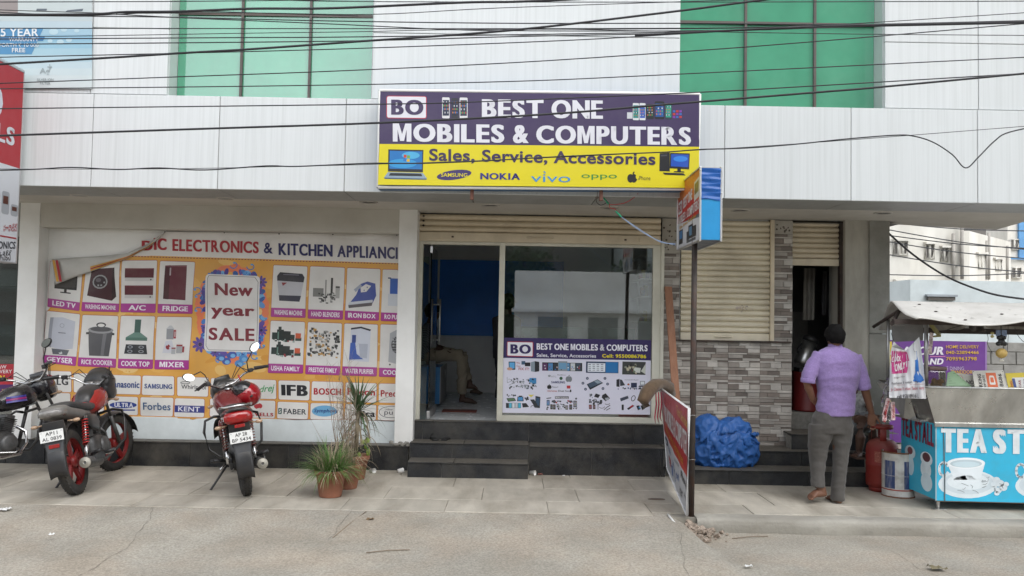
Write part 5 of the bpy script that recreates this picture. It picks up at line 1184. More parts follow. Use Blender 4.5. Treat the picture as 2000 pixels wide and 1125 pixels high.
MB().grid(lambda a, b: (1.629+a*.168, bY0-.004-.004*sin(b*19+a*3)-.002*sin(b*41), zm-.006+.008*sin(a*5)*(1 if b < .05 else 0)+b*(z1b-zm-.004)), 8, 40).build('edge_tape', M_bl2, bs)
rv = MB()
for xx in (1.622, 1.804):
    for i in range(4): rv.ell(V((xx, bY0-.008, lerp(z0b+.03, z1b-.03, i/3))), .006, .004, .006, 8)
rv.build('rivets', M_alu, bs, kind='stuff')
A = Art(lambda u, v: V((1.622, bY1-.01-u*(bY1-bY0-.02), z1b-.01-v*(z1b-z0b-.02))), (-1, 0, 0), .0006)
A.rect(0, 0, 1, .62, 'c8302c', 1); A.q4([(0, 0), (1, 0), (1, .42), (0, .22)], 'dd7a2c', 1.5); A.q4([(0, .60), (1, .68), (1, 1), (0, 1)], 'dfe1e6', 2)
A.rr([(.03, .28), (.22, .26), (.22, .46), (.03, .47)], .03, 'e8e8ec', 3); A.text('BO', (.05, .31, .2, .43), 'b42a34', 5, .03)
A.text('BEST ONE', [(.28, .26), (.68, .2), (.68, .36), (.28, .42)], 'f0ecec', 5, .035); A.text('MOBILES & COMPUTERS', [(.03, .50), (.96, .42), (.96, .56), (.03, .62)], 'f0ecec', 5, .035)
A.text('Sales, Service, Accessories', [(.1, .655), (.85, .60), (.85, .66), (.1, .71)], 'e8b030', 5, .02)
A.q4([(.76, .14), (.96, .10), (.96, .38), (.76, .42)], 'd8d8d0', 3); A.q4([(.78, .17), (.94, .14), (.94, .30), (.78, .33)], '8a7a3c', 4)
A.q4([(.08, .72), (.26, .72), (.26, .94), (.08, .94)], '20242e', 3); A.q4([(.10, .74), (.24, .74), (.24, .86), (.10, .86)], '2f7fc0', 4)
A.rect(.52, .72, .72, .92, '1c2028', 3); A.rect(.44, .80, .54, .93, '2c3440', 3.5); A.rect(.7, .76, .86, .92, '2a3038', 4); A.rect(.56, .75, .68, .88, '5a8ab0', 4.5); A.rect(.44, .93, .84, .97, '5a6068', 3)
A.build(bs, M_prints)
# leaning advert board
bA, bB = V((1.565, 7.46, .02)), V((1.735, 9.30, .11))
tA, tB = at(1346, 798, 7.44), at(1291, 759, 9.28)
bd = thing('advert_board', 'red and white advert board leaning between the steps and the rusty pole', 'board', (bA+bB)/2)
def bdf(u, v): return tB.lerp(tA, u).lerp(bB.lerp(bA, u), v) + V((-.012*sin(u*pi)*sin(v*pi) - .004*sin(u*26)*(v), 0, 0))
nrm = (tA-tB).cross(bB-tB).normalized(); nrm = nrm if nrm.x < 0 else -nrm
M_tubew = srf('white_board_tube', (.72, .72, .72), rough=.5)
MB().tube([tA, tB, bB, bA], .013, 4, closed=True).build('board_frame', M_tubew, bd)
o = MB().grid(lambda a, b: bdf(a, b) - nrm*.004, 24, 12); o.build('board_back', srf('board_back', (.5, .5, .5), rough=.6), bd)
A = Art(bdf, nrm, .0008, .05)
A.q4([(0, 0), (1, 0), (1, .64), (0, .52)], 'b8232e', 1); A.q4([(0, .52), (1, .64), (1, 1), (0, 1)], 'd6d8de', 1); A.q4([(0, .50), (1, .60), (1, .66), (0, .53)], 'c8453a', 2)
A.text('GALAXY', [(.04, .06), (.4, .07), (.4, .17), (.04, .15)], 'd83c3a', 5, .02); A.text('Tech Services', [(.62, .05), (.97, .1), (.97, .2), (.62, .14)], 'd8a03a', 5, .02)
A.text('BO MOBILES & COMPUTER', [(.12, .17), (.97, .24), (.97, .46), (.12, .37)], 'e6e2e4', 5, .035)
A.text('Sales, Service, Accessories', [(.14, .40), (.86, .50), (.86, .60), (.14, .50)], 'd8902e', 5, .02)
A.ell(.1, .62, .09, .05, '2c3050', 3, n=16); A.text('SAMSUNG', (.04, .60, .16, .64), 'd6d8de', 6, 0); A.text('NOKIA', [(.2, .62), (.34, .63), (.34, .70), (.2, .68)], '3a4a8a', 5, .02); A.text('iPhone', [(.78, .66), (.97, .7), (.97, .78), (.78, .74)], '33333a', 5, .02)
A.rr([(.16, .76), (.32, .76), (.32, .85), (.16, .85)], .02, 'b8232e', 3); A.text('LENOVO', (.18, .78, .3, .83), 'e6e2e4', 5, .01); A.text('HCL', (.40, .72, .5, .8), '3a6ab0', 5, .02); A.arc(.48, .86, .05, .06, 0, 6.28, .014, '3a70b8', 3); A.text('dell', (.58, .76, .68, .84), '3a6ab0', 5, .01)
A.text('acer', [(.70, .86), (.84, .86), (.84, .93), (.70, .93)], '40444c', 5, .01); A.text('benq', [(.88, .84), (.98, .84), (.98, .89), (.88, .89)], '50545c', 5, .01); A.text('micromax', (.52, .64, .70, .68), '5a5e66', 5, .0); A.rect(.34, .80, .38, .92, '3a6ab0', 3)
A.build(bd, M_prints)
# plank
a, b_ = at(1305, 560, 9.74), at(1322, 800, 9.40)
pk = MB(); d = (b_-a); pk.loft([(a, .012, .043, d, (0, -1, 0)), (a+d*.5, .012, .045, d, (0, -1, 0)), (a+d*1.18, .012, .047, d, (0, -1, 0))], 4, sup=2)
pk = MB().obox(Matrix.Translation((a+d*.585)) @ d.to_track_quat('Z', 'Y').to_matrix().to_4x4(), .085, .022, d.length*1.17)
tag(pk.build('plank', srf('reddish_plank', (.30, .145, .085), rough=.7, var=.15, scale=6, stretch=(8, 8, .6)), bevel=.003), 'reddish brown wooden plank leaning upright against the stone pier', 'plank')
# brown cloth on board corner
def cloth(fn, nu, nv, m, name, parent=None, label=None, cat='cloth', th=.006):
    o = MB().grid(fn, nu, nv).build(name, m, parent); s = o.modifiers.new('solid', 'SOLIDIFY'); s.thickness = th
    if label: tag(o, label, cat)
    return o
M_brown = srf('brown_cloth', (.13, .085, .05), rough=.95, var=.2, scale=12, bump=.004, bscale=35, sheen=.3)
path = [at(1262, 795, 9.0), at(1258, 782, 9.0), at(1266, 764, 9.05), at(1278, 753, 9.15), at(1295, 750, 9.3), at(1308, 756, 9.4), at(1312, 772, 9.45)]
cl_ = MB(); cl_.tube(path, [.035, .075, .085, .075, .06, .06, .05], 14, flat=.9)
for i, v in enumerate(cl_.v): cl_.v[i] = v + V((noise.noise(v*14)*.03, 0, noise.noise(v*11+V((3, 0, 0)))*.03))
tag(cl_.build('brown_cloth', M_brown), 'bundled brown cloth draped over the top corner of the leaning board', 'cloth')
M_pink = srf('pink_red_cloth', (.45, .07, .10), rough=.9, var=.35, scale=20)
for k in range(3):
    x0 = 1281+k*5; tag(MB().tube([at(x0, 766, 9.1), at(x0+1, 790, 9.08), at(x0-2, 815, 9.1), at(x0-1+k, 828-3*k, 9.1)], [.012, .016, .014, .004], 6, flat=.5).build('cloth_strip', M_pink), 'ragged pink and red cloth strip hanging beside the leaning board', 'cloth', 'ragged cloth strips beside the leaning board')
# rubble
random.seed(8)
M_rub = srf('rubble', (.31, .25, .20), rough=.95, var=.55, scale=45, bump=.004)
rb_ = MB()
for i in range(420):
    px, py = random.gauss(1356, 24), random.gauss(1032, 11)
    if py < 1012: continue
    g = gnd(px, py, -.12); r = random.choice((.010, .014, .018, .024, .034)) * (1 if i % 9 else 1.4)
    R = Matrix.Rotation(random.uniform(0, 3), 3, V((random.random(), random.random(), 1)))
    rb_.obox(Matrix.Translation((g.x, g.y, -.118 + r*.4 + .03*math.exp(-((px-1352)/22)**2))) @ R.to_4x4(), r*random.uniform(1, 1.9), r*random.uniform(.8, 1.3), r*random.uniform(.5, 1))
rb_.build('rubble_pile', M_rub, kind='stuff')['label'] = 'broken concrete and earth at the pole foot'
bk_ = MB()
for px, py, r in ((1336, 1008, .07), (1345, 1016, .05), (1328, 1000, .04), (1393, 1018, .05)):
    c = gnd(px, py+6, -.12); bk_.obox(Matrix.Translation(c+V((0, 0, r*.5))) @ Matrix.Rotation(random.uniform(0, 1), 4, V((.3, .5, 1))), r*1.2, r, r*.7)
for i, v in enumerate(bk_.v): bk_.v[i] = v + noise.noise_vector(v*13)*.02
tag(bk_.build('concrete_lumps', M_kerb), 'broken lumps of kerb concrete round the pole base', 'rubble')
# white tape scrap
wt = MB().tube([gnd(1303, 1004, .005), gnd(1308, 1010, .004), gnd(1318, 1022, -.02), gnd(1326, 1032, -.07)], [.012, .016, .012, .01], 4, flat=.2); tag(wt.build('paint_strip', M_white), 'torn white strip lying down the broken pavement edge', 'litter')

# ================================================================ TARP HEAP AND BOTTLE
M_tarp = srf('blue_tarp', (.018, .10, .34), rough=.5, var=.18, scale=5, bump=.002, bscale=60, dirt='4a6fa8', dirt_amt=.35, dscale=4)
def ridged(p):
    s_ = 0; a = 1; q = p.copy()
    for k in range(4): s_ += a*(1-abs(noise.noise(q))*2.2); q = q*2.05+V((5.1, 2.3, 1.7)); a *= .5
    return s_
tp = MB()
gc = at(1416, 905, 9.34); gc.z = .14
lobes = [((0, 0, .19), (.31, .20, .25)), ((-.19, .0, .36), (.15, .15, .14)), ((.10, .03, .35), (.18, .15, .13)), ((-.21, -.04, .12), (.14, .14, .14)), ((.21, .0, .16), (.15, .14, .18)), ((.05, -.08, .1), (.24, .12, .12))]
for c, r in lobes: tp.ell(gc+V(c), *r, seg=24)
random.seed(19)
def onheap(x, z):   # front surface of the heap
    x = max(-.33, min(.33, x)); z = min(z, .40-.25*abs(x)); r2 = (x/.36)**2 + ((z-.19)/.30)**2; return V((gc.x+x, gc.y - .19*sqrt(max(0, 1-r2)) - .02, gc.z+z))
for fx_, fz_, n_, a0, a1, L in ((-.20, .36, 11, -170, -10, .30), (.12, .34, 12, -175, 0, .30), (.27, .10, 7, 100, 250, .30), (-.30, .10, 7, -60, 70, .30), (.02, .24, 8, -150, -30, .28)):
    for k in range(n_):
        a = radians(lerp(a0, a1, (k+random.uniform(.1, .9))/n_)); LL = L*random.uniform(.6, 1.15); bend = random.uniform(-.9, .9); pts = []; q = V((fx_, 0, fz_))
        for j in range(9):
            pts.append(onheap(q.x, max(.03, q.z))); q = q + V((cos(a), 0, sin(a)))*LL/8; a += bend/8
        R0 = random.uniform(.010, .022); tp.tube(pts, [R0*(.35+.75*sin(pi*(j+.4)/9)) for j in range(9)], 8, flat=random.uniform(.6, 1.2))
tpo = tp.build('tarp', M_tarp)
def remesh(o, vox, smooth=4, disp=None):
    m = o.modifiers.new('r', 'REMESH'); m.mode = 'VOXEL'; m.voxel_size = vox; m.use_smooth_shade = True
    if smooth: s = o.modifiers.new('s', 'SMOOTH'); s.iterations = smooth; s.factor = .6
    dg = bpy.context.evaluated_depsgraph_get(); me = bpy.data.meshes.new_from_object(o.evaluated_get(dg)); old = o.data; o.modifiers.clear(); o.data = me
    if old.materials and not me.materials: me.materials.append(old.materials[0])
    bpy.data.meshes.remove(old)
    if disp:
        ns = [v.normal.copy() for v in me.vertices]
        for v, n in zip(me.vertices, ns): v.co += n*disp(v.co, n)
    for p in me.polygons: p.use_smooth = True
    me.update(); return o
def tdisp(p, n):
    return .016*(1-abs(noise.noise(V((p.x*6+p.z*9, p.y*6, p.z*5-p.x*11)))*2.6)) + .004*noise.noise(p*30) - .004
remesh(tpo, .0075, 3, tdisp)
for v in tpo.data.vertices:
    if v.co.z < .15: v.co.z = .15
    if v.co.z < .32 and v.co.y > 9.35: v.co.y = 9.35
    if v.co.y > 9.77: v.co.y = 9.77
for v in tpo.data.vertices: v.co.z = .15 + (v.co.z-.15)*1.13; v.co.x = gc.x + (v.co.x-gc.x)*1.04
tag(tpo, 'crumpled bright blue tarpaulin heaped on the dark step below the stone wall', 'tarpaulin')
bt_ = thing('plastic_bottle', 'clear plastic bottle with red label behind the blue tarpaulin', 'bottle', gnd(1476, 868, .31))
M_pet = glass('clear_plastic', (.85, .88, .86), 1.45, 1.4, .05)
g = ORIG[bt_]; MB().lathe([(.001, 0), (.034, .003), (.036, .03), (.034, .12), (.036, .16), (.015, .20), (.013, .225), (.001, .226)], Matrix.Translation(g), 16).build('bottle_body', M_pet, bt_)
MB().lathe([(.0365, .05), (.0367, .055), (.0367, .10), (.0365, .105)], Matrix.Translation(g), 16).build('label', srf('red_yellow_label', (.5, .12, .05), var=.5, scale=60), bt_)
MB().lathe([(.015, .222), (.015, .238), (.001, .239)], Matrix.Translation(g), 12).build('cap', M_white, bt_)

# ================================================================ GAS CYLINDER, PAINT DRUM
def gas(g, m, label, s=1.0, name='gas_cylinder'):
    t = thing(name, label, 'gas cylinder', g); M = Matrix.Translation(g) @ Matrix.Diagonal((s, s, s, 1))
    MB().lathe([(.10, .02), (.155, .06), (.160, .10), (.160, .26), (.163, .268), (.163, .282), (.160, .29), (.160, .42), (.150, .475), (.12, .515), (.06, .54), (.03, .545), (.0005, .546)], M, 32).build('tank', m, t)
    MB().lathe([(.125, .0), (.13, .0), (.13, .055), (.125, .055)], M, 28).build('foot_ring', m, t)
    col = MB(); 
    for a0 in (radians(-125), radians(-40), radians(55), radians(140)):
        pr = [(.098, .50), (.104, .50), (.104, .655), (.098, .655)]
        col.lathe(pr, M @ Matrix.Rotation(a0, 4, 'Z'), 5, radians(34))
    col.lathe([(.094, .645), (.094, .672), (.104, .678), (.108, .66), (.104, .64), (.094, .645)], M, 28)
    col.build('guard_ring', m, t, bevel=0)
    MB().lathe([(.02, .54), (.022, .57), (.014, .58), (.014, .61), (.02, .615), (.001, .62)], M, 14).build('valve', M_alu, t)
    b = MB(); b.mi = 0
    for k in range(8): b.lathe([(.1602, .31+k*.014), (.1606, .311+k*.014), (.1606, .316+k*.014), (.1602, .317+k*.014)], M @ Matrix.Rotation(radians(-140), 4, 'Z'), 14, radians(75-(k % 3)*9))
    b.build('stamped_text', srf('faded_stencil', (.42, .17, .12), rough=.8, var=.6, scale=90), t, kind='stuff')
    return t
M_redc = srf('worn_red_paint', (.25, .022, .016), rough=.5, var=.2, scale=6, dirt='3a2a24', dirt_amt=.45, dscale=6, dust=.2)
gy = gnd(1723, 958, 0); gy.z = 0
gas(gy, M_redc, 'worn red gas cylinder standing on the pavement beside the white drum')
dy = gnd(1754, 968, 0); dy.z = 0
dm = thing('paint_drum', 'open white and blue metal paint drum with rusty rim beside the tea stall', 'drum', dy)
Md = Matrix.Translation(dy)
H = .445; R_ = .152
MB().lathe([(R_-.004, .004), (R_+.004, .004), (R_+.004, .014), (R_, .018), (R_, .21), (R_+.003, .215), (R_, .22), (R_, H-.012), (R_+.004, H-.006), (R_+.001, H), (R_-.006, H-.002), (R_-.008, .03), (.001, .03)], Md, 36).build('shell', srf('chipped_white_paint', (.62, .61, .57), rough=.6, var=.08, dirt='5c3a26', dirt_amt=.55, dscale=7), dm)
MB().lathe([(R_+.006, H-.01), (R_+.008, H-.003), (R_+.003, H+.005), (R_-.004, H+.002), (R_-.004, H-.012)], Md, 36).build('rusty_rim', srf('rust_rim', (.20, .09, .05), rough=.9, var=.4, scale=25), dm)
MB().lathe([(R_+.006, .0), (R_+.006, .014)], Md, 36).build('base_rim', srf('rust_rim'), dm)
M_dblue = srf('faded_blue_print', (.035, .06, .17), rough=.6, var=.25, scale=12, dirt='b0aca4', dirt_amt=.7, dscale=11, stretch=(3, 3, .4))
for a0, aw in ((-167, 42), (-93, 50)):
    MB().lathe([(R_+.0012, .09), (R_+.0016, .092), (R_+.0016, .36), (R_+.0012, .362)], Md @ Matrix.Rotation(radians(a0), 4, 'Z'), 12, radians(aw)).build('blue_panel', M_dblue, dm)
MB().lathe([(R_+.0012, .070), (R_+.002, .072), (R_+.002, .080), (R_+.0012, .082)], Md, 36).build('red_band', srf('band_red', (.35, .06, .04)), dm)

# ================================================================ ROAD CRACKS
def crack(pts, w_, seed):
    m = MB(); P = [gnd(x, y, -.07) for x, y in pts]; out = []
    for a_, b_ in zip(P, P[1:]):
        for k in range(10): t = k/10; q = a_.lerp(b_, t); out.append(q + V((noise.noise(q*7+V((seed, 0, 0)))*.035, noise.noise(q*7+V((0, seed, 0)))*.035, 0)))
    n = 0
    for i, q in enumerate(out):
        t = out[min(i+1, len(out)-1)]-out[max(i-1, 0)]; s_ = V((-t.y, t.x, 0)).normalized()*w_*(.25+abs(noise.noise(q*15))*1.6)
        for e in (q-s_, q+s_): m.v.append(V((e.x, e.y, road_h(e.x, e.y)+.004)))
    for i in range(len(out)-1): m.face((2*i, 2*i+1, 2*i+3, 2*i+2))
    m.build('road_crack', srf('crack_shadow', (.15, .135, .115), rough=1, var=.3), None, kind='structure')
crack([(300, 990), (297, 1018), (262, 1055), (215, 1082), (150, 1112), (120, 1135)], .0026, 2)
crack([(1740, 1062), (1790, 1092), (1850, 1120)], .0018, 5); crack([(690, 1003), (672, 1034), (640, 1060)], .0022, 8); crack([(1165, 1005), (1180, 1040), (1330, 1052), (1345, 1125)], .002, 11)
# ================================================================ TEA STALL
SF = 7.93; sX0 = at(1827, 900, SF).x; sX1 = 5.95; sB = 8.62
tzs, bzs = at(1830, 826, SF).z, at(1830, 979, SF).z
TS = thing('tea_stall', 'tea stall cart with bright blue painted panels, steel counter and sagging sheet roof', 'tea stall', (4.9, 8.3, 0))
M_cy = srf('sky_blue_stall_print', (1, 1, 1), attr=True, rough=.45, var=.04, dirt='5f6a68', dirt_amt=.30, dscale=3.5)
MB().box(sX0+.006, sX1, SF+.006, sB, bzs+.02, tzs).build('cabinet', srf('stall_core', (.05, .30, .42), rough=.6), TS)
A = Art(lambda x, y: at(x, y, SF), (0, -1, 0), .0008)
CY = '37b7dc'
f0 = lambda px, py: (px, py)
zz = lambda px, z: None
cA = crop(1640, 640, 2.961)
def cq(*p): return [cA(*q) for q in p]
A.q4(cq((553, 562), (1230, 566), (1230, 1018), (553, 1002)), CY, 0)
A.text('TEA', cq((585, 582), (850, 588), (850, 724), (585, 720)), 'e3e9ec', 6, .075); A.text('STALL', cq((884, 588), (1370, 590), (1370, 734), (884, 728)), 'e3e9ec', 6, .075)
def cup(dx, dy, dark=False):
    E = lambda x, y, rx, ry, c, l, **k: A.ell(*cA(x+dx, y+dy), rx/2.961, ry/2.961, c, l, n=26, **k)
    E(742, 905, 172, 82, 'dce6ea', 1); E(742, 898, 150, 66, 'cdd9df', 1.4); E(742, 890, 122, 48, 'dfe8ec', 1.8)
    A.arc(*cA(602+dx, 818+dy), 9, 13, .5, 5.8, 5, 'd8e3e8', 2.2)
    A.q4(cq((620+dx, 782+dy), (840+dx, 784+dy), (812+dx, 880+dy), (662+dx, 880+dy)), 'e2eaee', 2.6); E(737, 878, 76, 24, 'e2eaee', 2.6)
    E(730, 783, 110, 32, 'eef3f5', 3); E(730, 786, 92, 23, 'bccdd4', 3.4 ); E(730, 790, 78, 16, '2f4a5a' if dark else 'c8dbe2', 3.8)
cup(0, 0); cup(445, 10, True)
for x, y, r in ((905, 880, 22), (925, 900, 26), (945, 925, 24), (915, 940, 22), (890, 905, 18), (960, 905, 18), (908, 958, 16)): A.ell(*cA(x, y), r/2.961, r*.8/2.961, 'd9e3e8', 4, n=12)
random.seed(6)
for i in range(16):
    x, y = random.uniform(640, 960), random.uniform(860, 940); a = random.uniform(0, 3)
    A.line([cA(x, y), cA(x+random.uniform(8, 32)*cos(a), y+12*sin(a)), cA(x+random.uniform(10, 50)*cos(a), y+20*sin(a+.5))], .7, '6a7276', 5)
A.line([cA(598, 562), cA(602, 700)], 2.2, '4a5e66', 5); A.line([cA(602, 700), cA(606, 880), cA(606, 1003)], 2.6, '5c6a70', 5); A.line([cA(556, 565), cA(556, 1000)], 2.5, '9fb4bc', 5)
A.line([cA(553, 1002), cA(1230, 1018)], 1.6, '5c4a3a', 5)
A.build(TS, M_cy)
def sfn2(u, v): return V((sX0-.001, sB-u*(sB-SF), lerp(tzs+.02, bzs+.015, v)))
A = Art(sfn2, (-1, 0, 0), .0008)
A.rect(0, 0, 1, 1, '35aacb', 0); A.text('TEA STALL', [(.03, .05), (.97, .06), (.97, .34), (.03, .30)], '8a2240', 6, .05)
A.ell(.28, .50, .16, .09, 'c8dce4', 1); A.ell(.28, .48, .08, .05, '7a4a50', 2); A.ell(.76, .52, .17, .09, 'dce8ee', 3); A.ell(.76, .50, .11, .06, '5a3038', 4); A.ell(.74, .66, .15, .12, 'dce8ee', 1.5); A.ell(.76, .82, .16, .12, 'cfe0e8', 2); A.ell(.30, .68, .10, .13, 'c0d8e2', 2.2)
A.build(TS, M_cy)
# steel counter tray (flared)
ct = MB(); xL = at(1812, 757, 7.74).x
zr1 = at(1815, 757, 7.74).z; zr0 = tzs-.005
def ctp(x, y, z): return V((x, y, z))
q = [ctp(sX0-.005, SF-.005, zr0), ctp(sX1, SF-.005, zr0), ctp(sX1, 7.80, zr1), ctp(xL, 7.80, zr1)]
ct.quad(*q); ct.quad(ctp(sX0-.005, SF-.005, zr0), ctp(xL, 7.80, zr1), ctp(xL, 8.75, zr1), ctp(sX0-.005, 8.62, zr0))
ct.quad(ctp(xL+.02, 7.82, zr1-.03), ctp(sX1, 7.82, zr1-.03), ctp(sX1, 8.75, zr1-.03), ctp(xL+.02, 8.75, zr1-.03))
M_stl = srf('dull_steel_sheet', (.60, .60, .58), rough=.30, metal=.85, var=.25, scale=4, dirt='5f584c', dirt_amt=.4, dscale=3, stretch=(1, 1, .4))
ct.build('counter_tray', M_stl, TS)
rim = MB(); rim.tube([(sX1, 7.80, zr1), (xL, 7.80, zr1), (xL, 8.75, zr1)], .012, 6); rim.box(sX0-.012, sX1, SF-.02, SF+.0, zr0-.028, zr0+.004); rim.build('counter_rim', M_stl, TS)
MB().box(sX0-.06, sX0+.03, 8.1, 8.66, zr0-.01, zr0+.01).quad((sX0-.10, 8.35, zr0), (sX0-.02, 8.25, zr0), (xL+.02, 8.2, zr1-.02), (xL-.05, 8.7, zr1-.02)).build('side_shelf', M_stl, TS)
lg = MB(); 
for (px, y_) in ((1832, SF+.03),):
    x_ = at(px, 985, y_).x
    o = MB().tube([(x_, y_, .012), (x_, y_, bzs+.05)], .016, 10).build('leg', M_steel, TS)
    MB().box(x_-.05, x_+.07, y_-.03, y_+.03, .0, .012).build('foot_plate', M_stl, o)
for x_, y_ in ((5.8, SF+.03), (5.8, sB-.05), (sX0+.05, sB-.05)): MB().tube([(x_, y_, 0), (x_, y_, bzs+.05)], .016, 8).build('leg', M_steel, TS)
# roof posts and frame
pz = at(1808, 628, 7.86)
px_ = at(1809, 700, 7.86).x
MB().tube([(px_, 7.86, zr1-.02), (px_, 7.86, 1.80)], .018, 12).build('roof_post', M_steel, TS)
MB().tube([(px_+.02, 8.7, zr1-.02), (px_+.02, 8.7, 1.78)], .018, 8).build('roof_post', M_steel, TS)
M_drk = srf('sooty_frame', (.055, .04, .035), rough=.8, var=.3)
fm_ = MB()
fl_, fr2 = at(1745, 634, 7.7), at(2010, 634, 7.7)
fm_.box(fl_.x, 6.2, 7.68, 7.74, at(1900, 636, 7.7).z, at(1900, 626, 7.7).z)
fm_.tube([at(1742, 633, 7.72), at(1757, 606, 8.3)], .02, 4).tube([at(1757, 606, 8.3), (3.9, 9.1, 1.7)], .02, 4)
fm_.tube([at(1757, 606, 8.3), (6.2, 8.3, at(1757, 606, 8.3).z)], .02, 4).box(4.2, 6.2, 9.0, 9.05, 1.64, 1.70)
fm_.build('roof_frame', M_drk, TS)
M_sht = srf('weathered_roof_sheet', (.60, .585, .55), rough=.62, var=.10, scale=3, dirt='8a8578', dirt_amt=.4, dscale=2.5, bump=.003, bscale=10)
Lp = [at(1790, 622, 7.50), at(1768, 614, 7.68), at(1755, 603, 7.88), at(1747, 593, 8.1), at(1740, 587, 8.35), at(1733, 598, 8.6), at(1726, 617, 8.95), at(1717, 643, 9.3)]
def roof(a, b):
    t = b*(len(Lp)-1); i = min(len(Lp)-2, int(t)); p = Lp[i].lerp(Lp[i+1], t-i)
    sx = a*2.6; q = V((p.x+sx*(1-.0), p.y, p.z))
    fr_ = max(0, 1-b*2.2)
    if a > 0: q.z += -.04*sin(min(1, a*2.6)*pi)*fr_ + .012*sin(a*14+1)*fr_ + .006*noise.noise((a*9, b*5, 0))
    q.y += .02*sin(a*9)*fr_
    fl = min(1, a/.12); flat = 1.0   # away from the curled end the sheet is straight between eave, ridge and back
    ia = 0 if b < .57 else 1
    s0, s1, tt = (Lp[0], Lp[4], b/.571) if b < .571 else (Lp[4], Lp[7], (b-.571)/.429)
    st_ = s0.lerp(s1, min(1, tt)); q.z = lerp(q.z, st_.z + (q.z-p.z), fl*.6); return q
cloth(roof, 90, 36, M_sht, 'roof_sheet', TS, th=.008)
ho = MB()
for px, py in ((1776, 590.5), (1794, 609), (1811, 619), (1988, 618)):
    c = roof(0, 0)
for a_, b_ in ((.09, .42), (.13, .26), (.2, .1), (.93, .08), (.35, .2), (.55, .3)):
    c = roof(a_, b_); ho.ell(c+V((0, -.004, .006)), .018, .01, .005, 8)
ho.build('roof_bolt', M_drk, TS)
fk = MB()
random.seed(14)
for i in range(38):
    a_, b_ = random.uniform(.05, 1), random.uniform(.05, .5); c = roof(a_, b_) + V((0, -.006, .004)); r = random.uniform(.004, .014)
    fk.ell(c, r*1.6, r, .001, 6)
fk.build('flaked_spots', M_white, TS, kind='stuff')
# grey side sheet inside roof left end and canopy lining
a, b_, c, d = at(1743, 637, 8.0), at(1804, 633, 7.95), at(1803, 665, 7.95), at(1745, 668, 8.0)
M_gs = srf('grey_side_sheet', (.20, .195, .185), rough=.6, metal=.2, var=.25, scale=5, dirt='4a443a', dirt_amt=.5)
MB().quad(a, b_, c, d).quad(*[p+V((0, .02, 0)) for p in (a, d, c, b_)]).build('side_sheet', M_gs, TS)
MB().quad(at(1812, 632, 8.0), at(1822, 632, 8.0), at(1838, 652, 8.3), at(1830, 656, 8.0)).quad(at(1820, 656, 8.0), at(1838, 653, 8.0), at(1838, 658, 8.0), at(1820, 659, 8.0)).build('yellow_flap', srf('old_yellow_card', (.33, .30, .12), rough=.8), TS)
def rag(px0, px1, y0, dep, m, Y=7.8):
    return MB().grid(lambda a, b: at(lerp(px0, px1, a), y0+b*dep*(.5+.5*sin(a*pi))*(1+.15*sin(a*9)), Y+.04*sin(a*12)), 20, 6).build('canopy_lining', m, TS)
M_lin = srf('stained_lining', (.33, .31, .28), rough=.9, var=.25, scale=8)
rag(1815, 1885, 634, 12, M_lin, 8.2); rag(1892, 1922, 632, 16, srf('dark_lining', (.13, .12, .11), rough=.9, var=.3)); rag(1925, 2010, 634, 10, M_lin, 8.1)
# fairy light wires
for pts in ([(1832, 650), (1845, 646), (1862, 640), (1882, 635)], [(1925, 645), (1930, 660), (1929, 672), (1938, 690)], [(1969, 637), (1969, 660), (1967, 690)], [(1982, 640), (1988, 655), (2000, 668), (2012, 675)]):
    w_ = wire('light_string', [at(x, y, 7.75) for x, y in pts], .0025, M_cable, 'thin wire of small fairy lights hanging under the stall roof', 'light string', 'fairy light wires under the stall roof', 4)
# hanging charm: dark mask over a yellow gourd
gd = thing('hanging_charm', 'dark demon mask over a round yellow gourd hanging from the stall roof', 'charm', at(1955, 640, 7.72))
c = at(1956, 690, 7.72); MB().ell(c, .05, .045, .045, 20).build('gourd', srf('yellow_gourd', (.50, .34, .10), rough=.5, var=.15, scale=30), gd)
mk = MB(); c2 = at(1956, 664, 7.72)
for dx_, dz, r in ((0, -.02, .036), (-.03, -.035, .022), (.03, -.035, .022), (-.022, .02, .022), (.022, .02, .022), (0, .03, .02)): mk.ell(c2+V((dx_, 0, dz)), r, .02, r*.9, 10)
mk.build('mask', M_black, gd); MB().tube([at(1955, 634, 7.72), c2], .004, 5).build('string', M_black, gd)
tf = MB(); 
for k in range(9): a = k*2*pi/9; tf.tube([c+V((0, 0, -.045)), c+V((.02*cos(a), .01*sin(a), -.075))], [.004, .006], 4)
tf.build('tassel', srf('white_tassel', (.6, .58, .52)), gd)
tg = thing('hanging_card', 'small pale blue card hanging beside the charm', 'card', at(1950, 652, 7.76)); p = at(1956, 651, 7.76); MB().box(p.x-.05, p.x+.05, 7.76, 7.763, p.z-.03, p.z+.03).build('card', srf('pale_blue_card', (.25, .32, .48), rough=.6, var=.4, scale=50), tg)
for k, (px, py, r) in enumerate(((1938, 651, .017), (1938, 657, .017))): tag(MB().ell(at(px, py, 7.7), r, .012, r*.8, 12).build('hanging_lemon', srf('dry_lemon', (.42, .36, .14), rough=.7)), 'dried lemon strung under the stall roof beside the charm', 'lemon', 'dried lemons on a string')
tag(MB().ell(at(1921, 645, 7.7), .02, .018, .018, 12).build('coconut_shell', M_drk), 'dark small ball hanging from the stall roof edge', 'ball')
# strip of sachets
sc = thing('sachet_strip', 'strip of small red and white sachets hanging by the steel post', 'sachets', at(1818, 650, 7.84))
for k in range(4):
    p = at(1819-k*.8, 655+k*10.5, 7.82); o = MB().obox(Matrix.Translation(p) @ Matrix.Rotation(random.uniform(-.2, .2), 4, 'Y'), .036, .006, .05).build('sachet', srf('sachet_print', (.45, .36, .34), rough=.4, var=.7, scale=45), sc, bevel=.002)
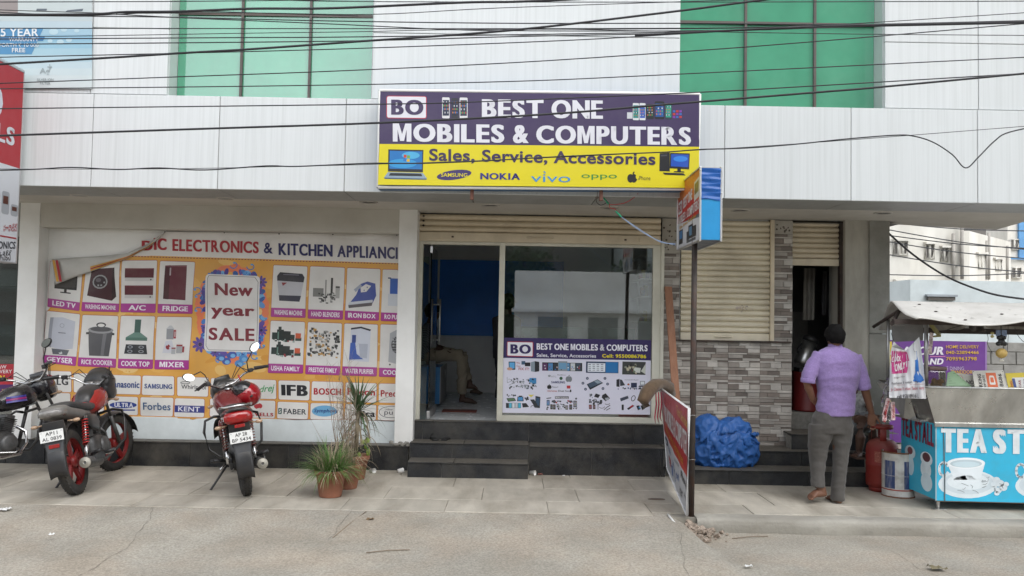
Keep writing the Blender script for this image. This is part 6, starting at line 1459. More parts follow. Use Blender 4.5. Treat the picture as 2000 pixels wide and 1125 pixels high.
# jar of biscuits
jr = thing('biscuit_jar', 'clear plastic jar of round biscuits with brown lid on the counter', 'jar', at(1828, 757, 7.86))
ja, jb = at(1811, 723, 7.9), at(1845, 757, 7.9)
MB().box(ja.x, jb.x, 7.86, 8.02, jb.z+.0, ja.z).build('jar_body', glass('cloudy_plastic', (.72, .72, .70), 1.4, 2.5, .15), jr, bevel=.015)
MB().box(ja.x-.006, jb.x+.006, 7.855, 8.025, ja.z, ja.z+.035).build('lid', srf('brown_lid', (.13, .08, .075), rough=.5), jr, bevel=.012)
random.seed(3)
for i in range(11):
    p = V((random.uniform(ja.x+.03, jb.x-.03), 7.875+random.uniform(0, .05), jb.z+.02+.018*(i//4)+random.uniform(0, .01)))
    MB().lathe([(.001, -.006), (.022, -.005), (.026, 0), (.022, .005), (.001, .006)], Matrix.Translation(p) @ Matrix.Rotation(random.uniform(.6, 1.6), 4, 'X'), 12).build('biscuit', srf('biscuit', (.42, .25, .11), rough=.9, var=.2, scale=60), jr)
# leaning small boards on the counter
def bd2(name, label, q, col, arts):
    t = thing(name, label, 'sign', (q[3]+q[2])/2)
    n = (q[1]-q[0]).cross(q[3]-q[0]).normalized(); n = n if n.y < 0 else -n
    m = MB(); m.v += q + [p - n*.006 for p in q]
    for f in ((0,3,2,1),(4,5,6,7),(0,1,5,4),(1,2,6,5),(2,3,7,6),(3,0,4,7)): m.face(f)
    m.build('board', srf(name+'_face', col, rough=.5, var=.1), t)
    A = Art(lambda u, v: q[0].lerp(q[1], u).lerp(q[3].lerp(q[2], u), v), n, .0008); arts(A); A.build(t, M_print)
def qq(*p): return [at(x, y, Y) for x, y, Y in p]
bd2('green_sheet', 'pale green striped sheet slanting behind the biscuit jar', qq((1851, 728, 7.95), (1862, 724, 7.97), (1900, 757, 7.93), (1848, 757, 7.9)), (.30, .46, .28), lambda A: [A.line([(.1, k/7), (.95, k/7)], .02, '4a6a48', 1) for k in range(1, 7)])
bd2('no_parking_board', 'white board starting with NO half hidden on the stall counter', qq((1856, 727, 7.99), (1905, 733, 7.99), (1903, 757, 7.95), (1862, 757, 7.95)), (.62, .60, .54), lambda A: [A.text('NO', (.62, .45, .95, .75), '26262a', 4, .02), A.text('FREE', (.7, .82, .98, .95), '26262a', 4, .02), A.arc(.35, .4, .14, .25, -2.5, .2, .02, 'c04a3a', 2)])
def pk_(A):
    A.rect(.41, .14, .73, .96, 'd9632c', 1); A.rr([(.5, .3), (.65, .3), (.67, .82), (.48, .82)], .06, 'e6e2da', 2); A.rr([(.525, .4), (.625, .4), (.63, .7), (.52, .7)], .04, 'd9632c', 3)
    A.text('PARKING', [(.14, 1.25), (.14, .2), (.25, .2), (.25, 1.25)], '2a2626', 4, .025); A.text('OF GATE', [(.29, .95), (.29, .28), (.36, .28), (.36, .95)], '2a2626', 4, .02); A.text('8686', [(.79, .92), (.79, .2), (.90, .2), (.90, .92)], '2a2626', 4, .02)
    for u, v in ((.03, .06), (.95, .08)): A.ell(u, v, .012, .03, '33302c', 2)
bd2('parking_board', 'white parking board with orange car panel standing sideways on the counter', qq((1899, 724, 7.93), (1960, 723, 7.93), (1967, 758, 7.87), (1904, 757, 7.87)), (.66, .64, .58), pk_)
def yl_(A):
    A.rr([(.2, .3), (1.4, .28), (1.4, 1), (.24, 1)], .06, 'dcdcd8', 1); A.text('LEARN', [(.1, .95), (.1, .5), (.2, .5), (.2, .95)], 'b83a34', 4, .02); A.text('CAR', [(.45, .92), (.45, .45), (.55, .45), (.55, .92)], '8a2a3a', 4, .02); A.text('DRIVING', [(.66, .98), (.66, .4), (.76, .4), (.76, .98)], '2c3a7a', 4, .02); A.rr([(.2, .35), (.32, .35), (.36, 1), (.24, 1)], .04, '3a4a8a', 2)
bd2('yellow_board', 'yellow and white printed board at the right end of the counter', qq((1964, 729, 7.9), (2015, 727, 7.9), (2015, 760, 7.86), (1970, 759, 7.86)), (.66, .52, .05), yl_)
# cloth banner on the side
hbn = thing('hanging_banner', 'white tailoring class flex banner with pink blob and blue dress on the stall corner', 'banner', at(1772, 780, 7.80))
def hb_f(px, py):
    k = .02*sin(px*.22+py*.03) + .012*sin(px*.5-py*.06) ; return at(px, py, 7.78+k)
A = Art(hb_f, (0, -1, 0), .0009, 3)
cB = crop(1720, 560, 5.114)
def hp(*p): return [cB(*q) for q in p]
A.q4(hp((112, 600), (250, 640), (250, 800), (92, 800)), 'cfcfcf', 0); A.q4(hp((250, 640), (385, 500), (430, 800), (250, 800)), 'cfd2d6', 0); A.q4(hp((92, 800), (430, 800), (455, 1120), (85, 1108)), 'cdced2', 0)
A.poly(hp((112, 600), (130, 545), (160, 575), (250, 640)), 'cfcfcf', 0)
A.q4(hp((110, 640), (262, 650), (285, 740), (105, 740)), 'b52878', 1.5); A.q4(hp((105, 740), (285, 740), (262, 860), (110, 872)), 'b52878', 1.5)
A.text('COOL', hp((108, 700), (200, 690), (200, 740), (108, 755)), 'e8e2e6', 6, .03, .2); A.text('ONLY', hp((135, 775), (245, 750), (245, 815), (140, 850)), 'e8e2e6', 6, .04, .2); A.text('Join Sure', hp((135, 635), (250, 640), (250, 672), (140, 668)), 'b87a80', 6, .0)
A.poly(hp((325, 640), (358, 640), (362, 690), (375, 750), (385, 860), (422, 905), (425, 930), (385, 950), (340, 935), (328, 905), (345, 860), (345, 750), (330, 700)), '2a6cb8', 2)
for x, y in ((340, 935), (365, 945), (395, 945), (415, 930)): A.ell(*cB(x, y), 3.2, 2.6, '2a6cb8', 2.4, n=10)
A.arc(*cB(345, 590), 4, 12, 1.2, 5.2, .5, '3a3a40', 2)
A.text('Kitigan Nirs', hp((130, 900), (240, 885), (240, 908), (130, 925)), '6a5a60', 6, .0); A.text('Fashion English', hp((108, 955), (312, 940), (312, 970), (108, 985)), '3a3a44', 6, .01)
A.line([cB(100, 985), cB(435, 972)], .6, '8a4a5a', 2); A.text('Jn Classes Fashion Technology', hp((98, 1010), (432, 992), (432, 1035), (98, 1050)), 'a83a52', 6, .01); A.text('cell 9581091615', hp((160, 1080), (385, 1062), (385, 1108), (165, 1118)), '33333c', 6, .02)
A.build(hbn, M_flex)
MB().quad(at(1745, 665, 7.84), at(1740, 650, 7.84), at(1741, 650, 7.84), at(1746, 665, 7.84)).build('tie', M_black, hbn)
# snack bags
M_bag = glass('crinkled_bag', (.80, .80, .80), 1.5, 4.0, .25)
pbg = MB(); pbg.grid(lambda a, b: at(lerp(1741, 1706+b*18, a*(.4+.6*b)), lerp(745, 822, b)-8*sin(a*3)*(1-b) + (a*6), 7.95) + V((0, .05*noise.noise((a*5, b*5, 0)), 0)) + noise.noise_vector(V((a*9, b*9, 0)))*.03, 24, 24)
tag(pbg.build('plastic_bag', M_bag), 'crumpled clear plastic bag hanging left of the stall banner', 'bag')
for k, (x, y, an) in enumerate(((1731, 795, .25), (1744, 803, -.02), (1728, 812, .1))):
    p = at(x, y, 7.86); t = thing('snack_packet', ('slanting', 'upright', 'lowest small')[k] + ' red and white snack packet hanging with the plastic bag', 'packet', p)
    MB().obox(Matrix.Translation(p) @ Matrix.Rotation(an, 4, 'Y'), .04, .014, .17 if k < 2 else .1).build('wrapper', srf('packet_print', (.55, .40, .40), rough=.35, var=.6, scale=38, bump=.003), t, bevel=.006)
    R2 = Matrix.Translation(p) @ Matrix.Rotation(an, 4, 'Y')
    A = Art(lambda u, v: R2 @ V((u, -.009, v)), (0, -1, 0), .0006); A.text('Krishna', [(-.012, -.06), (-.012, .06), (.012, .06), (.012, -.06)], 'a82a34', 2, .01, .2); A.build(t, M_print)
# ================================================================ INSIDE THE DOORWAY
fl = thing('steel_flask', 'tall tilted steel thermos flask with black lid inside the dark doorway', 'flask', at(1575, 705, 10.4))
p0, p1 = at(1566, 712, 10.4), at(1582, 668, 10.4); d = (p1-p0).normalized()
MB().tube([p0, p0.lerp(p1, .15), p1], [.085, .09, .09], 20).build('flask_body', M_steel, fl)
MB().tube([p1, p1+d*.05, p1+d*.09], [.098, .098, .05], 18).tube([p1+V((-.1, 0, -.02)), p1+V((-.15, 0, -.1)), p0.lerp(p1, .5)+V((-.1, 0, 0))], .014, 6).tube([p0.lerp(p1, .7)+V((-.09, -.03, 0)), p0.lerp(p1, .72)+V((.09, -.03, 0))], .012, 6).build('lid', M_black, fl)
tb = thing('red_drum', 'dull red drum under the steel flask inside the doorway', 'drum', at(1572, 800, 10.3))
q0, q1 = at(1575, 802, 10.35), at(1575, 726, 10.35); rr_ = .165
MB().lathe([(.001, 0), (rr_, 0), (rr_+.008, .02), (rr_, .03), (rr_, q1.z-q0.z-.02), (rr_+.008, q1.z-q0.z), (.001, q1.z-q0.z)], Matrix.Translation(q0), 28).build('shell', srf('dull_red_paint', (.15, .012, .012), rough=.5, dirt='2a1a18', dirt_amt=.4), tb)
MB().box(q0.x-.3, q0.x+.5, 10.15, 10.8, .47, q0.z-.002).build('plinth_block', M_grout, tb)
MB().box(q0.x-.12, q0.x+.12, 10.25, 10.45, q1.z, q1.z+.05).build('burner', M_black, tb)
for k, (x0, x1, y0, y1, c) in enumerate(((1570, 1592, 524, 625, (.33, .31, .27)), (1606, 1622, 530, 615, (.10, .10, .10)))):
    o = MB().grid(lambda a, b: at(lerp(x0, x1, a)-2*b, lerp(y0, y1, b), 10.6+.04*sin(a*9)), 16, 8).build('hanging_cloth', srf('cloth_%d' % k, c, rough=.9, var=.15)); tag(o, ('pale', 'dark')[k]+' cloth hanging in the dark doorway above the man', 'cloth')
# grey patch on the back wall, painted lighter so that the dim room reads
MB().box(dr0+.02, 4.2, 11.98, 11.99, .5, 1.9).build('lightened_patch', srf('lightened_grey', (.30, .29, .27), rough=.9, var=.3, scale=2), B)

# ================================================================ SHOP INTERIOR
cb_ = thing('blue_counter', 'bright blue drawer counter inside the shop behind the open glass door', 'counter', at(840, 790, 11.2))
ca, cc = at(818, 716, 11.2), at(858, 795, 11.2)
MB().box(ca.x, cc.x, 11.2, 11.9, cc.z+.04, ca.z).build('cabinet', srf('counter_blue', (.02, .17, .42), rough=.4), cb_, bevel=.004)
MB().box(cc.x, cc.x+.012, 11.2, 12.2, cc.z+.04, ca.z).build('side_panel', srf('counter_grey', (.30, .30, .31), rough=.5), cb_)
MB().tube([(cc.x+.03, 11.7, 1.0), (cc.x+.035, 11.7, .9)], .008, 6).build('handle', M_steel, cb_)
mt = gnd(899, 801, FZ); o = MB().box(mt.x-.22, mt.x+.22, 10.7, 10.95, FZ, FZ+.015).build('door_mat', srf('red_mat', (.16, .05, .04), rough=1), bevel=.004); tag(o, 'dark red doormat on the tiled shop floor', 'doormat')
gcn = thing('glass_counter', 'glass topped display counter behind the shop window', 'counter', (1.0, 11.3, FZ))
ga, gb = at(1007, 640, 11.2).x, at(1240, 640, 11.2).x; gz = at(1100, 639, 11.2).z
MB().box(ga, gb, 11.2, 11.75, gz-.012, gz).box(ga, gb, 11.2, 11.21, FZ+.1, gz-.012).build('glass_top', glass('green_glass', (.55, .75, .68), 1.5, 2.0), gcn)
MB().box(ga+.01, gb-.01, 11.25, 11.74, FZ, FZ+.35).box(ga+.01, gb-.01, 11.7, 11.74, FZ, gz-.02).build('counter_base', M_room, gcn)
MB().box(ga, gb, 11.22, 11.7, 1.18, 1.19).build('shelf', M_glass, gcn)
shv = thing('wall_shelves', 'white wall shelves with small goods at the right inside the shop', 'shelves', (1.75, 10.8, FZ))
for py in (503, 547, 580, 628):
    z_ = at(1255, py, 10.8).z; o = MB().box(at(1243, 540, 10.8).x, 2.3, 10.4, 11.2, z_-.02, z_).build('shelf', M_wall, shv)
MB().box(at(1246, 540, 10.8).x, at(1249, 540, 10.8).x, 10.78, 10.82, FZ, 2.5).build('upright', M_alu, shv)
random.seed(31)
for i in range(12):
    py = (547, 580, 628)[i % 3]; z_ = at(1255, py, 10.8).z; px = random.uniform(1250, 1275)
    x_ = at(px, py, 10.6).x; h = random.uniform(.05, .14)
    o = MB().box(x_-.025, x_+.025, 10.55, 10.6, z_, z_+h).build('boxed_item', srf('boxed_%d' % (i % 4), ((.3, .12, .08), (.4, .38, .3), (.08, .1, .2), (.35, .3, .05))[i % 4], rough=.5), bevel=.003)
    tag(o, 'small boxed item standing on the white shop shelves', 'box', 'small goods on the shop shelves')
# slippers
M_slip = srf('black_rubber', (.015, .015, .015), rough=.5)
for k, (px, py, rz) in enumerate(((847, 858, .3), (873, 858, -.25))):
    g = gnd(px, py, .333); g.z = .333
    t = thing('slipper', ('left', 'right')[k] + ' one of a pair of black slippers on the upper step tread', 'slipper', g, 'black slippers on the step')
    R = Matrix.Translation(g) @ Matrix.Rotation(rz+pi/2, 4, 'Z')
    MB().prism([(-.12, -.03), (-.10, -.038), (0, -.034), (.08, -.045), (.12, -.03), (.13, 0), (.12, .03), (.08, .042), (0, .033), (-.10, .036), (-.12, .028)], R @ Matrix.Translation((0, 0, .01)), .02).build('sole', M_slip, t, bevel=.003)
    MB().grid(lambda a, b: R @ V((.02+.06*b, -.042+.084*a, .018+.045*sin(a*pi))), 10, 3).build('strap', M_slip, t)
# paper cups and litter
def pcup(px, py, rot, lab):
    g = gnd(px, py, 0); M = Matrix.Translation(g+V((0, 0, .026))) @ Matrix.Rotation(rot, 4, 'Z') @ Matrix.Rotation(pi/2*.97, 4, 'X') @ Matrix.Translation((0, 0, -.03))
    tag(MB().lathe([(.001, 0), (.021, 0), (.028, .06), (.0295, .061), (.0275, .059), (.020, .003), (.001, .003)], M, 16).build('paper_cup', M_white), lab, 'paper cup')
pcup(727, 924, .9, 'white paper cup lying by the plinth right of the plant pots'); pcup(782, 924, 2.2, 'white paper cup lying close to the left end of the steps'); pcup(1040, 928, 1.0, 'dirty cup lying at the foot of the lower step')
def scrap(px, py, s, lab, z=0, col=M_white):
    g = gnd(px, py, z); m = MB(); m.grid(lambda a, b: g+V(((a-.5)*s, (b-.5)*s*.8, .01+.02*abs(noise.noise((a*3+px, b*3, 1))))) + noise.noise_vector(V((a*4+px, b*4, 0)))*s*.15, 6, 6)
    tag(m.build('litter_scrap', col), lab, 'litter')
scrap(8, 997, .09, 'crumpled white paper at the left edge of the road', road_h(-4.4, 7.3)+.004)
scrap(1055, 928, .05, 'small reddish scrap beside the dirty cup', 0, srf('red_scrap', (.4, .15, .12)))
scrap(1101, 931, .03, 'tiny white scrap before the dark plinth'); scrap(101, 1046, .04, 'little white scrap on the left side of the road', -.03)
for i, (x0, y0, x1, y1, s) in enumerate(((715, 1085, 800, 1081, 'straight'), (650, 1050, 715, 1003, 'slanting'), (1430, 1048, 1500, 1043, 'pale'))):
    a_, b_ = gnd(x0, y0, -.1 if s != 'slanting' else -.05), gnd(x1, y1, -.1 if s != 'slanting' else -.02); a_.z = road_h(a_.x, a_.y)+.006; b_.z = road_h(b_.x, b_.y)+.006
    tag(MB().tube([a_, a_.lerp(b_, .5)+V((.0, .01, .004)), b_], .0035, 5).build('twig', srf('dry_twig', (.22, .17, .12))), s + ' thin twig lying on the concrete road', 'twig')
scrap(723, 1016, .06, 'curled dead leaf on the concrete apron', -.02, srf('dead_leaf', (.22, .15, .08))); scrap(1830, 1112, .11, 'flattened brown leaf litter at the lower right of the road', -.115, srf('dead_leaf2', (.20, .17, .10)))
scrap(1462, 1108, .05, 'white paint flakes on the road at the lower right', -.115)
mh = gnd(1282, 975, .002); tag(MB().lathe([(.001, .003), (.07, .003), (.075, 0)], Matrix.Translation(mh) @ Matrix.Diagonal((1.15, .55, 1, 1)), 18).build('stain_patch', srf('dark_patch', (.12, .09, .07), rough=.9)), 'dark oval patch set in the paving left of the pole', 'cover')
# ================================================================ MOTORCYCLES
M_tyre = srf('tyre_rubber', (.028, .027, .026), rough=.85, var=.2, scale=10, bump=.002, bscale=70, dirt='5b5346', dirt_amt=.55, dscale=6, space='obj')
M_chr = srf('chrome', (.62, .62, .62), rough=.18, metal=1.0, var=.1, space='obj')
M_eng = srf('engine_alloy', (.13, .13, .13), rough=.5, metal=.6, var=.3, scale=12, dirt='3a342c', dirt_amt=.6, dscale=8, space='obj')
M_blk2 = srf('worn_black_paint', (.022, .022, .024), rough=.35, var=.2, scale=6, dirt='4a453c', dirt_amt=.35, dscale=5, space='obj', dust=.10)
M_seat = srf('seat_vinyl', (.028, .028, .030), rough=.55, var=.2, scale=10, bump=.001, bscale=120, space='obj', dust=.12)
M_grey = srf('grey_mudflap', (.06, .064, .072), rough=.6, var=.15, dirt='5a5449', dirt_amt=.4, dscale=5, space='obj')
M_lens = srf('red_lens', (.30, .008, .008), rough=.12, var=.25, scale=30, coat=.6, space='obj')
M_clear = srf('smoky_lens', (.20, .19, .18), rough=.12, var=.3, scale=25, coat=.6, space='obj')
M_amber = srf('indicator_lens', (.42, .28, .18), rough=.2, coat=.5, space='obj')
M_mirror = srf('mirror_glass', (.85, .85, .85), rough=.02, metal=1.0, var=0, space='obj')
M_plate = srf('plate_white', (.72, .72, .70), rough=.45, var=.04, space='obj')
M_ink = srf('plate_ink', (.02, .02, .022), rough=.5, space='obj')
def wheel(t, nm, c, r, w_, rim_m, Ms=None, style='alloy'):
    Mx = (Ms or Matrix()) @ Matrix.Translation(c) @ Matrix.Rotation(pi/2, 4, 'X')
    h = w_/2; pr = [(r-.085, -h*.7), (r-.05, -h*.95), (r-.02, -h*.85), (r-.006, -h*.5), (r, 0), (r-.006, h*.5), (r-.02, h*.85), (r-.05, h*.95), (r-.085, h*.7)]
    root = MB().lathe([(r-.09, -.018), (r-.078, -h*.62), (r-.072, -h*.62), (r-.085, 0), (r-.072, h*.62), (r-.078, h*.62), (r-.09, .018)], Mx, 40)
    root.lathe([(.0, -.045), (.04, -.045), (.055, -.03), (.055, .03), (.04, .045), (.0, .045)], Mx, 18)
    if style == 'alloy':
        for k in range(5):
            R = Mx @ Matrix.Rotation(2*pi*k/5+.3, 4, 'Z')
            root.prism([(.04, -.030), (r-.088, -.024), (r-.088, .014), (.04, .006)], R, .024)
            root.prism([(.04, .010), (r-.088, .018), (r-.088, .03), (.04, .024)], R @ Matrix.Translation((0, 0, 0)), .018)
    else:
        for k in range(28):
            a = 2*pi*k/28; b_ = a + (.35 if k % 2 else -.35); s = 1 if k % 4 < 2 else -1
            root.tube([Mx @ V((.04*cos(b_), .04*sin(b_), .03*s)), Mx @ V(((r-.09)*cos(a), (r-.09)*sin(a), 0))], .0018, 4, cap=False)
    o = root.build(nm, rim_m, t)
    ty = MB().lathe(pr, Mx, 48)
    ty.build('tyre', M_tyre, o)
    tr = MB()
    for k in range(44):
        a = 2*pi*k/44
        for s in (-1, 1):
            R = Mx @ Matrix.Rotation(a + (.03 if s > 0 else 0), 4, 'Z') @ Matrix.Translation((r-.008, 0, h*.42*s)) @ Matrix.Rotation(.5*s, 4, 'Y') @ Matrix.Rotation(.5*s, 4, 'X'); tr.obox(R, .012, .024, .022)
    tr.build('tread', M_tyre, o, kind='stuff')
    return o
def moto(name, label, loc, head, lean, steer, paint, rim, plate, tail='broad', wheel_style='alloy', guard=True, stripes=None, mirror_right=True, mirror_left=True, spring=(.5, .03, .03)):
    t = thing(name, label, 'motorcycle', (0, 0, 0), 'motorcycles parked in front of the banner', local=True)
    M_p = srf('paint_%s' % name + str(paint[0])[:4], paint, rough=.25, var=.06, coat=.5, space='obj', dirt='4a3a33', dirt_amt=.25, dscale=5, dust=.1)
    M_rim = srf('rim_%s' % str(rim[0])[:5], rim, rough=.4, var=.12, space='obj', dirt='4a3f38', dirt_amt=.45, dscale=8)
    M_sp = srf('spring_%s' % str(spring[0])[:5], spring, rough=.4, space='obj')
    r = .305; WB = 1.27
    hd0, hd1 = V((1.00, 0, .92)), V((WB, 0, r)); ax = (hd0-hd1).normalized()
    Ms = Matrix.Translation(hd0) @ Matrix.Rotation(steer, 4, ax) @ Matrix.Translation(-hd0)
    wheel(t, 'rear_wheel', V((0, 0, r)), r, .105, M_rim, None, wheel_style); wheel(t, 'front_wheel', V((WB, 0, r)), r-.005, .085, M_rim, Ms, wheel_style)
    def fx(mb): mb.v = [Ms @ v for v in mb.v]; return mb
    # front end
    for s in (-1, 1):
        fx(MB().tube([(WB, .075*s, r), (1.13, .075*s, .62)], .021, 10).tube([(1.13, .075*s, .62), (.985, .075*s, .95)], .015, 10)).build('fork_leg', M_eng if s > 0 else M_eng, t)
    arc = [(WB+(r+.035)*cos(a), (r+.035)*sin(a)+r) for a in [radians(q) for q in range(15, 170, 12)]]
    m = MB(); m.grid(lambda a, b: V((*[lerp(arc[int(a*(len(arc)-1))][0], arc[int(a*(len(arc)-1))][0], 0)], (b-.5)*.13, arc[int(a*(len(arc)-1))][1] - .025*(2*b-1)**2)), len(arc)-1, 6)
    fm2 = fx(m).build('front_mudguard', M_p if tail == 'slim' else M_blk2, t); sd = fm2.modifiers.new('s', 'SOLIDIFY'); sd.thickness = .004
    # handlebar
    hb = MB(); hz = .985
    hb.tube([(.74, .36, hz+.075), (.80, .30, hz+.085), (.93, .19, hz+.05), (.97, .09, hz-.01), (.975, 0, hz-.015), (.97, -.09, hz-.01), (.93, -.19, hz+.05), (.80, -.30, hz+.085), (.74, -.36, hz+.075)], .0115, 8)
    hbo = fx(hb).build('handlebar', M_chr, t)
    for s in (-1, 1):
        fx(MB().tube([(.715, .385*s, hz+.07), (.73, .37*s, hz+.073), (.80, .285*s, hz+.086), (.81, .27*s, hz+.086)], [.018, .0165, .0165, .02], 10)).build('grip', M_black, hbo)
        fx(MB().tube([(.85, .24*s, hz+.075), (.87, .25*s, hz+.07), (.80, .34*s, hz+.06), (.77, .40*s, hz+.06)], [.008, .006, .005, .007], 6)).build('lever', M_blk2, hbo)
        fx(MB().obox(Matrix.Translation((.845, .235*s, hz+.075)), .05, .05, .04)).build('switch_box', M_black, hbo, bevel=.008)
        if (s < 0 and mirror_right) or (s > 0 and mirror_left):
            c = V((.80, .33*s, hz+.30)) if s < 0 else V((.84, .40*s, hz+.20))
            mo = fx(MB().tube([(.86, .22*s, hz+.08), (.85, .23*s, hz+.16), (.84, .26*s, hz+.20), c], .006, 6)).build('mirror', M_black, hbo) if False else fx(MB().tube([(.86, .22*s, hz+.08), (.86, .23*s, hz+.17), (.84, .27*s, hz+.22), c], .006, 6).ell(c+V((.012, 0, 0)), .020, .062, .040, 16, Matrix.Rotation(.5*s, 3, 'X'))).build('mirror', M_black, t)
            g_ = MB(); Rm = Ms @ Matrix.Translation(c+V((-.0115, 0, 0))) @ Matrix.Rotation(.5*s, 4, 'X')
            g_.v = [Rm @ V((0, .056*cos(a), .035*sin(a))) for a in [2*pi*i/20 for i in range(20)]]; g_.face(range(20)); g_.build('mirror_glass', M_mirror, mo)
    # cables
    cb2 = MB()
    for k, (y0, z0, y1) in enumerate(((.22, .08, .03), (-.22, .08, -.02), (.2, .07, -.05), (-.2, .06, .05))):
        cb2.tube([(.86, y0, hz+z0), (1.0, y0*.9, hz+.10+.02*k), (1.10, y0*.5, hz+.0), (1.08, y1, .80)], .0045, 5)
    fx(cb2).build('control_cables', M_black, t)
    # headlamp cowl and instruments
    cw = MB(); cw.loft([(V((.98, 0, .93)), .085, .125, (1, 0, -.1), (0, 0, 1)), (V((1.05, 0, .92)), .12, .135, (1, 0, -.1), (0, 0, 1)), (V((1.14, 0, .885)), .125, .13, (1, 0, -.2), (0, 0, 1)), (V((1.21, 0, .85)), .075, .10, (1, 0, -.3), (0, 0, 1)), (V((1.225, 0, .845)), .03, .05, (1, 0, -.3), (0, 0, 1))], 20, sup=2.6)
    cw.loft([(V((1.10, 0, .98)), .03, .11, (0, 0, 1), (1, 0, 0)), (V((1.05, 0, 1.07)), .012, .08, (-.3, 0, 1), (1, 0, 0))], 14)
    if tail == 'grey': cw.loft([(V((.99, 0, .99)), .09, .13, (1, 0, -.3), (0, 0, 1)), (V((1.06, 0, 1.02)), .12, .15, (1, 0, -.3), (0, 0, 1)), (V((1.16, 0, .94)), .11, .12, (1, 0, -.5), (0, 0, 1)), (V((1.22, 0, .88)), .05, .07, (1, 0, -.5), (0, 0, 1))], 20, sup=2.6)
    cwo = fx(cw).build('headlamp_cowl', M_blk2 if tail != 'slim' else M_p, t)
    g_ = MB().lathe([(0, .0), (.045, .0), (.048, -.01), (.03, -.04)], Ms @ Matrix.Translation((.985, .055, .995)) @ Matrix.Rotation(-.7, 4, 'Y'), 16); g_.lathe([(0, .0), (.045, .0), (.048, -.01), (.03, -.04)], Ms @ Matrix.Translation((.985, -.055, .995)) @ Matrix.Rotation(-.7, 4, 'Y'), 16); g_.build('dial', M_clear, cwo)
    for s in (-1, 1):
        fx(MB().tube([(1.07, .10*s, .80), (1.07, .18*s, .80)], .008, 6).ell(V((1.07, .195*s, .80)), .02, .03, .018, 12)).build('front_indicator', M_amber, t)
    # tank, seat, panels
    tk = MB(); tk.loft([(V((.98, 0, .80)), .035, .05, (1, 0, 0), (0, 0, 1)), (V((.93, 0, .81)), .09, .12, (1, 0, 0), (0, 0, 1)), (V((.82, 0, .825)), .125, .165, (1, 0, 0), (0, 0, 1)), (V((.70, 0, .80)), .12, .155, (1, 0, .1), (0, 0, 1)), (V((.56, 0, .755)), .075, .095, (1, 0, .2), (0, 0, 1)), (V((.50, 0, .735)), .03, .05, (1, 0, .2), (0, 0, 1))], 24, sup=2.5)
    tko = tk.build('fuel_tank', M_p, t)
    if tail == 'grey': MB().loft([(V((1.0, 0, .86)), .035, .05, (1, 0, 0), (0, 0, 1)), (V((.93, 0, .85)), .10, .105, (1, 0, 0), (0, 0, 1)), (V((.80, 0, .865)), .115, .125, (1, 0, 0), (0, 0, 1)), (V((.64, 0, .845)), .085, .09, (1, 0, .1), (0, 0, 1)), (V((.54, 0, .79)), .05, .07, (1, 0, .2), (0, 0, 1))], 20, sup=2.4).build('tank_cover', M_blk2, tko)
    MB().lathe([(.0, .012), (.03, .012), (.035, 0)], Matrix.Translation((.80, 0, .948)), 16).build('filler_cap', M_chr, tko)
    if stripes:
        for s in (-1, 1):
            for k, c in enumerate(stripes):
                MB().grid(lambda a, b: V((.58+.34*a, s*(.098+.072*sin(min(1, a*1.1+.1)*pi)**.6+.004), .80-.022*k+.018*b+.02*a)), 14, 2).build('tank_stripe', srf('stripe_%d' % k, c, rough=.3, space='obj', coat=.4), tko)
    st_ = MB(); st_.loft([(V((.58, 0, .775)), .03, .09, (1, 0, .1), (0, 0, 1)), (V((.50, 0, .765)), .045, .13, (1, 0, 0), (0, 0, 1)), (V((.30, 0, .77)), .05, .145, (1, 0, 0), (0, 0, 1)), (V((.14, 0, .80)), .05, .135, (1, 0, 0), (0, 0, 1)), (V((-.02, 0, .825)), .048, .12, (1, 0, 0), (0, 0, 1)), (V((-.09, 0, .832)), .03, .09, (1, 0, 0), (0, 0, 1)), (V((-.12, 0, .832)), .01, .04, (1, 0, 0), (0, 0, 1))], 20, sup=2.8)
    st_.build('seat', M_seat, t)
    tp_ = MB()
    tp_.loft([(V((.34, 0, .70)), .055, .13, (1, 0, 0), (0, 0, 1)), (V((.12, 0, .73)), .06, .135, (1, 0, 0), (0, 0, 1)), (V((-.08, 0, .77)), .055, .125, (1, 0, 0), (0, 0, 1)), (V((-.20, 0, .795)), .062, .135, (1, 0, 0), (0, 0, 1)), (V((-.27, 0, .80)), .05, .11, (1, 0, 0), (0, 0, 1)), (V((-.30, 0, .81)), .028, .075, (1, 0, 0), (0, 0, 1))], 20, sup=3)
    tpo_ = tp_.build('tail_cowl', M_p if tail != 'grey' else srf('tail_grey', (.14, .135, .13), rough=.45, space='obj', dirt='5a544a', dirt_amt=.5, dust=.3), t)
    if tail == 'grey':
        for s in (-1, 1): MB().prism([(0, -.02), (.14, -.035), (.22, .0), (.14, .03), (.02, .03)], Matrix.Translation((-.30, .075*s, .80)) @ Matrix.Rotation(pi*.5*0, 4, 'Z') @ Matrix.Rotation(radians(90), 4, 'X') @ Matrix.Rotation(radians(-30*s), 4, 'Y'), .02).build('tail_lamp', M_clear, tpo_, bevel=.006)
        MB().loft([(V((-.24, 0, .79)), .045, .13, (1, 0, 0), (0, 0, 1)), (V((-.30, 0, .795)), .035, .10, (1, 0, 0), (0, 0, 1)), (V((-.325, 0, .80)), .022, .07, (1, 0, 0), (0, 0, 1))], 14, sup=3).build('tail_lamp', M_clear, tpo_)
    else:
        MB().loft([(V((-.25, 0, .770)), .062, .135, (1, 0, 0), (0, 0, 1)), (V((-.31, 0, .772)), .056, .125, (1, 0, 0), (0, 0, 1)), (V((-.335, 0, .78)), .035, .09, (1, 0, 0), (0, 0, 1))], 18, sup=3).build('tail_lamp', M_lens, tpo_)
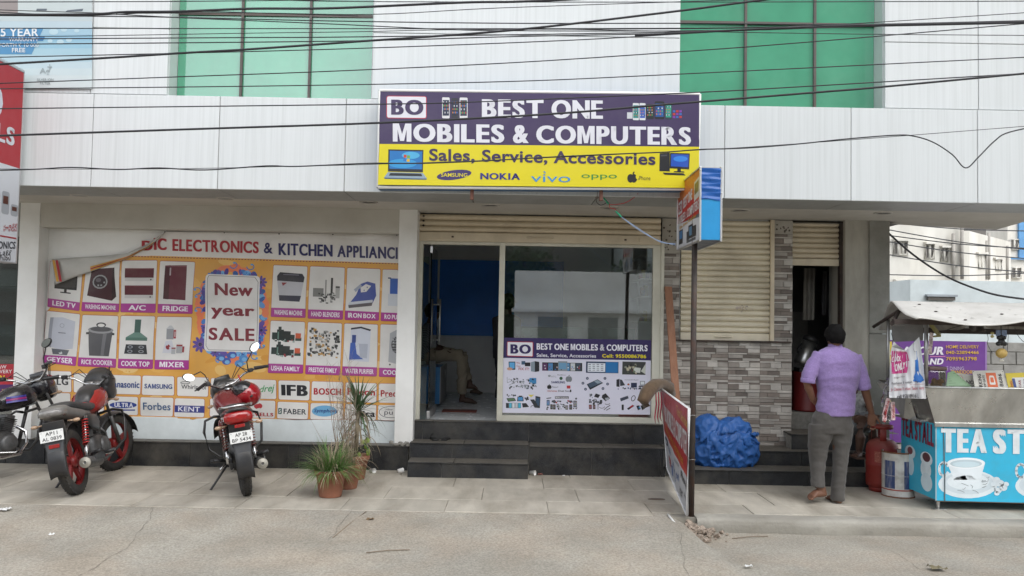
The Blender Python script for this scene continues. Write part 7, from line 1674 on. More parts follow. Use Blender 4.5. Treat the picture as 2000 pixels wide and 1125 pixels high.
        MB().tube([(.02, -.145, .84), (-.14, -.14, .865), (-.27, -.09, .875), (-.30, 0, .88), (-.27, .09, .875), (-.14, .14, .865), (.02, .145, .84)], .011, 8).build('grab_rail', M_chr if tail == 'broad' else M_blk2, t)
        MB().tube([(-.05, -.13, .79), (-.22, -.125, .80), (-.30, -.06, .845), (-.31, 0, .85), (-.30, .06, .845), (-.22, .125, .80), (-.05, .13, .79)], .016, 8).build('tail_trim', M_blk2, t)
    for s in (-1, 1):
        MB().loft([(V((.52, .12*s, .60)), .01, .02, (-1, 0, 0), (0, 0, 1)), (V((.44, .135*s, .60)), .085, .02, (-1, 0, 0), (0, 0, 1)), (V((.26, .14*s, .63)), .08, .02, (-1, 0, 0), (0, 0, 1)), (V((.14, .13*s, .68)), .02, .015, (-1, 0, 0), (0, 0, 1))], 14, sup=2.6).build('side_panel', M_p if tail == 'broad' else M_blk2, t)
        # shock with coil spring
        a_, b_ = V((.03, .125*s, r+.01)), V((.17, .125*s, .70)); d = b_-a_
        so = MB().tube([a_, a_+d*.35], .018, 10).tube([a_+d*.3, b_], .011, 8).tube([b_-d*.08, b_], .024, 10).build('shock_absorber', M_chr, t)
        cl2 = MB(); u1 = d.normalized().orthogonal().normalized(); v1 = d.normalized().cross(u1)
        cl2.tube([a_+d*(.32+.6*i/90)+(u1*cos(i*.62)+v1*sin(i*.62))*.026 for i in range(91)], .0055, 5); cl2.build('coil_spring', M_sp, so)
        MB().tube([(.0, .095*s, r), (.45, .085*s, .33)], .017, 6).build('swing_arm', M_blk2, t)
        MB().tube([(.38, .15*s, .30), (.38, .27*s, .31)], [.016, .020], 10).build('footrest', M_black, t)
        MB().tube([(.12, .14*s, .33), (.08, .25*s, .36)], [.012, .018], 8).build('rear_footrest', M_black, t)
        MB().tube([(-.20, .10*s, .70), (-.21, .155*s, .695)], .008, 6).ell(V((-.215, .18*s, .695)), .02, .034, .018, 12).build('rear_indicator', M_amber, t)
    # rear mudguard, plate, flap
    mg = MB(); ga = [radians(q) for q in range(60, 196, 9)]
    mg.grid(lambda a, b: V(((r+.055)*cos(ga[int(round(a*(len(ga)-1)))]), (b-.5)*.15, (r+.055)*sin(ga[int(round(a*(len(ga)-1)))])+r+.02 - .02*(2*b-1)**2)), len(ga)-1, 6)
    mo = mg.build('rear_mudguard', M_blk2, t); sd = mo.modifiers.new('s', 'SOLIDIFY'); sd.thickness = .006
    fl_ = MB(); fl_.grid(lambda a, b: V((-.318-.045*b+.02*b*b, (a-.5)*(.175-.05*b), .62-.24*b+.012*cos((a-.5)*pi) - .03*(2*a-1)**2*(1-b)*0)), 8, 10)
    fo2 = fl_.build('mud_flap', M_grey, t); sd = fo2.modifiers.new('s', 'SOLIDIFY'); sd.thickness = .005
    MB().prism([(-.09, .10), (.09, .10), (.10, -.02), (.08, -.12), (-.08, -.12), (-.10, -.02)], Matrix.Translation((-.27, 0, .62)) @ Matrix.Rotation(radians(90), 4, 'Z') @ Matrix.Rotation(radians(90), 4, 'X'), .03).build('plate_carrier', M_blk2, t, bevel=.005)
    MB().box(-.345, -.33, -.045, .045, .685 if tail != 'grey' else .485, .715 if tail != 'grey' else .52).build('reflector', M_lens, t, bevel=.004)
    if plate:
        pm = Matrix.Translation((-.352, 0, .60)) @ Matrix.Rotation(radians(8), 4, 'Y')
        po = MB().obox(pm, .003, .20, .10).build('number_plate', M_plate, t, bevel=.0012)
        A = Art(lambda u, v: pm @ V((-.002, u, -v)), (-1, 0, 0), .0008)
        # seen from behind the plate reads from the bike's left to its right
        A.text(plate[0], [(.052, -.038), (-.052, -.038), (-.052, -.006), (.052, -.006)], '15151a', 1, .012); A.text(plate[1], [(.082, .008), (-.082, .008), (-.082, .040), (.082, .040)], '15151a', 1, .012)
        for u in (-.085, .085): A.ell(u, -.036, .004, .003, '2a2a30', 1, n=8)
        A.build(po, M_print)
        MB().quad(*[pm @ V((-.0016, y, z)) for y, z in ((-.1, -.05), (-.1, .05), (.1, .05), (.1, -.05))]).build('plate_face', M_plate, po)
    # engine
    en = MB(); en.loft([(V((.36, 0, .36)), .10, .08, (1, 0, 0), (0, 0, 1)), (V((.42, 0, .37)), .13, .12, (1, 0, 0), (0, 0, 1)), (V((.62, 0, .36)), .13, .12, (1, 0, 0), (0, 0, 1)), (V((.70, 0, .36)), .09, .08, (1, 0, 0), (0, 0, 1))], 14, sup=3)
    eno = en.build('engine', M_eng, t)
    MB().lathe([(0, .02), (.06, .02), (.085, .008), (.09, -.02)], Matrix.Translation((.60, -.125, .36)) @ Matrix.Rotation(radians(90), 4, 'X'), 22).build('crankcase_cover', M_eng, eno)
    MB().lathe([(0, .02), (.05, .02), (.07, .008), (.075, -.02)], Matrix.Translation((.46, .125, .36)) @ Matrix.Rotation(radians(-90), 4, 'X'), 22).build('crankcase_cover', M_eng, eno)
    fin = MB(); cd = V((.35, 0, 1)).normalized()
    for k in range(9): p = V((.62, 0, .47)) + cd*.018*k; fin.obox(Matrix.Translation(p) @ Matrix.Rotation(.33, 4, 'Y'), .13, .15, .006)
    fin.build('cylinder_fins', M_eng, eno, kind='stuff'); MB().obox(Matrix.Translation(V((.62, 0, .47))+cd*.09) @ Matrix.Rotation(.33, 4, 'Y'), .10, .11, .19).build('cylinder_block', M_eng, eno, bevel=.01)
    MB().ell(V((.46, -.05, .55)), .05, .05, .05, 12).box(.30, .42, -.09, .09, .48, .66).build('airbox', M_black, eno)
    MB().tube([(.92, 0, .80), (.86, .03, .55), (.78, .03, .30)], .019, 8).tube([(.92, 0, .84), (.5, 0, .70), (.30, 0, .62), (.40, 0, .30), (.78, 0, .26)], .017, 8).build('frame', M_blk2, t)
    # exhaust on the right side
    ex = MB(); ex.tube([(.72, -.06, .52), (.80, -.08, .46), (.80, -.10, .34), (.70, -.125, .24), (.50, -.135, .225), (.32, -.14, .235)], .017, 10)
    exo = ex.build('exhaust', M_eng if tail != 'slim' else M_chr, t)
    MB().tube([(.36, -.14, .235), (.28, -.145, .24), (.20, -.15, .25), (-.12, -.165, .285), (-.16, -.167, .29)], [.02, .044, .052, .054, .048], 20).build('silencer', M_eng if tail != 'slim' else M_chr, exo)
    Mz = Matrix.Translation((-.161, -.167, .290)) @ V((-1, 0, .1)).to_track_quat('Z', 'Y').to_matrix().to_4x4()
    MB().lathe([(.050, -.01), (.050, .004), (.045, .008), (.022, .006), (.018, .012), (.014, .012), (.012, -.02), (0, -.02)], Mz, 22).build('silencer_cap', srf('dirty_alloy_cap', (.38, .36, .31) if tail == 'grey' else (.07, .07, .07), rough=.5, metal=.5, space='obj', dirt='4a443a', dirt_amt=.4), exo)
    MB().prism([(.0, -.02), (.26, -.035), (.28, .01), (.22, .03), (.02, .025)], Matrix.Translation((.0, -.205, .30)) @ Matrix.Rotation(radians(90), 4, 'X'), .012).build('heat_shield', M_blk2, exo)
    # chain case, stand, brake pedal, crash guard
    MB().box(.02, .44, .085, .115, .25, .37).build('chain_case', M_blk2, t, bevel=.02)
    ll = lean; MB().tube([(.34, .12, .26), (.32, .30, .055+.0), (.31, .335, .02)], [.012, .011, .010], 8).tube([(.31, .335, .02), (.25, .36, .014)], [.010, .012], 6).build('side_stand', M_blk2, t)
    MB().tube([(.45, -.15, .28), (.62, -.17, .26), (.66, -.19, .29)], .008, 6).tube([(.30, .13, .28), (.22, .2, .24)], .01, 6).build('brake_pedal', M_chr, t)
    if guard:
        for s in (-1, 1):
            MB().tube([(.86, .03*s, .66), (.88, .17*s, .68), (.87, .26*s, .65), (.84, .285*s, .54), (.80, .26*s, .36), (.78, .16*s, .27), (.77, .04*s, .27)], .014, 8).build('crash_guard', M_blk2, t)
    t.location = loc; t.rotation_euler = (-lean, 0, head); return t
g = gnd(152, 965, 0); 
moto('motorcycle', 'red and black motorcycle with red wheels and plate AP11 AL 0839', (g.x, g.y, .0), radians(99), radians(12), radians(-22), (.30, .014, .012), (.22, .012, .013), ('AP11', 'AL 0839'), tail='grey', mirror_left=False, mirror_right=False)
g = gnd(482, 966, 0)
MBK = moto('motorcycle', 'maroon motorcycle with chrome rear rail and plate AP 28 BP 5434', (g.x, g.y, .0), radians(112), radians(9), radians(20), (.15, .010, .015), (.045, .045, .048), ('AP 28', 'BP 5434'), tail='broad', spring=(.18, .06, .05))
moto('motorcycle', 'black motorcycle with blue and purple tank stripes cut by the left edge', (-5.33, 8.02, .0), radians(64), radians(9), radians(24), (.012, .012, .016), (.05, .05, .05), None, tail='slim', stripes=((.05, .05, .30), (.30, .02, .16), (.10, .09, .32)), wheel_style='alloy', mirror_left=False)
# red helmet hung on the handlebar
hc = at(484, 770, 8.75)
hl = thing('helmet', 'glossy red helmet hanging from the maroon motorcycle handlebar', 'helmet', hc)
R = Matrix.Rotation(.35, 3, 'Y') @ Matrix.Rotation(-.3, 3, 'X')
hm = MB(); n0 = len(hm.v); hm.ell(hc, .135, .15, .125, 28, R); 
hm.build('shell', srf('helmet_red', (.30, .008, .014), rough=.15, coat=.8, var=.05), hl)
MB().ell(hc+V((-.03, -.02, .035)), .128, .13, .105, 22, R).build('visor', srf('visor_black', (.02, .02, .022), rough=.15, coat=.6), hl)
MB().lathe([(0, .01), (.014, .01), (.018, 0)], Matrix.Translation(hc+V((.07, -.118, -.005))) @ Matrix.Rotation(radians(70), 4, 'X'), 14).build('visor_pivot', M_black, hl)
MB().tube([hc+V((-.06, 0, .10)), hc+V((-.10, -.02, .20))], .008, 6).build('chin_strap', srf('strap_red', (.4, .02, .02)), hl)

# ================================================================ POTTED PLANTS
M_terra = srf('terracotta', (.30, .125, .075), rough=.85, var=.15, scale=9, bump=.001, dirt='6a4a3a', dirt_amt=.4, dscale=6)
M_soil = srf('dry_soil', (.09, .065, .045), rough=1, var=.3, scale=40, bump=.006)
M_grass = srf('pot_grass', (.10, .19, .045), rough=.6, var=.35, scale=18); M_straw = srf('dry_straw', (.34, .28, .19), rough=.8, var=.35, scale=20)
M_yuc = srf('yucca_leaf', (.055, .115, .045), rough=.5, var=.3, scale=12); M_yucd = srf('dry_yucca_leaf', (.20, .165, .11), rough=.85, var=.3, scale=12)
def pot(px, py, R_, H, label, name='flower_pot'):
    g = gnd(px, py, 0); t = thing('potted_plant', label, 'potted plant', g, 'potted plants by the banner wall'); M = Matrix.Translation(g)
    MB().lathe([(0, 0), (R_*.66, 0), (R_*.68, .01), (R_*.88, H*.80), (R_*.90, H*.80), (R_*1.0, H*.83), (R_*1.03, H*.97), (R_*1.0, H), (R_*.90, H), (R_*.86, H*.88), (0, H*.88)], M, 32).build('pot', M_terra, t)
    MB().lathe([(R_*.86, H*.87), (R_*.5, H*.91), (.0005, H*.92)], M, 18).build('soil', M_soil, t); return t, g
def blade(mb, p, d, L, w_, droop, seg=6, fold=.25):
    """a narrow leaf starting at p along d, bending under its weight"""
    d = d.normalized(); pts = []; q = p.copy(); dd = d.copy()
    for i in range(seg+1): pts.append(q.copy()); q = q + dd*L/seg; dd = (dd + V((0, 0, -droop/seg))).normalized()
    side = d.cross(V((0, 0, 1))); side = side.normalized() if side.length > .01 else V((1, 0, 0)); n = len(mb.v)
    for i, c in enumerate(pts):
        t_ = i/seg; ww = w_*(min(1, t_*5+.35))*(1-t_**2.2)*.5 + .0004
        mb.v += [c+side*ww, c+V((0, 0, -ww*fold)), c-side*ww]
    for i in range(seg):
        a = n+i*3; mb.face((a, a+1, a+4, a+3)); mb.face((a+1, a+2, a+5, a+4))
random.seed(77)
t1, g1 = pot(645, 969, .155, .25, 'front terracotta pot overflowing with green grass')
gb = MB(); sb = MB()
for i in range(820):
    a = random.uniform(0, 2*pi); rr = random.uniform(0, .12); p = g1+V((rr*cos(a), rr*sin(a), .215)); a2 = a+random.uniform(-.9, .9)
    el = random.uniform(.25, 1.45); L = random.uniform(.14, .40); (sb if random.random() < .28 else gb).__class__
    blade(sb if random.random() < .27 else gb, p, V((cos(a2)*cos(el), sin(a2)*cos(el), sin(el))), L, random.uniform(.004, .009), random.uniform(.6, 2.2))
gb.build('grass_blades', M_grass, t1, kind='stuff'); sb.build('dry_blades', M_straw, t1, kind='stuff')
t2, g2 = pot(677, 953, .15, .24, 'second terracotta pot with tall dry bare twigs')
tw_ = MB()
for i in range(34):
    a = random.uniform(0, 2*pi); rr = random.uniform(0, .10); p = g2+V((rr*cos(a), rr*sin(a), .2)); L = random.uniform(.55, 1.18); d = V((random.gauss(-.09, .11), random.gauss(0, .08), 1)).normalized()
    pts = [p+d*L*k/6+V((random.gauss(0, .008), random.gauss(0, .008), 0)) for k in range(7)]; tw_.tube(pts, [.0032*(1-k/8) for k in range(7)], 4)
    for k in range(random.randint(2, 6)):
        q = pts[random.randint(2, 6)]; tw_.tube([q, q+V((random.gauss(0, .045), random.gauss(0, .04), random.uniform(.03, .12)))], [.0018, .0008], 3)
tw_.tube([g2+V((-.05, 0, .2)), g2+V((-.25, 0, .45)), g2+V((-.37, 0, .66))], [.003, .002, .001], 4)
tw_.build('bare_twigs', srf('bare_twig', (.27, .215, .16), rough=.9, var=.35, scale=20), t2, kind='stuff')
d2 = MB()
for i in range(110):
    a = random.uniform(0, 2*pi); p = g2+V((.1*cos(a), .1*sin(a), random.uniform(.2, .5))); blade(d2, p, V((cos(a)*.6, sin(a)*.6, random.uniform(-.1, 1.2))), random.uniform(.1, .28), random.uniform(.004, .010), 2.0)
d2.build('dry_blades', M_straw, t2, kind='stuff')
t3, g3 = pot(693, 935, .15, .25, 'rear terracotta pot with spiky yucca and drooping dead leaves')
MB().tube([g3+V((0, 0, .2)), g3+V((.01, 0, .5)), g3+V((.02, 0, .74))], [.026, .022, .02], 8).build('stem', M_yucd, t3)
top = g3+V((.02, 0, .74)); nl_ = 0
for i in range(46):
    a = i*2.399+random.uniform(-.2, .2); el = radians(random.uniform(5, 85)); L = random.uniform(.30, .50)
    b = MB(); blade(b, top+V((0, 0, random.uniform(-.06, .05))), V((cos(a)*cos(el), sin(a)*cos(el), sin(el))), L, random.uniform(.016, .026), random.uniform(.2, .8)); b.build('leaf', M_yuc, t3)
for i in range(60):
    a = i*2.399; b = MB(); p = top+V((0, 0, random.uniform(-.34, -.02))); blade(b, p, V((cos(a), sin(a), random.uniform(-.2, .5))), random.uniform(.22, .46), random.uniform(.012, .024), random.uniform(1.8, 3.6), 8); b.build('dead_leaf', M_yucd if random.random() < .7 else M_yuc, t3)
for i in range(9):
    a = random.uniform(0, 6.28); b = MB(); p = g3+V((.10+.05*cos(a), -.05+.05*sin(a), random.uniform(.25, .5))); b.ell(p, .022, .01, .028, 8); b.build('leaf', srf('lime_leaf', (.22, .32, .05), rough=.5), t3)
# ================================================================ PEOPLE
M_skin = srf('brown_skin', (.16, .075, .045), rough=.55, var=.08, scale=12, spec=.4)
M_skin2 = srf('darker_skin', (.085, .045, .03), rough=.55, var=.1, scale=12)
M_sole = srf('pale_sole', (.36, .22, .16), rough=.6)
M_hair = srf('black_hair', (.006, .0055, .0055), rough=.85, spec=.15, var=.3, scale=40, bump=.004, bscale=90, stretch=(1, 1, .25))
def q8(px, py, dy=0.0, Y=8.2): return at(px, py, Y+dy)
def hand(mb, wr, d, side, palm_n, curl=.5, s=1.0, thumb=1):
    """palm, four jointed fingers of different length and a thumb; d = direction, side = towards the little finger"""
    d = d.normalized(); side = (side - d*side.dot(d)).normalized(); n = d.cross(side); n = n if n.dot(palm_n) > 0 else -n
    mb.loft([(wr-d*.01, .026*s, .019*s, d, side), (wr+d*.03*s, .034*s, .017*s, d, side), (wr+d*.075*s, .040*s, .015*s, d, side), (wr+d*.092*s, .037*s, .012*s, d, side)], 12, sup=2.6)
    for k, (o_, L) in enumerate(((-.028, .068), (-.0095, .078), (.0095, .072), (.028, .056))):
        p = wr+d*.088*s+side*o_*s; dd = (d+side*o_*2).normalized(); pts = [p-dd*.02*s]; q = p.copy(); 
        for j, f in enumerate((.42, .32, .26)):
            pts.append(q.copy()); q = q + dd*L*f*s; dd = (dd + n*curl*(.6+.25*j)).normalized()
        pts.append(q); mb.tube(pts, [.0085*s, .0092*s, .0086*s, .0078*s, .0062*s], 8)
    p = wr+d*.025*s-side*.026*s*thumb; dd = (d*.75-side*.75*thumb+n*.35).normalized()
    mb.tube([p, p+dd*.032*s, p+dd*.055*s+d*.012*s, p+dd*.066*s+d*.030*s], [.013*s, .0115*s, .0095*s, .007*s], 8)
def foot(mb, ank, toe, s=1.0):
    d = (toe-ank); d.z = 0; L = d.length; d.normalize(); sd = d.cross(V((0, 0, 1)))
    mb.loft([(ank+V((0, 0, .04)), .034*s, .034*s, (0, 0, -1), d), (ank+V((0, 0, -.015))-d*.012, .045*s, .034*s, (.2*d.x, .2*d.y, -1), d)], 12)
    base = ank.copy(); 
    mb.loft([(ank-d*.055+V((0, 0, -.045)), .020*s, .024*s, d, (0, 0, 1)), (ank-d*.02+V((0, 0, -.035)), .034*s, .032*s, d, (0, 0, 1)), (ank+d*.06+V((0, 0, -.035)), .034*s, .036*s, d, (0, 0, 1)), (ank.lerp(toe, .75)+V((0, 0, -.002)), .020*s, .044*s, d, (0, 0, 1)), (toe-d*.03, .013*s, .042*s, d, (0, 0, 1))], 14)
    for k in range(5):
        o_ = (k-2)*.0165; mb.tube([toe-d*.04+sd*o_, toe-d*.01*abs(k-1)+sd*o_], [.011*s, .0085*s], 6)
def head(t, c, fwd, r=1.0, skin=M_skin, hair_drop=.0, body=None):
    """adds skull, face, ears and neck to the body mesh; hair is returned as a child"""
    fwd = fwd.normalized(); sd = fwd.cross(V((0, 0, 1))).normalized(); up = V((0, 0, 1)); R = Matrix((sd, fwd, up)).transposed()
    body.ell(c, .074*r, .094*r, .108*r, 22, R); body.ell(c+fwd*.025*r-up*.052*r, .052*r, .058*r, .055*r, 16, R)
    body.tube([c+fwd*.088*r+up*.012*r, c+fwd*.104*r-up*.018*r, c+fwd*.09*r-up*.026*r], [.008*r, .013*r, .012*r], 8)
    body.tube([c+fwd*.083*r-up*.052*r+sd*.022*r, c+fwd*.088*r-up*.050*r, c+fwd*.083*r-up*.052*r-sd*.022*r], .006*r, 6)
    for s in (-1, 1):
        body.ell(c+sd*.074*r*s-up*.012*r, .010*r, .020*r, .031*r, 12, R); body.ell(c+fwd*.075*r+sd*.03*r*s+up*.022*r, .018*r, .012*r, .006*r, 8, R)
    e = MB()
    for s in (-1, 1): e.ell(c+fwd*.082*r+sd*.03*r*s+up*.006*r, .012*r, .007*r, .007*r, 10, R)
    e.build('eyes', srf('eye_white', (.6, .58, .55), rough=.2), t)
    h = MB()
    def hf(a, b):
        th = a*2*pi; ph = b*pi*.60; x, y, z = sin(ph)*cos(th), sin(ph)*sin(th), cos(ph)
        cut = .30*max(0, y); k = 1.0; p = c + R @ V((x*.080*r, y*.100*r-.006*r, z*.112*r+.008*r))
        if y > 0: lim = c.z + .035*r*y + .0*r; 
        else: lim = c.z - .062*r - hair_drop
        if abs(x) > .8 and y > -.5: lim = max(lim, c.z+.012*r)
        p.z = max(p.z, lim) if b > .3 else p.z
        return p + (p-c).normalized()*(.006+.012*noise.noise(p*28)+.004*noise.noise(p*90))*r
    def hf2(a, b):
        th = a*2*pi; y0 = sin(th); deep = .50 if y0 > .3 else (.66 if y0 > -.25 else .74); ph = b*pi*deep
        x, y, z = sin(ph)*cos(th), sin(ph)*sin(th), cos(ph); p = c + R @ V((x*.081*r, y*.101*r-.005*r, z*.113*r+.007*r))
        return p + (p-c).normalized()*(.004+.011*noise.noise(p*26)+.004*noise.noise(p*90))*r
    h.grid(hf2, 44, 22); o = h.build('hair', M_hair, t); s_ = o.modifiers.new('s', 'SOLIDIFY'); s_.thickness = .012; s_.offset = -1
    return o
def folds(amp, sc, seed=0, dirn=V((1, 1, 1))):
    def f(p, n):
        q = V((p.x*dirn.x, p.y*dirn.y, p.z*dirn.z))*sc + V((seed, 0, 0)); q += noise.noise_vector(q*.5)*.8
        return amp*((1-abs(noise.noise(q))*2.4)*.8 + noise.noise(q*2.3)*.35)
    return f
# ---- man in the purple shirt, seen from behind
man = thing('person', 'man in lilac shirt with rolled sleeves and grey trousers walking barefoot, hand on hip', 'person', gnd(1636, 978, 0))
bd_ = MB(); hc_ = q8(1630, 657)
head(man, hc_, V((-.32, 1, -.05)), .90, body=bd_)
bd_.tube([q8(1631, 670), q8(1632, 682), q8(1632, 700)], [.055, .06, .08], 14)
up_y = V((0, 1, 0)); Zu = V((0, 0, 1))
def sec(x0, x1, y, dy, d, Y=8.2, sup=None): c = q8((x0+x1)/2, y, dy, Y); return (c, (x1-x0)/2*Y/FPX, d, (0, 0, -1), (1, 0, 0))
bd_.loft([sec(1606, 1660, 690, 0, .09), sec(1602, 1668, 730, 0, .10), sec(1604, 1662, 780, 0, .095), sec(1590, 1660, 820, 0, .11), sec(1592, 1658, 838, 0, .11)], 18)
for side in (-1, 1):
    if side < 0: sh, el, wr = q8(1600, 695, .0), q8(1574, 744, -.06), q8(1588, 781, .02)
    else: sh, el, wr = q8(1670, 697, .0), q8(1687, 752, -.03), q8(1702, 806, .03)
    bd_.tube([sh, sh.lerp(el, .5), el, el.lerp(wr, .35), wr], [.055, .05, .042, .040, .028], 14)
    if side < 0: hand(bd_, wr, V((.75, .35, -.45)), V((0, .1, -1)), V((.3, 1, 0)), .45, 1.0)
    else: hand(bd_, wr, V((.04, .08, -1)), V((-1, .25, 0)), V((.1, -1, 0)), .42, 1.05)
hipL, hipR = q8(1606, 828), q8(1643, 828)
knL, anL = q8(1599, 893, .03), q8(1599, 953, -.06); knR, anR = q8(1641, 898, -.01), q8(1636, 962, -.03)
for a_, b_, c_ in ((hipL, knL, anL), (hipR, knR, anR)): bd_.tube([a_, a_.lerp(b_, .5), b_, b_.lerp(c_, .3), c_], [.09, .08, .058, .055, .036], 14)
foot(bd_, q8(1603, 956, -.05), q8(1577, 974, -.10), 1.12); aR = anR.copy(); aR.z = .075; foot(bd_, aR, aR+V((-.02, .19, -.058)))
hs_ = MB()
random.seed(12)
for i in range(1500):
    th = random.uniform(0, 2*pi); ph = random.uniform(.05, 2.15); x, y, z = sin(ph)*cos(th), sin(ph)*sin(th), cos(ph)
    if y > .25 and ph > 1.5: continue
    if abs(x) > .75 and ph > 1.75: continue
    n_v = V((x*.95+.3*y, y*.95-.3*x, z)); p = hc_ + V((n_v.x*.071, n_v.y*.091, n_v.z*.100+.006)); fl_d = (V((random.gauss(0, .35), random.gauss(0, .35), -1)) + n_v*.55).normalized(); L = random.uniform(.018, .034)
    sd_v = fl_d.cross(n_v).normalized()*.0016; m_ = len(hs_.v); q = p + fl_d*L; hs_.v += [p-sd_v, p+sd_v, q]; hs_.face((m_, m_+1, m_+2))
hs_.build('hair_strands', M_hair, man, kind='stuff')
bo = bd_.build('body', M_skin, man); remesh(bo, .0062, 2)
bo.data.materials.clear(); bo.data.materials.append(M_skin)
M_lil = srf('lilac_shirt', (.25, .175, .385), rough=.85, var=.10, speck=.10, sscale=85, scale=5, sheen=.2, bump=.0016, bscale=140)
ws = MB()
ws.loft([sec(1618, 1646, 678, .0, .062), sec(1604, 1660, 684, .0, .085), sec(1594, 1674, 692, .0, .110), sec(1591, 1680, 706, -.01, .125), sec(1594, 1677, 735, -.015, .135), sec(1599, 1669, 765, -.01, .126), sec(1596, 1668, 790, -.005, .132), sec(1596, 1668, 803, 0, .138), sec(1599, 1666, 811, 0, .140)], 26, sup=2.3)
ws.tube([q8(1602, 693, .0), q8(1590, 712, -.01), q8(1580, 733, -.04), q8(1578, 744, -.055)], [.066, .070, .066, .060], 18)
ws.tube([q8(1669, 696, .0), q8(1678, 722, -.01), q8(1685, 745, -.02), q8(1688, 756, -.03)], [.064, .067, .062, .059], 18)
wo2 = ws.build('shirt', M_lil, man); remesh(wo2, .0085, 3, lambda p, n: folds(.006, 7, 3, V((.6, .6, 1.3)))(p, n) + folds(.0028, 17, 9, V((1, .6, 1.4)))(p, n))
wo2.data.materials.clear(); wo2.data.materials.append(M_lil)
for c, d_, r_ in ((q8(1578, 743, -.055), q8(1577, 752, -.05)-q8(1578, 735, -.05), .066), (q8(1688, 756, -.03), q8(1690, 766, -.02)-q8(1685, 745, -.02), .063)):
    c2_ = MB(); d_ = d_.normalized(); c2_.tube([c-d_*.022, c-d_*.018, c+d_*.018, c+d_*.022], [r_*.94, r_, r_*1.02, r_*.95], 18); o_ = c2_.build('rolled_cuff', M_lil, man)
    for v in o_.data.vertices: v.co += v.normal*(noise.noise(v.co*25)*.008)
cl3 = MB(); cc_ = q8(1631.5, 675, 0)
cl3.loft([(cc_+V((0, 0, -.030)), .074, .066, (0, 0, 1), (1, 0, 0)), (cc_+V((0, .004, .0)), .066, .060, (0, 0, 1), (1, 0, 0)), (cc_+V((0, .006, .016)), .062, .058, (0, 0, 1), (1, 0, 0))], 20, cap=False)
o_ = cl3.build('collar', M_lil, man); s_ = o_.modifiers.new('s', 'SOLIDIFY'); s_.thickness = .006
# back yoke and centre seam
sm_ = MB(); sm_.tube([q8(lerp(1600, 1672, t_), 703+2.5*t_-6*sin(t_*pi)*0, -.137) for t_ in [i/10 for i in range(11)]], .0022, 4)
M_trs = srf('grey_trousers', (.072, .066, .060), rough=.85, var=.08, scale=5, bump=.0006, bscale=120, sheen=.2)
tr_ = MB()
tr_.loft([sec(1597, 1667, 798, 0, .125), sec(1588, 1662, 815, 0, .130), sec(1584, 1663, 832, 0, .132), sec(1584, 1662, 845, .0, .124)], 24, sup=2.4)
tr_.loft([sec(1580, 1628, 828, .0, .115), sec(1580, 1625, 850, .005, .108), sec(1579, 1617, 872, .035, .100), sec(1582, 1612, 900, .03, .086), sec(1584, 1609, 926, -.01, .074), sec(1585, 1610, 951, -.05, .068)], 20, sup=2.3)
tr_.loft([sec(1619, 1665, 828, .0, .115), sec(1622, 1664, 850, .0, .105), sec(1627, 1659, 875, -.005, .092), sec(1628, 1654, 905, -.01, .082), sec(1626, 1651, 935, -.02, .074), sec(1623, 1649, 962, -.03, .072), sec(1623, 1649, 977, -.02, .078)], 20, sup=2.3)
to_ = tr_.build('trousers', M_trs, man); remesh(to_, .0085, 3, lambda p, n: folds(.0055, 6, 1, V((1, .6, 1.5)))(p, n) + folds(.0025, 15, 4, V((1, .7, 1.3)))(p, n) - .004)
to_.data.materials.clear(); to_.data.materials.append(M_trs)
for v in to_.data.vertices:
    if v.co.z < .012: v.co.z = .012
MB().tube([q8(1702+5*cos(a), 804+1.4*sin(a), .05+.03*sin(a)) for a in [2*pi*i/12 for i in range(12)]], .004, 5, closed=True).build('bracelet', srf('bangle', (.5, .3, .15), rough=.3, metal=.8), man)

# ---- man sitting on the step behind the cylinder
sit = thing('person', 'seated man in grey shorts and pale shirt half hidden behind the walking man', 'person', at(1680, 880, 9.35))
Ys = 9.45
b2 = MB(); P = lambda px, py, dy=0.0: at(px, py, Ys+dy)
head(sit, P(1662, 748, .1), V((.6, -.7, -.3)), 1.0, M_skin2, body=b2)
b2.tube([P(1664, 762, .1), P(1668, 775, .12)], [.055, .06], 12); b2.loft([(P(1668, 775, .15), .13, .09, (0, 0, -1), (1, 0, 0)), (P(1670, 830, .2), .14, .10, (0, 0, -1), (1, 0, 0))], 14)
b2.tube([P(1668, 830, .15), P(1690, 822, -.15), P(1712, 815, -.32), P(1706, 850, -.22), P(1700, 882, -.18)], [.09, .078, .062, .052, .035], 14)
b2.tube([P(1660, 832, .15), P(1672, 822, -.15), P(1684, 820, -.35), P(1681, 852, -.35), P(1678, 880, -.32)], [.09, .08, .062, .055, .036], 14)
b2.tube([P(1686, 776, .1), P(1700, 800, -.05), P(1688, 818, -.3)], [.045, .038, .026], 12); hand(b2, P(1688, 818, -.3), V((-.5, -.5, -.5)), V((1, 0, 0)), V((0, 0, -1)), .4)
b2.tube([P(1650, 776, .1), P(1640, 800, 0), P(1662, 816, -.25)], [.045, .038, .026], 12); hand(b2, P(1662, 816, -.25), V((.7, -.4, -.3)), V((0, 0, -1)), V((0, -1, -1)), .4)
foot(b2, P(1678, 883, -.32), P(1668, 892, -.5)); foot(b2, P(1700, 884, -.18), P(1697, 892, -.38))
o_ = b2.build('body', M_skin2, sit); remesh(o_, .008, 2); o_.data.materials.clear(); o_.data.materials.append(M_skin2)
s2 = MB(); s2.loft([(P(1667, 768, .12), .09, .07, (0, 0, -1), (1, 0, 0)), (P(1668, 778, .14), .18, .11, (0, 0, -1), (1, 0, 0)), (P(1669, 800, .16), .17, .13, (0, 0, -1), (1, 0, 0)), (P(1670, 836, .2), .18, .14, (0, 0, -1), (1, 0, 0))], 18); s2.tube([P(1684, 776, .1), P(1695, 793, .0)], [.07, .07], 12); s2.tube([P(1652, 776, .1), P(1644, 793, .0)], [.07, .07], 12)
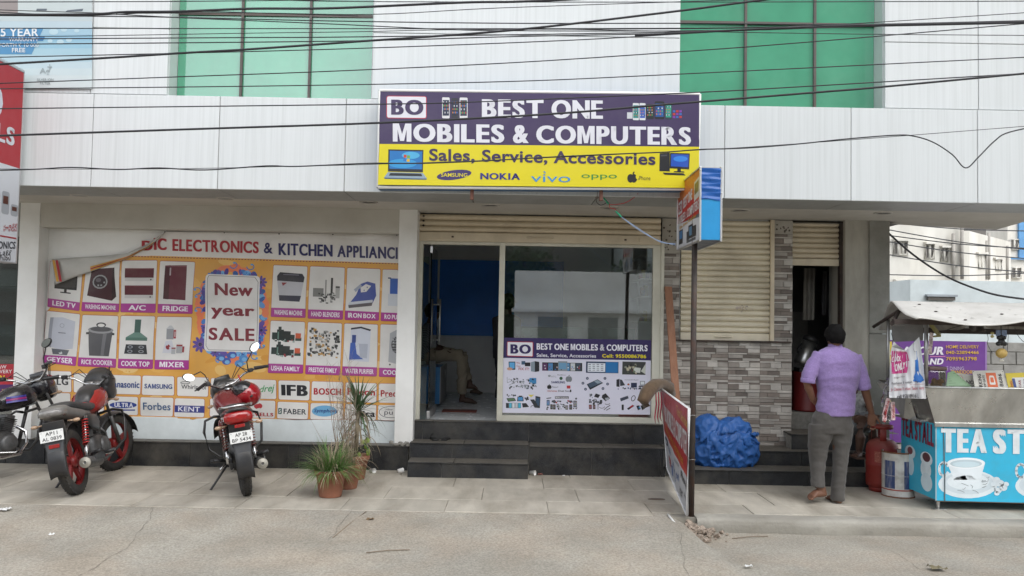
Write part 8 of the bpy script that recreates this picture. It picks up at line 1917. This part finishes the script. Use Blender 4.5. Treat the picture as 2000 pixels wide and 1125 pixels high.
M_ps = srf('pale_check_shirt', (.36, .36, .35), rough=.9, var=.35, scale=35); o_ = s2.build('shirt', M_ps, sit); remesh(o_, .012, 2, folds(.012, 9)); o_.data.materials.clear(); o_.data.materials.append(M_ps)
s3 = MB(); s3.loft([(P(1668, 828, .2), .18, .14, (0, 0, -1), (1, 0, 0)), (P(1668, 842, .2), .18, .15, (0, 0, -1), (1, 0, 0))], 16); s3.tube([P(1668, 832, .15), P(1690, 823, -.12), P(1703, 818, -.24)], [.11, .10, .085], 14); s3.tube([P(1660, 834, .15), P(1672, 824, -.15), P(1679, 822, -.28)], [.11, .10, .085], 14)
M_sh3 = srf('grey_shorts', (.17, .18, .19), rough=.9, var=.1); o_ = s3.build('shorts', M_sh3, sit); remesh(o_, .012, 2, folds(.012, 9, 5)); o_.data.materials.clear(); o_.data.materials.append(M_sh3)
for px, dy in ((1672, -.42), (1698, -.28)):
    c = P(px, 893, dy); MB().obox(Matrix.Translation(c+V((0, 0, .005))), .09, .25, .022).tube([c+V((-.045, .02, .01)), c+V((0, .01, .06)), c+V((.045, .02, .01))], .010, 6).build('sandal', srf('brown_sandal', (.06, .035, .025), rough=.6), sit, bevel=.008)

# ---- man sitting inside the shop (legs crossed, in profile)
ins = thing('person', 'man in striped shirt and khaki trousers sitting inside the shop with legs crossed', 'person', (at(870, 780, 11.9).x, 11.9, FZ))
Ys = 11.85; b3 = MB()
head(ins, P(846, 610), V((1, -.15, -.1)), 1.0, M_skin2, body=b3)
b3.tube([P(843, 623), P(838, 640)], [.055, .06], 12); b3.loft([(P(836, 640), .10, .16, (0, 0, -1), (1, 0, 0)), (P(832, 692), .11, .14, (0, 0, -1), (1, 0, 0))], 14)
for dy in (-.09, .10): b3.tube([P(832, 697, dy), P(870, 690, dy), P(904, 694, dy*.8)], [.09, .08, .06], 12)
b3.tube([P(904, 696, -.06), P(903, 735, -.03), P(903, 773, 0)], [.058, .055, .036], 12); b3.tube([P(900, 690, .08), P(908, 720, .1), P(918, 748, .1)], [.058, .052, .036], 12)
foot(b3, P(904, 776, 0), P(930, 784, 0)); foot(b3, P(918, 750, .1), P(938, 764, .1))
b3.tube([P(838, 645, -.16), P(838, 672, -.2), P(868, 684, -.12)], [.045, .04, .028], 12); hand(b3, P(868, 684, -.12), V((1, .1, -.1)), V((0, 1, 0)), V((0, 0, -1)), .4)
b3.tube([P(838, 645, .16), P(842, 672, .2), P(872, 682, .12)], [.045, .04, .028], 12); hand(b3, P(872, 682, .12), V((1, -.1, -.1)), V((0, -1, 0)), V((0, 0, -1)), .4)
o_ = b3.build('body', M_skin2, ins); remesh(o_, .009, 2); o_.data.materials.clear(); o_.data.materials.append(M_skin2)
k3 = MB(); k3.loft([(P(833, 685), .12, .16, (0, 0, -1), (1, 0, 0)), (P(832, 704), .12, .17, (0, 0, -1), (1, 0, 0))], 16)
for dy in (-.09, .10): k3.tube([P(832, 699, dy), P(868, 692, dy), P(903, 694, dy*.8)], [.105, .095, .075], 14)
k3.tube([P(903, 694, -.07), P(904, 720, -.04), P(902, 745, -.02), P(902, 768, 0)], [.078, .078, .07, .062], 14); k3.tube([P(901, 690, .08), P(907, 718, .1), P(914, 742, .1)], [.078, .07, .06], 14)
M_kh = srf('khaki_trousers', (.34, .29, .22), rough=.9, var=.08); o_ = k3.build('trousers', M_kh, ins); remesh(o_, .012, 2, folds(.012, 9, 2)); o_.data.materials.clear(); o_.data.materials.append(M_kh)
k4 = MB(); k4.loft([(P(840, 632), .07, .10, (0, 0, -1), (1, 0, 0)), (P(838, 640), .11, .19, (0, 0, -1), (1, 0, 0)), (P(836, 665), .13, .19, (0, 0, -1), (1, 0, 0)), (P(832, 700), .14, .17, (0, 0, -1), (1, 0, 0))], 18)
for s in (-1, 1): k4.tube([P(838, 643, .15*s), P(838, 668, .2*s), P(850, 678, .17*s)], [.07, .062, .055], 12)
m = bpy.data.materials.new('striped_shirt'); m.use_nodes = True; MATS['striped'] = m; N = m.node_tree.nodes; wv = N.new('ShaderNodeTexWave'); wv.inputs['Scale'].default_value = 18; wv.bands_direction = 'DIAGONAL'; cr2 = N.new('ShaderNodeValToRGB'); cr2.color_ramp.elements[0].color = (.05, .055, .07, 1); cr2.color_ramp.elements[1].color = (.22, .23, .25, 1)
gg = N.new('ShaderNodeNewGeometry'); m.node_tree.links.new(gg.outputs['Position'], wv.inputs['Vector']); m.node_tree.links.new(wv.outputs['Color'], cr2.inputs[0]); m.node_tree.links.new(cr2.outputs[0], N['Principled BSDF'].inputs['Base Color']); N['Principled BSDF'].inputs['Roughness'].default_value = .9
o_ = k4.build('shirt', m, ins); remesh(o_, .012, 2, folds(.01, 9, 7)); o_.data.materials.clear(); o_.data.materials.append(m)
MB().obox(Matrix.Translation(P(866, 684)), .26, .3, .05).build('red_cloth', srf('lap_cloth', (.13, .03, .025), rough=.9), ins, bevel=.02)
for px, py, dy in ((916, 784, 0), (927, 765, .1)): MB().loft([(P(px-9, py, dy), .02, .035, (1, 0, -.15), (0, 0, 1)), (P(px-2, py-1, dy), .032, .042, (1, 0, -.15), (0, 0, 1)), (P(px+10, py+2, dy), .022, .045, (1, 0, -.15), (0, 0, 1)), (P(px+16, py+3, dy), .01, .03, (1, 0, -.15), (0, 0, 1))], 12).build('shoe', srf('brown_shoe', (.07, .045, .03), rough=.6), ins)
stl = thing('stool', 'small dark stool under the seated man inside the shop', 'stool', (at(834, 780, 11.9).x, 11.9, FZ))
sc_ = V((at(834, 705, 11.9).x+.02, 11.9, at(834, 712, 11.9).z))
MB().box(sc_.x-.2, sc_.x+.2, 11.7, 12.1, sc_.z-.06, sc_.z-.02).build('seat', M_black, stl, bevel=.01)
for dx_ in (-.17, .17):
    for dy in (-.17, .17): MB().tube([(sc_.x+dx_, 11.9+dy, FZ), (sc_.x+dx_*.9, 11.9+dy*.9, sc_.z-.06)], .012, 6).build('leg', M_black, stl)
# ---- person standing behind the window frame
sd_ = thing('person', 'person in dark clothes standing behind the shop window frame', 'person', (at(986, 790, 11.6).x, 11.6, FZ))
Ys = 11.6; b4 = MB(); head(sd_, P(993, 592), V((.5, .8, 0)), 1.0, M_skin2, body=b4); b4.tube([P(992, 606), P(991, 622)], [.055, .06], 12)
b4.loft([(P(990, 620), .16, .09, (0, 0, -1), (1, 0, 0)), (P(990, 690), .15, .10, (0, 0, -1), (1, 0, 0))], 14)
for px in (980, 1000): b4.tube([P(px, 690), P(px, 735), P(px-3, 780)], [.085, .06, .038], 12); foot(b4, P(px-3, 779), P(px-9, 789))
for px in (974, 1007): b4.tube([P(px, 628), P(px, 655), P(px+3, 682, -.1)], [.045, .04, .028], 10); hand(b4, P(px+3, 682, -.1), V((0, -.3, -1)), V((0, 1, 0)), V((1, 0, 0)), .4)
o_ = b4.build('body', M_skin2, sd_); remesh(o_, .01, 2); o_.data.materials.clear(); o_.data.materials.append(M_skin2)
k5 = MB(); k5.loft([(P(991, 614), .07, .07, (0, 0, -1), (1, 0, 0)), (P(990, 622), .20, .11, (0, 0, -1), (1, 0, 0)), (P(990, 660), .19, .13, (0, 0, -1), (1, 0, 0)), (P(990, 700), .19, .13, (0, 0, -1), (1, 0, 0))], 16)
for px in (974, 1007): k5.tube([P(px, 627), P(px, 652)], [.07, .062], 12)
M_dk = srf('dark_shirt', (.03, .03, .035), rough=.9); o_ = k5.build('shirt', M_dk, sd_); remesh(o_, .014, 2, folds(.01, 8)); o_.data.materials.clear(); o_.data.materials.append(M_dk)
k6 = MB()
for px in (980, 1000): k6.tube([P(px, 690), P(px, 735), P(px-3, 778)], [.10, .08, .07], 14)
M_jn = srf('dark_jeans', (.018, .02, .028), rough=.9); o_ = k6.build('trousers', M_jn, sd_); remesh(o_, .014, 2, folds(.01, 8, 3)); o_.data.materials.clear(); o_.data.materials.append(M_jn)
